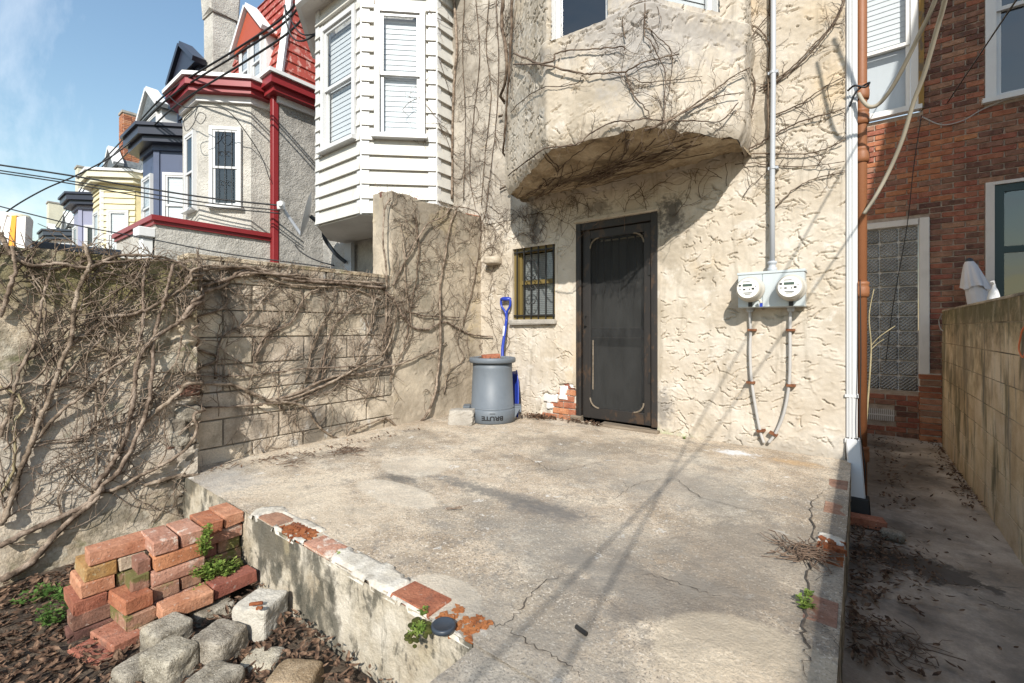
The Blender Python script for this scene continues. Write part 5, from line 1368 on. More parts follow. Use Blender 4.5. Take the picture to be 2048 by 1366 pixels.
for nm, lab, P, clips in (('cable', 'pale cable dropping from the left meter with rusty clips', [(1499, 617), (1501, 660), (1500, 705), (1503, 760), (1512, 820), (1521, 865), (1528, 886)], [(1503, 660, 0), (1500, 765, 0), (1521, 862, .25)]),
                          ('cable', 'pale cable dropping from the right meter with rusty clips', [(1581, 615), (1580, 660), (1580, 715), (1578, 770), (1568, 825), (1552, 865), (1537, 886)], [(1580, 660, 0), (1581, 771, 0), (1546, 868, -.4)])):
    t = thing(nm, lab, 'cable', tuple(onY(P[-1][0], P[-1][1], FAC - .03)), 'cables below the meters')
    b = MB(); b.tube(smooth_path(conv(P, .03), 7), .0115, 12); b.build('sheath', M['cable_white'], t, smooth=True)
    p0 = onY(P[0][0], P[0][1], FAC - .05); q = MB(); q.lathe([(.02, -.03), (.026, -.02), (.026, .0), (.034, .002), (.034, .012)], (p0[0], p0[1] + .02, p0[2]), 16); q.build('gland', M['conduit'], t)
    for (x, y, a) in clips:
        c = onY(x, y, FAC - .045); q = MB(); q.obox(c, (math.cos(a), 0, math.sin(a)), (0, -1, 0), (-math.sin(a), 0, math.cos(a)), (-.028, .032), (-.04, .006), (-.009, .009)); q.build('clip', M['rust'], t)

# ================================================================ grey bin standing upside down, things on and by it
CB = onZ(962, 846, SLAB); CBX, CBY = CB[0] - .0, CB[1] + .18
can = thing('dustbin', 'grey plastic dustbin standing upside down by the stucco wall', 'dustbin', (CBX, CBY, SLAB))
CH_ = .66
b = MB(); b.lathe([(.235, .0), (.243, .004), (.246, .125), (.238, .135), (.222, .14), (.206, .545), (.206, .60)], (CBX, CBY, SLAB + .004), 56); b.build('body', M['can_grey'], can, smooth=True)
b = MB(); b.lathe([(.20, .60), (.232, .602), (.243, .612), (.243, .645), (.236, .655), (.218, .657), (.208, .65), (.2, .625), (.0, .622)], (CBX, CBY, SLAB + .004), 56); b.build('base_rim', M['can_grey'], can, smooth=True)
b = MB(); b.lathe([(.226, .132), (.232, .138), (.232, .15), (.2215, .155)], (CBX, CBY, SLAB + .004), 56, cap=False); b.build('bead', M['can_grey'], can, smooth=True)
hd = np.array([CS, SN, 0]); hf = np.array([-SN, CS, 0])
for sg in (-1, 1):
    q = MB(); q.obox((CBX, CBY, SLAB), hd * sg, hf, UP, (.232, .30), (-.075, .075), (.145, .16)); 
    for yy in (-.07, .062): q.add([np.array([CBX, CBY, SLAB]) + hd * sg * x + hf * y + UP * z for y in (yy, yy + .008) for x, z in ((.23, .03), (.236, .16), (.30, .16))], [(0, 1, 2), (3, 5, 4), (0, 3, 4, 1), (1, 4, 5, 2), (2, 5, 3, 0)])
    q.obox((CBX, CBY, SLAB), hd * sg, hf, UP, (.285, .30), (-.075, .075), (.10, .146)); q.build('handle', M['can_grey'], can)
fc = bpy.data.curves.new('bin_print', 'FONT'); fc.body = "BRUTE"; fc.size = .075; fc.align_x = 'CENTER'; fc.align_y = 'CENTER'; fc.offset = .0022
fo_ = bpy.data.objects.new('bin_print', fc); link(fo_); dg = bpy.context.evaluated_depsgraph_get(); tm = fo_.evaluated_get(dg).to_mesh()
TV = [(-v.co.x, -v.co.y) for v in tm.vertices]; TF = [tuple(p.vertices) for p in tm.polygons]; fo_.evaluated_get(dg).to_mesh_clear(); bpy.data.objects.remove(fo_); bpy.data.curves.remove(fc)
a0 = math.atan2(-CBY, -CBX) + .0          # towards the camera
vs = []
for (x, y) in TV:
    a = a0 + x / .246; vs.append((CBX + .2476 * math.cos(a), CBY + .2476 * math.sin(a), SLAB + .066 + y * .8))
b = MB(); b.add(vs, TF); b.build('lettering', M['print_black'], can)
vs = []
q = MB()
for (x0, x1, y0, y1) in ((-.028, .028, .108, .114),):
    for k in range(8):
        xa = x0 + (x1 - x0) * k / 8; xb = x0 + (x1 - x0) * (k + 1) / 8
        q.add([(CBX + .2470 * math.cos(a0 + x / .246), CBY + .2470 * math.sin(a0 + x / .246), SLAB + y) for x, y in ((xa, y0), (xb, y0), (xb, y1), (xa, y1))], [(0, 1, 2, 3)])
q.build('small_lettering', M['print_black'], can)
o = piece('brick', UB[3], M['brick_orange'], (CBX + .01, CBY - .04, SLAB + .66), None, (.06, -.05, .9), (.92, 1, 1.05)); tag(o, 'broken orange brick lying on top of the upturned grey dustbin', 'brick')
p = onZ(914, 850, SLAB); v, f = rock((.25, .15, .15), 41, .86); ca_, sa_ = math.cos(.5), math.sin(.5)
v = np.stack([v[:, 0] * ca_ - v[:, 1] * sa_, v[:, 0] * sa_ + v[:, 1] * ca_, v[:, 2]], -1)
o = meshobj('concrete_lump', v + np.array([p[0], p[1] + .07, SLAB + .072]), f, M['concrete']); tag(o, 'rough grey concrete lump against the left foot of the dustbin', 'concrete')

# blue shovel leaning behind the bin
sh = thing('shovel', 'blue plastic snow shovel with D grip leaning on the wall behind the bin', 'shovel', (-2.85, FAC - .12, SLAB))
SY = FAC - .075
def sp(x, y, off=.07): return onY(x, y, FAC - off)
b = MB(); b.tube(smooth_path([sp(1013, 638, .06), sp(1011, 655, .07), sp(1008, 675, .09), sp(1005, 700, .12), sp(1006, 730, .15), sp(1012, 770, .17), sp(1020, 800, .17)], 5), .017, 12); b.build('shaft', M['blue_plastic'], sh, smooth=True)
b = MB(); b.tube(smooth_path([sp(1013, 640, .06), sp(1011, 625, .055), sp(1003, 612, .055), sp(1003, 598, .055), sp(1012, 596, .055), sp(1020, 598, .055), sp(1020, 612, .055), sp(1014, 624, .055), sp(1013, 640, .06)], 5), .0135, 10); b.tube([sp(1002, 599, .055), sp(1021, 598, .055)], .018, 12); b.build('grip', M['blue_plastic'], sh, smooth=True)
b = MB(); b.tube([sp(1009.5, 652, .072), sp(1007.5, 672, .088)], .0185, 12); b.build('sticker', M['white_vinyl'], sh)
vs = []; rows, cols = 10, 14
cA = sp(1030, 745, .17); cBt = sp(1030, 832, .25)
for j in range(rows):
    t = j / (rows - 1); c = cA + (cBt - cA) * t
    for i in range(cols):
        s_ = i / (cols - 1) * 2 - 1; wdt = .20 * (1 - .25 * (1 - t) ** 3)
        vs.append(c + np.array([s_ * wdt - .12, -.12 * (1 - s_ * s_) * -1 * .6 - .05 * t, .03 * s_ * s_ * (1 - t)]))
b = MB(); b.add(vs, [(j * cols + i, j * cols + i + 1, (j + 1) * cols + i + 1, (j + 1) * cols + i) for j in range(rows - 1) for i in range(cols - 1)])
sc_ = b.build('scoop', M['blue_plastic'], sh, smooth=True); md = sc_.modifiers.new('thick', 'SOLIDIFY'); md.thickness = .008

# ================================================================ stack of loose bricks against the patio
BRK = {'o': ('brick_orange', 'orange'), 's': ('brick_salmon', 'salmon'), 'r': ('brick_red', 'dark red'), 'p': ('brick_plum', 'plum'), 'w': ('brick_white', 'whitewashed'), 'm': ('brick_mossy', 'mossy'),
       'y': ('brick_yellow', 'yellow stained'), 't': ('brick_tan', 'tan'), 'b': ('brick_brown', 'brown'), 'd': ('brick_dark', 'dark')}
ORD = ['top', 'second', 'third', 'fourth', 'fifth', 'sixth']
BH = .0615
used_labels = {}
def loose(xf, y0, y1, z0, key, label, rot=None, depth=None, roll=(0, 0)):
    """a brick whose sunny face lies at x = xf, from y0 to y1"""
    w_ = y1 - y0; stretcher = w_ > .15
    d = depth or (.098 if stretcher else .198)
    xc_ = xf - d / 2; rz = RND.uniform(-.03, .03) if rot is None else rot
    base = UB[RND.randrange(7)]
    if stretcher: o = piece('brick', base, M[BRK[key][0]], (xc_, (y0 + y1) / 2, z0 + .03), None, (roll[0], roll[1], math.pi / 2 + rz), (w_ / .20, d / .095, 1))
    else: o = piece('brick', base, M[BRK[key][0]], (xc_, (y0 + y1) / 2, z0 + .03), None, (roll[0], roll[1], rz), (d / .20, w_ / .095, 1))
    lab = BRK[key][1] + ' brick, ' + label
    assert lab not in used_labels, lab
    used_labels[lab] = 1
    tag(o, lab, 'brick', 'loose bricks stacked against the patio edge'); return o
TOPZ = -.96
zr = lambda c: TOPZ - BH * c
SR = 'of the stack end touching the patio'
loose(-2.535, .815, .905, zr(1) + .004, 'o', 'top course, left one of the pair touching the patio')
loose(-2.545, .910, 1.00, zr(1) + .012, 's', 'top course, right one of the pair touching the patio')
loose(-2.560, .80, 1.00, zr(2), 'p', 'second course ' + SR)
loose(-2.575, .79, .89, zr(3), 'p', 'third course, left one ' + SR); loose(-2.575, .895, .995, zr(3), 'm', 'third course, right one ' + SR)
loose(-2.57, .80, 1.0, zr(4), 'm', 'fourth course ' + SR); loose(-2.57, .80, 1.0, zr(5), 'b', 'fifth course ' + SR)
loose(-2.57, .79, .99, zr(6), 'r', 'lowest course ' + SR)
SM = 'of the middle column of the stack'
loose(-2.475, .605, .70, zr(1) + .008, 'w', 'top left ' + SM, depth=.21); loose(-2.485, .708, .80, zr(1) + .006, 'w', 'top right ' + SM, depth=.21)
loose(-2.468, .61, .80, zr(2) + .002, 'o', 'second course ' + SM); loose(-2.462, .60, .80, zr(3), 'p', 'third course ' + SM)
loose(-2.460, .60, .70, zr(4), 'm', 'fourth course, left ' + SM); loose(-2.47, .706, .79, zr(4), 'b', 'fourth course, right ' + SM)
loose(-2.458, .60, .80, zr(5), 'w', 'fifth course ' + SM); loose(-2.46, .60, .80, zr(6), 'b', 'lowest course ' + SM)
SLF = 'of the left column of the stack'
loose(-2.60, .415, .615, zr(1) + .002, 's', 'long one on top ' + SLF, depth=.10)
loose(-2.60, .40, .505, zr(2), 'y', 'second course, left ' + SLF); loose(-2.60, .512, .61, zr(2), 't', 'second course, right ' + SLF)
loose(-2.60, .385, .50, zr(3), 's', 'third course, left ' + SLF); loose(-2.61, .505, .60, zr(3), 'm', 'third course, right ' + SLF)
loose(-2.60, .365, .475, zr(4), 'r', 'fourth course, left ' + SLF); loose(-2.61, .48, .58, zr(4), 'b', 'fourth course, right ' + SLF)
loose(-2.60, .36, .56, zr(5), 'd', 'fifth course ' + SLF); loose(-2.59, .35, .55, zr(6), 'd', 'lowest course ' + SLF)
SF = 'of the short front steps of the stack'
loose(-2.50, .555, .60, zr(2) + .004, 'b', 'broken stub between left and middle columns', depth=.09)
loose(-2.485, .53, .595, zr(3) + .004, 'm', 'broken end below the stub between the columns', depth=.11)
loose(-2.425, .485, .585, zr(4) + .006, 'o', 'topmost ' + SF, depth=.17, rot=.12)
loose(-2.415, .49, .595, zr(5) + .003, 'm', 'second ' + SF, depth=.18, rot=.10)
loose(-2.36, .425, .53, zr(6) + .004, 's', 'third ' + SF, depth=.20, rot=.18)
loose(-2.40, .54, .60, zr(6), 't', 'beside the third front step', depth=.15)
loose(-2.34, .36, .46, GROUND - .02, 'r', 'lowest ' + SF, depth=.20, rot=.25)
loose(-2.33, .60, .79, -1.252, 's', 'lying in front of the middle column over the granite', rot=-.02)
loose(-2.345, .795, .985, -1.248, 'r', 'lying in front of the stack beside the patio face', rot=.02)

# rough granite setts in the soil
def sett(px, py, zc, size, mat, label, seed, rz=0.0, sq=.62, tilt=(0, 0)):
    c = onZ(px, py, zc); v, f = rock([q * .84 for q in size], seed, sq * .86, 16, .5)
    R_ = np.array(Matrix.Rotation(rz, 3, 'Z') @ Matrix.Rotation(tilt[0], 3, 'X') @ Matrix.Rotation(tilt[1], 3, 'Y')); v = v @ R_.T
    o = meshobj('stone_block', v + c, f, mat)
    return tag(o, label, 'stone', 'stone blocks in front of the brick stack')
sett(522, 1228, -1.235, (.19, .19, .17), M['whitewash'], 'whitewashed cubic stone block with orange chips beside the patio face', 301, .5, .88)
sett(440, 1292, -1.265, (.185, .17, .15), M['granite'], 'grey granite block in the centre of the stones', 302, .45, .88)
sett(335, 1272, -1.265, (.17, .17, .13), M['granite'], 'pale granite block under the projecting brick', 303, .2, .85)
sett(338, 1330, -1.265, (.19, .15, .16), M['granite'], 'large worn granite block nearest the lower left corner', 304, .35, .86)
sett(425, 1225, -1.305, (.14, .19, .09), M['granite'], 'low flat granite block behind, under the brick row', 305, .0, .7)
sett(590, 1366, -1.285, (.20, .16, .12), M['granite_brown'], 'brown stone block at the bottom beside the patio face', 306, .6, .62)
sett(525, 1332, -1.32, (.17, .15, .10), M['granite'], 'sunken grey stone between the white and brown blocks', 307, .7, .6)
sett(428, 1375, -1.29, (.19, .17, .12), M['granite'], 'granite block at the bottom edge below the central one', 308, .4, .62)
sett(280, 1350, -1.30, (.15, .18, .13), M['granite'], 'shaded stone block at the bottom left of the stones', 309, .2, .65)
for k, (px, py, ln, a) in enumerate(((512, 1207, .05, .9), (519, 1216, .025, .8))):
    c = onZ(px, py, -1.145); v, f = rock((ln, .014, .010), 60 + k, .6); R_ = np.array(Matrix.Rotation(a, 3, 'Z')); o = meshobj('brick_chip', v @ R_.T + c, f, M['broken_brick'])
    tag(o, ['long orange brick chip on the whitewashed stone', 'short orange brick chip on the whitewashed stone'][k], 'brick chip')
# black plastic cap on the patio corner
c = onZ(887, 1257, SLAB + .012); b = MB(); b.lathe([(.037, 0), (.039, .004), (.039, .012), (.034, .016), (.031, .013), (.0, .013)], c, 32); tag(b.build('plastic_cap', M['dark_metal'], smooth=True), 'round black plastic cap on the patio corner bricks', 'puck')
c = onZ(1162, 1265, SLAB + .006); b = MB(); b.tube([c + (-.022, .008, .006), c + (.022, -.004, .006)], .007, 8); tag(b.build('rubber_peg', M['black_iron']), 'small black peg lying on the concrete in the foreground', 'peg')
# ================================================================ vines
class Surf:
    def __init__(s, chain): s.P, s.L = chain_frame(chain); s.seg = []; 
    def frame(s, a):
        k = min(max(int(np.searchsorted(s.L, a, side='right')) - 1, 0), len(s.P) - 2); u = (s.P[k + 1] - s.P[k]) / (s.L[k + 1] - s.L[k])
        return s.P[k] + u * (a - s.L[k]), np.array([u[1], -u[0]])
    def pt(s, a, z, off):
        p, n = s.frame(min(max(a, .001), s.L[-1] - .001)); q = p + n * off; return np.array([q[0], q[1], z])
    def hit(s, x, y):
        r = ray(x, y); best = None
        for k in range(len(s.P) - 1):
            u = s.P[k + 1] - s.P[k]; ln = np.linalg.norm(u); u = u / ln; n = np.array([u[1], -u[0]])
            dn = r[0] * n[0] + r[1] * n[1]
            if dn >= 0: continue
            d = s.P[k].dot(n) / dn
            if d <= 0: continue
            a = (r[:2] * d - s.P[k]).dot(u)
            if -.08 <= a <= ln + .08 and (best is None or d < best[0]): best = (d, s.L[k] + min(max(a, 0), ln), r[2] * d)
        return best[1:] if best else None
LOW = Surf([(XOLD, -1.4), (XOLD, YJOIN), (XBLK, YJOIN + .03), (XBLK, FAC), (XH, FAC)])
HIGH = Surf([(-4.2, FAC)] + BCH[1:-1] + [(-.70, FAC), (XH, FAC)])
HIGH = Surf([(-4.2, FAC), (-2.961, FAC), BA, BB1, BB, BC, (-.70, FAC - .001), (XH, FAC)])

def twig(b, S, a, z, ang, L, r, rs, depth=0, zlim=None, off0=.006, curl=.25, up=.05):
    n = max(3, int(L / .028)); st = L / n; pts = []; o = off0 + rs.uniform(0, .012)
    A, Zc = a, z
    for k in range(n + 1):
        pts.append(S.pt(A, Zc, o)); ang += rs.gauss(0, curl) ; ang += up * math.cos(ang) 
        A += st * math.cos(ang); Zc += st * math.sin(ang); o = min(max(o + rs.gauss(0, .004), r + .003), .045)
        if zlim and not (zlim[0] < Zc < zlim[1]): break
        if depth < 2 and rs.random() < (.34 if depth == 0 else .16):
            twig(b, S, A, Zc, ang + rs.choice((-1, 1)) * rs.uniform(.5, 1.3), L * rs.uniform(.2, .5), r * .62, rs, depth + 1, zlim, o, curl, up)
    if len(pts) > 2: b.tube(pts, [r * (1 - .6 * k / len(pts)) for k in range(len(pts))], 4 if r < .0045 else 5, cap=False)

def conv_pts(S, pts, sc, ox, oy):
    out = []
    for (x, y) in pts:
        h = S.hit(ox + x / sc, oy + y / sc)
        if h: out.append(h)
    return out
def vine(S, hits, r0, r1, label, rs, ntw=10, tl=(.12, .45), tr=.0035, mat=None, group=None, zlim=None, off=.0, wob=.18, curl=.25, up=.05, sides=8, name='vine'):
    """a stem that clings to the wall, with its twigs"""
    if len(hits) < 2: return None
    q = smooth_path([(h[0], h[1], 0) for h in hits], 7); n = len(q); path = []; R_ = []
    o = r0 + .006 + off
    for k, p in enumerate(q):
        r = r0 + (r1 - r0) * k / max(1, n - 1); o = min(max(o + rs.gauss(0, .004), r * .8 + .004 + off), r + .03 + off)
        path.append(S.pt(p[0] + rs.gauss(0, .002), p[1] + rs.gauss(0, .002), o)); R_.append(r * rs.uniform(.88, 1.12))
    b = MB(); b.tube(path, R_, sides, wob=wob); v = b.build(name, mat or M['vine'], smooth=True); tag(v, label, 'vine', group)
    if ntw:
        t = MB()
        for _ in range(ntw):
            k = rs.randrange(1, n - 1); d = q[min(k + 1, n - 1)] - q[k - 1]; a0 = math.atan2(d[1], d[0])
            twig(t, S, q[k][0], q[k][1], a0 + rs.choice((-1, 1)) * rs.uniform(.35, 1.25), rs.uniform(*tl), tr * rs.uniform(.6, 1.3), rs, zlim=zlim, curl=curl, up=up, off0=.006 + off)
        if t.v: tag(t.build('twigs', mat or M['vine'], v, smooth=True), kind='stuff')
    return v
rs = random.Random(3)
Z5 = (2.438, 0, 440); Z6 = (2.356, 360, 380); Z3 = (2.844, 1000, 0); Z2 = (2.627, 600, 0); Z1 = (3.2, 0, 960)
def full(pts, Z): return [(Z[1] + x / Z[0], Z[2] + y / Z[0]) for x, y in pts]
GOLD = 'vines on the old stucco wall'; GBLK = 'vines on the cinder block wall'; GPIER = 'vines on the stucco pier'; GFAC = 'vines on the house wall'; GBAY = 'vines on the bay'
LZ = (GROUND + .05, .47)
old = [
 ('thick trunk vine forking right across the top of the block wall', full([(0, 630), (180, 530), (330, 370), (450, 240), (590, 130), (640, 50)], Z1) + full([(460, 1290), (530, 1200), (590, 1100), (630, 960), (650, 820), (660, 700), (720, 600), (830, 520), (930, 440), (1000, 380), (1100, 290), (1180, 262), (1268, 262), (1500, 275)], Z5), .020, .011, 16),
 ('thick trunk vine rising beside the first one to the wall top', full([(0, 410), (200, 310), (400, 220), (560, 140)], Z1) + full([(500, 1280), (560, 1230), (640, 1090), (690, 970), (720, 850), (735, 700), (745, 600), (770, 470), (800, 370), (835, 215)], Z5), .018, .010, 16),
 ('long vine looping from the stucco wall across the middle of the block wall', full([(670, 1010), (780, 910), (870, 830), (930, 795), (1050, 795), (1150, 810), (1268, 860)], Z5) + full([(300, 945), (400, 985), (500, 1000), (580, 1020), (620, 1080), (680, 1140), (760, 1170), (800, 1130), (860, 1110), (950, 1075)], Z6), .016, .009, 16),
 ('pale stout vine climbing the far left of the stucco wall', full([(0, 280), (40, 200), (100, 20)], Z1) + full([(90, 1230), (150, 1090), (190, 970), (240, 870), (290, 700), (340, 580), (360, 400), (400, 280), (430, 205), (400, 120)], Z5), .018, .010, 18),
 ('branch vine slanting right from the stout left stem', full([(150, 1090), (250, 980), (330, 900), (400, 850), (465, 785), (500, 740), (600, 680), (660, 640)], Z5), .012, .007, 10),
 ('thin vine rising at the left edge past the moss', full([(0, 1060), (60, 880), (70, 800), (110, 700), (180, 560), (200, 400), (240, 260)], Z5), .012, .007, 12),
 ('short thick vine at the top left corner of the stucco wall', full([(0, 470), (40, 340), (70, 240), (55, 130)], Z5), .014, .009, 8),
 ('yellow green shoot hanging at the left edge of the stucco wall', full([(-20, 1366), (60, 1220), (75, 990), (112, 920), (85, 850), (0, 810)], Z5), .009, .006, 0),
 ('vine sweeping from mid stucco wall up over the corner joint', full([(330, 600), (440, 540), (510, 480), (640, 460), (720, 430), (830, 370), (920, 300), (1030, 240), (1140, 230), (1268, 255)], Z5), .012, .008, 14),
 ('slender diagonal vine between the two left trunks', full([(280, 800), (400, 670), (500, 560), (540, 470), (600, 400), (680, 270)], Z5), .009, .005, 10),
 ('hanging vine rod over bare plaster in the middle of stucco wall', full([(465, 770), (462, 900), (466, 1080), (470, 1240)], Z5), .007, .005, 3),
 ('short hanging vine rod right of the longer one', full([(478, 850), (510, 950), (530, 1050), (538, 1120)], Z5), .006, .004, 3),
 ('vine runner along the top edge of the stucco wall', full([(0, 60), (60, 170), (150, 225), (280, 215), (420, 235), (560, 180), (700, 175), (830, 195), (930, 250), (1000, 235)], Z5), .013, .009, 13),
 ('second thinner runner just under the stucco wall top', full([(60, 160), (200, 240), (330, 225), (430, 200), (520, 210), (640, 200), (760, 190), (900, 215)], Z5), .009, .006, 11),
 ('vine slanting up the right part of stucco wall to its top', full([(660, 640), (690, 500), (690, 350), (700, 240), (715, 190)], Z5), .011, .007, 9),
 ('low vine running right along the foot of the rubble joint', full([(460, 1320), (560, 1310), (680, 1240), (800, 1180), (900, 1110), (950, 1010), (1030, 920), (1150, 905), (1268, 898)], Z5) + full([(330, 1008), (450, 1000), (540, 1000)], Z6), .014, .009, 12),
 ('lowest vine along the patio edge below the block wall', full([(1060, 0), (1180, -40)], Z1) + full([(700, 1290), (850, 1250), (1000, 1232), (1130, 1212), (1268, 1218)], Z5), .012, .009, 8),
 ('forked vine above the bare plaster near the joint', full([(880, 560), (860, 680), (800, 760), (750, 830), (690, 880)], Z5), .007, .004, 8),
 ('vine branch reaching above the wall top like antlers', full([(370, 380), (400, 290), (470, 255), (520, 215), (570, 160)], Z5), .010, .006, 6),
]
for lab, P, r0, r1, nt in old:
    vine(LOW, conv_pts(LOW, P, 1, 0, 0), r0 * .80, r1 * .80, lab, rs, nt, (.10, .5), .0036, group=GOLD, zlim=(GROUND + .1, .50), off=.004, mat=M['vine_green'] if 'green' in lab else M['vine'], curl=.15)
blk = [
 ('top left bundle vine bending over the block wall top', [(0, 610), (100, 530), (180, 460), (270, 390), (380, 385), (500, 420), (640, 435), (760, 442), (960, 462)], .014, .010, 22),
 ('bundle vine along the very top of the block wall', [(20, 440), (120, 400), (300, 365), (420, 385), (560, 415), (740, 428), (950, 440)], .013, .009, 22),
 ('second bundle vine under the block wall coping', [(60, 420), (200, 420), (350, 400), (480, 440), (620, 455), (800, 462), (950, 520)], .010, .007, 22),
 ('vine climbing the left of the block wall to the bundle', [(150, 900), (170, 790), (130, 700), (135, 640), (190, 560), (215, 450), (265, 390)], .009, .006, 12),
 ('slanting vine in the upper left of the block wall', [(160, 890), (190, 700), (280, 640), (350, 560), (400, 500), (470, 450)], .008, .005, 12),
 ('slanting vine in the upper middle of the block wall', [(345, 805), (370, 730), (420, 670), (520, 620), (560, 545), (600, 490), (650, 468)], .009, .005, 12),
 ('dark wire like vine straight across the blocks', [(60, 872), (260, 875), (420, 862), (560, 842), (760, 832), (950, 826)], .006, .005, 6),
 ('vine fanning right from the middle loop toward the pier', [(400, 990), (500, 985), (600, 950), (700, 905), (800, 850), (900, 800), (955, 760), (1000, 640), (1010, 560)], .013, .007, 18),
 ('lower fan vine crossing onto the pier', [(430, 990), (550, 955), (650, 905), (760, 872), (860, 862), (960, 832), (1040, 815), (1150, 770), (1250, 720)], .012, .006, 18),
 ('upright vine in the right half of the block wall', [(665, 890), (680, 760), (720, 640), (790, 575), (880, 530)], .008, .005, 12),
 ('thin upright vine left of the upright one', [(590, 900), (610, 780), (655, 650), (700, 570), (740, 480)], .007, .004, 12),
 ('bowed vine dipping toward the pier foot', [(520, 1000), (620, 960), (720, 905), (820, 930), (900, 962), (950, 975)], .008, .005, 10),
 ('straight dark stem hanging from the bundle near the pier', [(780, 470), (830, 540), (880, 640), (940, 755)], .007, .005, 2),
 ('short upright vine at the right end of the blocks', [(820, 850), (850, 740), (890, 640), (900, 540), (890, 470)], .006, .004, 12),
]
for lab, P, r0, r1, nt in blk:
    vine(LOW, conv_pts(LOW, full(P, Z6), 1, 0, 0), r0, r1, lab, rs, int(nt * .65), (.12, .5), .0034, group=GBLK, zlim=(SLAB + .02, .53), mat=M['vine'], off=.002)
pier = [
 ('tall main vine up the middle of the stucco pier', [(1050, 1130), (1110, 1100), (1160, 1040), (1190, 960), (1205, 880), (1215, 750), (1215, 600), (1220, 450), (1240, 330), (1265, 180), (1305, 80)], .015, .008, 34),
 ('snaking vine across the middle of the pier to the house', [(930, 445), (1010, 530), (1050, 600), (1100, 650), (1160, 655), (1240, 622), (1300, 650), (1370, 682), (1480, 692)], .012, .008, 20),
 ('shorter snaking vine just above the snaking one', [(1060, 570), (1130, 590), (1210, 596), (1310, 602)], .008, .005, 12),
 ('vine at the foot of the pier joining the main stem', [(940, 1080), (970, 1075), (1010, 1110), (1050, 1132)], .012, .010, 4),
 ('left upright vine on the pier', [(1060, 700), (1085, 560), (1110, 400), (1120, 250), (1105, 120)], .008, .005, 26),
 ('vine near the left edge of the pier', [(985, 900), (1020, 800), (1080, 650), (1060, 480), (1050, 300), (1030, 150)], .007, .004, 26),
 ('arching vine from pier edge to its top', [(1000, 450), (1060, 330), (1150, 170), (1230, 130), (1290, 80), (1400, 110), (1440, 180)], .008, .005, 26),
 ('vine climbing the pier edge corner', [(965, 760), (968, 560), (965, 400), (950, 250), (960, 100), (985, 40)], .010, .007, 22),
 ('right upright vine on the pier near the house', [(1330, 640), (1370, 480), (1400, 330), (1420, 180), (1440, 120)], .007, .004, 26),
 ('low twiggy vine behind the dustbin', [(1240, 960), (1260, 860), (1330, 800), (1300, 700), (1330, 600)], .005, .003, 24),
]
for lab, P, r0, r1, nt in pier:
    vine(LOW, conv_pts(LOW, full(P, Z6), 1, 0, 0), r0, r1, lab, rs, int(nt * .75), (.10, .42), .0032, group=GPIER, zlim=(SLAB + .05, 1.42), mat=M['vine_dark'] if 'right' in lab or 'shorter' in lab else M['vine'], off=.0)
fac = [
 ('vine slanting right from the bay corner above the meter box', LOW, [(1380, 872), (1480, 822), (1540, 782), (1700, 702), (1850, 662), (1965, 620)], .007, .004, 10),
 ('level vine from bay corner to the downspout', LOW, [(1380, 880), (1560, 880), (1750, 880), (1880, 842), (1965, 800)], .006, .004, 10),
 ('vine curving up right to the roof beside the downspout', LOW, [(1500, 520), (1620, 440), (1750, 330), (1850, 220), (1920, 120), (1985, 10)], .007, .004, 8),
 ('twin vine just above the one curving to the roof', LOW, [(1480, 512), (1650, 400), (1780, 270), (1900, 130), (1960, 0)], .006, .004, 8),
 ('vine crossing the conduit in the upper right wall', LOW, [(1530, 670), (1700, 602), (1850, 502), (1972, 440)], .006, .003, 10),
 ('lower right vine slanting below the level one', LOW, [(1560, 1190), (1660, 1092), (1780, 1022), (1962, 980)], .005, .003, 8),
 ('vine running up behind the conduit', LOW, [(1530, 800), (1530, 560), (1532, 340), (1540, 150), (1535, 0)], .006, .005, 12),
 ('arched vine left of the conduit near the frame top', LOW, [(1540, 280), (1500, 200), (1455, 160), (1400, 138)], .006, .004, 4),
 ('vine up the inner corner of bay and wall', LOW, [(1390, 780), (1440, 600), (1450, 470), (1400, 330), (1395, 140), (1388, 0)], .006, .005, 14),
 ('short vine from wall corner to the arched vine', LOW, [(1410, 260), (1450, 190), (1500, 130), (1560, 70)], .004, .003, 5),
 ('vine fan below the level vine', LOW, [(1340, 940), (1440, 930), (1560, 945), (1750, 950), (1960, 930)], .004, .003, 12),
]
for lab, S, P, r0, r1, nt in fac:
    vine(S, conv_pts(S, full(P, Z3), 1, 0, 0), r0, r1, lab, rs, nt, (.06, .22), .0022, group=GFAC, mat=M['vine_dark'], curl=.3, sides=6, off=.006)
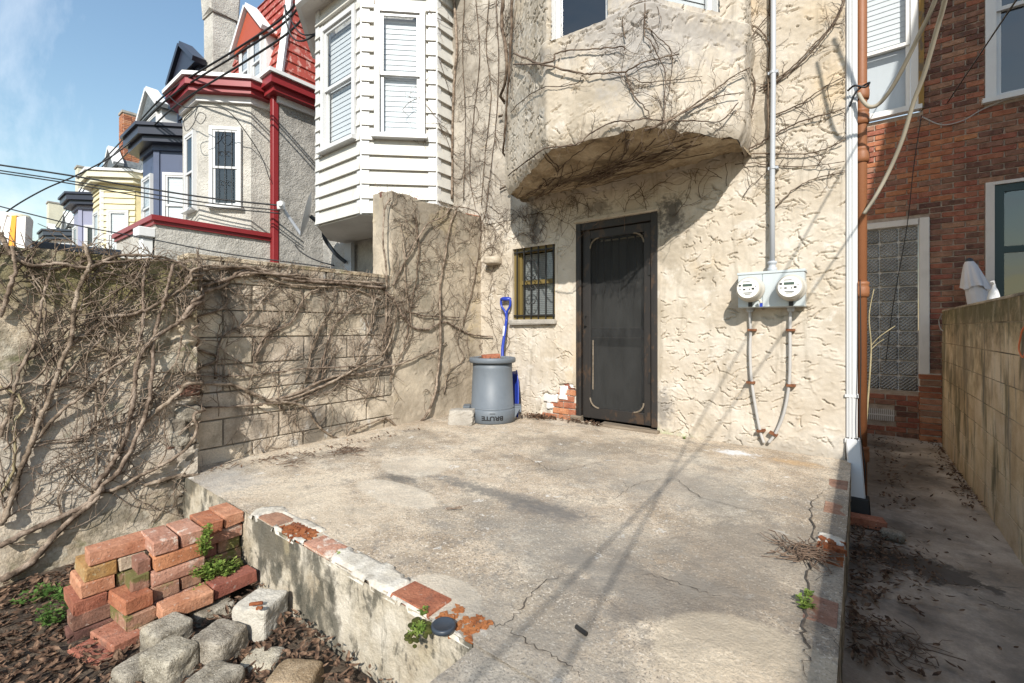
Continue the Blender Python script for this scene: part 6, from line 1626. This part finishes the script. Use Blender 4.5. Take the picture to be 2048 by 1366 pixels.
bayv = [
 ('main dark vine crossing the bay face', [(95, 305), (270, 360), (440, 425), (560, 432), (720, 415), (850, 350), (1000, 322)], .0085, .004, 14),
 ('upper dark vine joining the main bay vine', [(95, 368), (220, 382), (330, 320), (420, 300), (560, 290), (700, 280), (720, 300)], .007, .004, 12),
 ('vine dropping down the middle of the bay', [(720, 425), (760, 540), (800, 620), (850, 700)], .005, .003, 10),
 ('vine slanting from bay bottom to its right corner', [(830, 745), (1000, 662), (1150, 562), (1300, 452), (1400, 402)], .0075, .004, 12),
 ('second slanting vine just below the first on the bay', [(850, 745), (1030, 652), (1200, 572), (1340, 542)], .006, .003, 12),
 ('vine along the lower edge of the bay', [(60, 1000), (220, 860), (440, 832), (520, 765), (640, 702), (760, 692), (900, 692), (1050, 700), (1230, 700), (1330, 600)], .006, .004, 30),
 ('thin hanging stem over the stained bay centre', [(865, 0), (880, 200), (912, 400), (918, 600), (908, 690)], .004, .003, 6),
 ('second thin hanging stem right of the stained centre', [(880, 150), (960, 300), (968, 420), (940, 560)], .0035, .002, 6),
 ('curled stem under the upper windows of the bay', [(720, 230), (700, 130), (740, 50), (830, 20), (870, 90), (880, 180)], .004, .003, 8),
 ('thin vine low on the left of the bay', [(70, 640), (180, 540), (300, 500), (440, 480), (480, 440)], .004, .003, 8),
 ('thin vine curving on the right bay face', [(760, 450), (850, 470), (980, 460), (1140, 442)], .004, .002, 8),
]
for lab, P, r0, r1, nt in bayv:
    vine(HIGH, conv_pts(HIGH, full(P, Z3), 1, 0, 0), r0, r1, lab, rs, nt, (.05, .25), .0021, group=GBAY, mat=M['vine_dark'], curl=.32, sides=6, off=.008)
side = [
 ('stout pale vine beside the white siding', [(818, 0), (832, 250), (815, 500), (808, 800), (812, 1050)], .016, .014, 20, 'vine'),
 ('dark bundled vine trunk at the bay edge', [(1085, 0), (1080, 150), (1110, 300), (1090, 480), (1060, 620)], .020, .014, 14, 'vine_dark'),
 ('second dark trunk hugging the bay edge', [(1130, 0), (1128, 200), (1118, 400), (1098, 600), (1075, 800), (1060, 1000)], .013, .010, 14, 'vine_dark'),
 ('thin upright stem nearest the pale vine', [(870, 0), (862, 300), (880, 600), (870, 1060)], .006, .004, 24, 'vine_dark'),
 ('thin upright stem in the middle of the recess', [(930, 0), (950, 300), (920, 600), (900, 900), (930, 1090)], .006, .004, 26, 'vine_dark'),
 ('thin wavy stem right of the middle one', [(1000, 0), (985, 250), (1010, 500), (980, 800), (960, 1080)], .006, .004, 26, 'vine_dark'),
 ('thin upright stem beside the dark bundle', [(1040, 0), (1050, 300), (1040, 600), (1010, 900), (985, 1150)], .006, .004, 26, 'vine_dark'),
]
for lab, P, r0, r1, nt, m_ in side:
    vine(HIGH, conv_pts(HIGH, full(P, Z2), 1, 0, 0), r0, r1, lab, rs, nt, (.12, .5), .003, group='vines between the two bays', mat=M[m_], curl=.26, off=.012)
# twigs sprawling over the siding of the white bay
WS = Surf([(-5.83, 3.195), (-4.79, 3.195), (-4.12, 3.825), (-4.12, FAC)])
tb = MB()
for P in ([(700, 640), (760, 720), (790, 800)], [(680, 60), (720, 100), (800, 130)], [(540, 580), (580, 540), (640, 530), (700, 620)], [(650, 430), (660, 480), (650, 510)], [(640, 700), (660, 720), (650, 760)], [(720, 300), (760, 420), (800, 560)], [(730, 650), (770, 690), (800, 780)]):
    h = conv_pts(WS, full(P, Z2), 1, 0, 0)
    if len(h) > 1:
        tb.tube([WS.pt(a, z, .02) for a, z, _ in smooth_path([(q[0], q[1], 0) for q in h], 5)], .0035, 5)
        for a, z in h: twig(tb, WS, a, z, rs.uniform(0, 6.3), .2, .0025, rs)
o = tb.build('vine_sprigs', M['vine_dark']); tag(o, 'thin dark vine sprigs straying over the white siding', 'vine', kind='stuff')
# stems under the bay and on the shaded wall below it
ub = MB()
for k in range(34):
    t0 = rs.uniform(0, 1); x0 = rs.uniform(-2.9, -1.9); p = np.array([x0, rs.uniform(3.75, 4.05)]); 
    d = np.array([1, -.35 + rs.uniform(-.35, .2)]); pts = []
    for s_ in range(rs.randint(16, 46)):
        pts.append((p[0], p[1], BZ + .012 - rs.uniform(0, .012))); d = d / np.linalg.norm(d); p = p + d * .045; d = d + np.array([rs.gauss(0, .10), rs.gauss(0, .12)])
        lo = np.interp(p[0], [-2.96, -1.93, -1.155, -.665], [3.70, 2.93, 2.99, 3.65])
        if p[1] < lo + .02 or p[1] > 4.08 or p[0] > -.72: break
    if len(pts) > 4: ub.tube(pts, rs.uniform(.002, .005), 5, cap=False)
o = ub.build('bay_underside_vines', M['vine_dark']); tag(o, 'mat of dark vine stems under the bay', 'vine', kind='stuff')
ub = MB(); SH_ = Surf([(XL, FAC), (XH, FAC)])
for k in range(42):
    twig(ub, SH_, rs.uniform(.15, 1.5) if k < 30 else rs.uniform(1.5, 3.0), rs.uniform(.85, 1.35), rs.uniform(.2, 2.9), rs.uniform(.25, .7), .003, rs, zlim=(.7, 1.40), off0=.012)
for k in range(14): twig(ub, SH_, rs.uniform(.12, .62), rs.uniform(-.3, .9), rs.uniform(.8, 2.3), rs.uniform(.25, .6), .003, rs, zlim=(-.8, 1.3), off0=.012)
o = ub.build('shaded_vine_twigs', M['vine_dark']); tag(o, 'tangle of vine twigs on the shaded wall below the bay', 'vine', kind='stuff')
# dense brush of twigs along the wall tops and on the pier
ub = MB()
for k in range(36):
    y = rs.uniform(.15, 2.75); twig(ub, LOW, 1.4 + y + (.17 if y > YJOIN else 0), rs.uniform(.25, .46), rs.uniform(-.6, 3.7), rs.uniform(.08, .32), .0034, rs, zlim=(.0, .56), off0=.012)
for k in range(12): y = rs.uniform(.1, 1.05); twig(ub, LOW, 1.4 + y, rs.uniform(-.9, .1), rs.uniform(.5, 2.0), rs.uniform(.3, .8), rs.uniform(.004, .0075), rs, zlim=(-1.1, .50), off0=.012, curl=.16)
for k in range(26): y = rs.uniform(1.2, 2.7); twig(ub, LOW, 1.57 + y, rs.uniform(-.7, .2), rs.uniform(.3, 2.2), rs.uniform(.25, .7), rs.uniform(.003, .006), rs, zlim=(-.9, .50), off0=.012, curl=.2)
for k in range(100): twig(ub, LOW, 1.4 + rs.uniform(2.9, 4.1) + .17, rs.uniform(.3, 1.36), rs.uniform(-.4, 3.5), rs.uniform(.08, .3), .0028, rs, zlim=(-.2, 1.42), off0=.010)
o = ub.build('wall_top_twigs', M['vine']); tag(o, 'bristling dry vine twigs along the wall tops and pier', 'vine', kind='stuff')

# ================================================================ cables
def cable(label, pts, r, mat, n=8, sides=6, group=None, name='cable'):
    b = MB(); b.tube(smooth_path(pts, n), r, sides); return tag(b.build(name, mat, smooth=True), label, 'cable', group)
A2 = np.array([.0, 4.06, 1.70])
cable('slack tan cable from the downspout up past the brick wall window', [at(x, y, d) for x, y, d in ((1728, 428, 3.22), (1750, 395, 3.17), (1779, 340, 3.10), (1805, 278, 3.0), (1827, 205, 2.9), (1849, 146, 2.8), (1874, 58, 2.66), (1892, -8, 2.55), (1950, -260, 2.2), (2200, -1200, 1.6))], .0125, M['cable_tan'], 10)
cable('tan cable looping under the top of the downspout and up right', [at(x, y, d) for x, y, d in ((1717, 187, 3.2), (1728, 205, 3.17), (1742, 214, 3.14), (1761, 205, 3.1), (1786, 172, 3.02), (1812, 124, 2.92), (1838, 70, 2.82), (1871, -2, 2.68), (1960, -260, 2.3), (2250, -1250, 1.6))], .0125, M['cable_tan'], 10)
cable('thin dark wire running down across the glass block window', [(.57, YBRICK - .08, 2.50), (.50, YBRICK - .10, 1.9), (.44, YBRICK - .10, 1.2), (.32, YBRICK - .06, .3), (.25, YBRICK - .04, -.4)], .005, M['cable_black'])
cable('pale wire strung along the brick wall under the upper windows', [(.58, YBRICK - .03, 2.50), (.75, YBRICK - .03, 2.36), (.92, YBRICK - .03, 2.36), (1.08, YBRICK - .03, 2.44), (1.3, YBRICK - .03, 2.50), (1.7, YBRICK - .03, 2.55)], .006, M['cable_white'])
cable('knot of wires tied at the downspout strap', [A2 + (-.07, .0, .02), A2 + (-.03, -.03, .03), A2 + (.03, -.03, .0), A2 + (.05, -.02, .03), A2 + (-.02, -.02, -.01), A2 + (-.06, .0, -.10)], .007, M['cable_black'])
cable('thin grey wire hanging down along the brown pipe', [(.0, 4.07, .35), (.005, 4.06, -.2), (.0, 4.05, -.7), (.03, 4.04, -1.0), (.01, 4.03, -1.2)], .004, M['cable_black'])
cable('upper overhead wire added to cast a shadow line on wall and patio', [(.70, YBRICK - .01, 3.79), (.80, 3, 2.55), (.75, 1, 1.76), (.70, -1, .98), (.67, -2.2, .52)], .0065, M['cable_black'])  # added wire, laid so its shadow crosses the house wall and patio
cable('lower overhead wire added to cast a shadow line on wall and patio', [(.80, YBRICK - .01, 2.61), (.80, 3, 1.91), (.74, 1, 1.48), (.63, -1, 1.12), (.55, -2.4, .86)], .0065, M['cable_black'])  # second added wire, run to cast the other shadow line
cable('high overhead cable right of the patio', [(3.45, 1.6, 3.95), (3.5, 0, 4.0), (3.55, -4, 4.1), (3.6, -12, 4.3)], .022, M['cable_black'])
GW = 'utility wires over the row of houses'
sgm = [(606, -10, 6.3), (560, 40, 6.8), (470, 100, 7.6), (335, 186, 8.7), (262, 262, 11), (190, 340, 14.5), (150, 395, 17), (110, 455, 21)]
for k, (dy, dx, lab) in enumerate(((0, 0, 'upper of three service wires sagging from white bay to the far row'), (9, 4, 'middle of three service wires sagging from white bay to the far row'), (26, 16, 'lowest of three service wires sagging from white bay to the far row'))):
    cable(lab, [at(x + dx * 1.0, y + dy * min(1, 9 / d), d) for x, y, d in sgm], .017, M['cable_black'], group=GW)
for k, (y0, y1, ym, lab) in enumerate(((330, 411, 378, 'top of three level wires running to the grey house drainpipe'), (341, 421, 388, 'middle of three level wires running to the grey house drainpipe'), (346, 427, 396, 'bottom of three level wires running to the grey house drainpipe'))):
    cable(lab, [at(-60, y0 - 9, 8.2), at(0, y0, 8.2), at(140, y0 + 21, 8.2), at(300, ym, 8.2), at(430, (ym + y1) / 2 + 3, 8.2), at(560, y1, 8.25)], .012 if k else .016, M['cable_black'], group=GW)
cable('lone wire climbing from the bare tree to the navy house', [at(-20, 450, 9.5), at(30, 412, 9.5), at(90, 378, 9.5), at(150, 352, 9.5), at(215, 318, 9.6), at(262, 284, 9.8)], .014, M['cable_black'], group=GW)
cable('low wire crossing over the wall toward the grey extension', [at(-30, 405, 6.6), at(60, 428, 6.6), at(160, 452, 6.6), at(300, 478, 6.6), at(440, 505, 6.6), at(560, 522, 6.6), at(660, 535, 6.6)], .010, M['cable_black'], group=GW)
cable('tangled drop wire on the grey house bay', [at(336, 190, 8.2), at(352, 205, 8.1), at(372, 215, 8.05), at(410, 213, 7.95), at(455, 222, 8.0), at(490, 262, 8.25), at(522, 312, 8.4), at(540, 360, 8.45)], .009, M['cable_black'], group=GW)
cable('coiled wire ends hanging at the grey bay corner', [at(396, 212, 8.0), at(390, 235, 8.0), at(402, 248, 8.0), at(412, 232, 8.0), at(398, 226, 8.0), at(386, 250, 8.05), at(372, 262, 8.1), at(368, 240, 8.1), at(385, 222, 8.05)], .006, M['cable_black'], group=GW)
cable('black wire loop by the red mansard', [at(570, 10, 6.4), at(573, 45, 6.4), at(585, 75, 6.4), at(605, 82, 6.3), at(630, 70, 6.25), at(648, 62, 6.2)], .012, M['cable_black'], group=GW)
cable('short wire with insulators by the red mansard', [at(568, 12, 6.45), at(582, 40, 6.45), at(596, 62, 6.4), at(612, 70, 6.35), at(640, 66, 6.25)], .010, M['cable_black'], group=GW)
cable('loose black cable hanging on the grey side wall', [at(590, 490, 7.6), at(600, 502, 7.6), at(618, 514, 7.55), at(642, 524, 7.5), at(668, 531, 7.4)], .012, M['cable_black'], group=GW)

# ================================================================ leaf litter, twigs, weeds
def litter(name, label, n, place, size, mat, seed, cat='leaves', curl=.6):
    rs = random.Random(seed); b = MB()
    for _ in range(n):
        p = place(rs)
        if p is None: continue
        x, y, z = p; L = rs.uniform(*size); w = L * rs.uniform(.28, .5); a = rs.uniform(0, 6.283); tx, ty = rs.gauss(0, .35), rs.gauss(0, .35); c = rs.uniform(.1, curl)
        u = np.array([math.cos(a), math.sin(a), tx]); v = np.array([-math.sin(a), math.cos(a), ty]); o = np.array([x, y, z])
        row = []
        for k, (t, ww) in enumerate(((-.5, .05), (-.2, .8), (.15, 1.0), (.5, .06))):
            h = c * L * (t * t) * 1.3
            row.append((o + u * L * t - v * w * ww / 2 + UP * (h + c * w * .6 * ww), o + u * L * t + UP * h, o + u * L * t + v * w * ww / 2 + UP * (h + c * w * .6 * ww)))
        vs = [q for r_ in row for q in r_]; b.add(vs, [(3 * k + j, 3 * k + j + 1, 3 * k + j + 4, 3 * k + j + 3) for k in range(3) for j in range(2)])
    return tag(b.build(name, mat), label, cat, kind='stuff')
def g1(rs):
    x, y = rs.uniform(-3.4, -1.0), rs.uniform(.05, .98)
    return (x, y, GROUND + .028 + abs(rs.gauss(0, .012)) + (.05 * math.exp(-((y - .98) / .10) ** 2)))
litter('fallen_leaves', 'brown fallen leaves covering the soil around the stones', 5200, g1, (.014, .048), M['leaf_dead'], 5)
def g1b(rs): return (rs.uniform(-2.56, -2.40), rs.uniform(.82, 1.0), -1.245 + rs.uniform(-.02, .015))
litter('leaf_heap', 'dry leaves lodged on the brick ledge beside the patio', 90, g1b, (.03, .07), M['leaf_dead'], 6)
def g2(rs):
    k = rs.random()
    if k < .35: y = rs.uniform(2.2, 3.75); x = -.04 + abs(rs.gauss(0, .10)); 
    elif k < .5: y = rs.gauss(3.3, .2); x = .08 + abs(rs.gauss(0, .14))
    elif k < .72: y = rs.uniform(4.6, 7.1); x = XR - .01 - abs(rs.gauss(0, .07))
    elif k < .9: y = rs.uniform(4.2, 7.0); x = .12 + abs(rs.gauss(0, .14))
    else: y = rs.uniform(1.2, 7); x = rs.uniform(-.03, .68)
    if not -.045 < x < XR - .005: return None
    return (x, y, GROUND + .03 + abs(rs.gauss(0, .012)))
litter('passage_leaves', 'dark brown leaf litter drifted along the passage edges', 1300, g2, (.016, .045), M['leaf_dead'], 7)
def g3(rs):
    k = rs.random()
    if k < .45: x, y = rs.gauss(CBX + .32, .09), FAC - .06 - abs(rs.gauss(0, .08))
    elif k < .8: x, y = rs.gauss(CBX - .38, .16), rs.gauss(CBY + .12, .12)
    else: x, y = rs.uniform(-2.7, -2.0), FAC - .06 - abs(rs.gauss(0, .03))
    if (x - CBX) ** 2 + (y - CBY) ** 2 < .26 ** 2 or y > FAC - .02 or x < XBLK + .02: return None
    return (x, y, SLAB + .012 + abs(rs.gauss(0, .012)))
litter('bin_leaves', 'small drift of dead leaves around the dustbin foot', 420, g3, (.025, .06), M['leaf_dead'], 8)
def g4(rs):
    a, r = rs.uniform(0, 6.283), .19 * math.sqrt(rs.random()); return (CBX + r * math.cos(a), CBY + r * math.sin(a), SLAB + .636 + rs.uniform(0, .012))
litter('bin_debris', 'dirt and dead leaves on top of the upturned dustbin', 120, g4, (.02, .05), M['leaf_dead'], 9)
def g5(rs):
    t = rs.random(); p = onZ(410 + 430 * t, 938 - 85 * t + rs.uniform(0, 10), SLAB); return (p[0] + abs(rs.gauss(0, .03)), p[1] + rs.gauss(0, .03), SLAB + .008)
litter('edge_leaves', 'scattered leaf crumbs along the foot of the block wall', 110, g5, (.012, .035), M['leaf_dead'], 10)
def twigheap(label, c, r, n, L, seed, name='twig_heap'):
    rs = random.Random(seed); b = MB()
    for _ in range(n):
        a, q = rs.uniform(0, 6.283), r * math.sqrt(rs.random()); p = c + np.array([q * math.cos(a), q * math.sin(a) * .8, .006 + rs.uniform(0, .018)]); d = rs.uniform(0, 6.283); ln = rs.uniform(*L); pts = []
        for k in range(5):
            pts.append(p.copy()); d += rs.gauss(0, .3); p = p + np.array([math.cos(d), math.sin(d), rs.gauss(0, .12)]) * ln / 4; p[2] = max(p[2], c[2] + .003)
        b.tube(pts, rs.uniform(.0012, .0026), 4, cap=False)
    return tag(b.build(name, M['twig']), label, 'twigs', kind='stuff')
twigheap('nest of dry brown twigs on the right edge of the patio', onZ(1602, 1108, SLAB), .085, 90, (.06, .15), 1)
twigheap('small heap of dry twigs near the foot of the block wall', onZ(694, 905, SLAB), .10, 55, (.05, .14), 2)
twigheap('line of dry twigs along the edge of the patio by the blocks', onZ(590, 920, SLAB), .22, 36, (.05, .12), 3)
twigheap('thin curved twig lying on the open patio', onZ(890, 1022, SLAB), .03, 3, (.08, .14), 4)
twigheap('rootlets growing over the passage concrete', onZ(1765, 1280, GROUND + .016), .14, 40, (.08, .22), 5)
def leafy(name, label, spots, mat, seed, size=.014, cat='plant', n=60, tall=.1):
    """a clump of small oval leaves on short stems"""
    rs = random.Random(seed); c0 = np.array(spots[0][0]); t = thing(name, label, cat, tuple(c0)); b = MB(); st = MB()
    for (c, r, hgt, cnt) in spots:
        c = np.array(c)
        for _ in range(cnt):
            a, q = rs.uniform(0, 6.283), r * math.sqrt(rs.random()); root = c + np.array([q * .5 * math.cos(a), q * .5 * math.sin(a), 0]); tip = c + np.array([q * math.cos(a), q * math.sin(a), hgt * rs.uniform(.35, 1.0)])
            st.tube([root, (root + tip) / 2 + np.array([0, 0, .01]), tip], .0011, 3, cap=False)
            for _k in range(6):
                s_ = rs.uniform(.35, 1); p = root + (tip - root) * s_; d = rs.uniform(0, 6.283); L = size * rs.uniform(.6, 1.3); u = np.array([math.cos(d), math.sin(d), rs.uniform(-.1, .6)]); v = np.cross(u, UP); v /= np.linalg.norm(v)
                b.add([p, p + u * L * .5 + v * L * .32, p + u * L, p + u * L * .5 - v * L * .32], [(0, 1, 2, 3)])
    tag(b.build('leaves', mat, t), kind='stuff'); tag(st.build('stems', mat, t), kind='stuff'); return t
leafy('weed', 'bright green weed spilling down the front of the brick stack', [((-2.44, .80, -1.16), .075, .06, 60), ((-2.45, .79, -1.07), .03, .10, 26), ((-2.46, .86, -1.20), .09, .06, 60), ((-2.40, .80, -1.24), .07, .05, 40), ((-2.47, .81, -1.0), .018, .07, 16)], M['weed'], 1, .016)
leafy('weed', 'dark green weed in the corner left of the brick stack', [((-2.98, .42, GROUND + .03), .10, .10, 40), ((-2.80, .33, GROUND + .03), .06, .10, 22), ((-3.1, .30, GROUND + .03), .08, .07, 24)], M['weed_dark'], 2, .020)
leafy('weed', 'tiny green sprig in the crack at the right patio edge', [(tuple(onZ(1612, 1215, SLAB)), .03, .035, 14), (tuple(onZ(1617, 1195, SLAB)), .015, .03, 6)], M['weed'], 3, .016)
leafy('weed', 'green sprig by the middle of the front brick edging', [(tuple(onZ(674, 1114, SLAB)), .012, .02, 8)], M['weed'], 4, .012)
leafy('weed', 'low green tuft beside the white mortar edging', [(tuple(onZ(722, 1147, SLAB)), .018, .015, 12), (tuple(onZ(735, 1152, SLAB)), .015, .012, 8)], M['weed'], 5, .010)
leafy('weed', 'green tuft growing from the broken corner bricks of the patio', [(tuple(onZ(850, 1228, SLAB)), .025, .03, 14), (tuple(onZ(838, 1262, SLAB)), .035, .02, 26)], M['weed'], 6, .009)
leafy('weed', 'tiny weed at the wall foot right of the door', [(tuple(onZ(1368, 878, SLAB)), .02, .02, 10)], M['weed'], 7, .012)
def mossclump(label, pts, seed):
    b = MB(); rs = random.Random(seed)
    for (c, r) in pts:
        for _ in range(18):
            v, f = rock((r * rs.uniform(.3, .6), r * rs.uniform(.3, .6), r * .25), rs.randrange(9999), .2); b.add(v + np.array(c) + np.array([rs.uniform(-r, r), rs.uniform(-r, r) * .6, rs.uniform(-.004, .004)]), f)
    return tag(b.build('moss', M['moss']), label, 'moss', kind='stuff')
mossclump('cushion of moss on the broken patio corner', [(tuple(onZ(845, 1255, SLAB)), .045), (tuple(onZ(828, 1278, SLAB - .01)), .03)], 1)
mossclump('moss on the bricks beside the patio face', [((-2.50, .93, -1.19), .06), ((-2.50, .86, -1.20), .05)], 2)
# sapling shoot growing by the brown pipe
b = MB(); P = [at(x, y, 3.42) for x, y in ((1726, 990), (1728, 900), (1734, 820), (1740, 740), (1742, 690), (1738, 640), (1741, 610), (1748, 578))]
b.tube(smooth_path(P, 5), [.009 - .00018 * k for k in range(36)], 7)
b.tube(smooth_path([at(x, y, 3.42) for x, y in ((1742, 692), (1756, 676), (1772, 664), (1790, 652))], 4), [.0035] * 13, 5); b.tube(smooth_path([at(x, y, 3.42) for x, y in ((1741, 700), (1754, 688), (1768, 678))], 4), [.003] * 9, 5)
tag(b.build('sapling', M['vine_green'], smooth=True), 'bare tan sapling shoot rising beside the brown pipe', 'sapling')
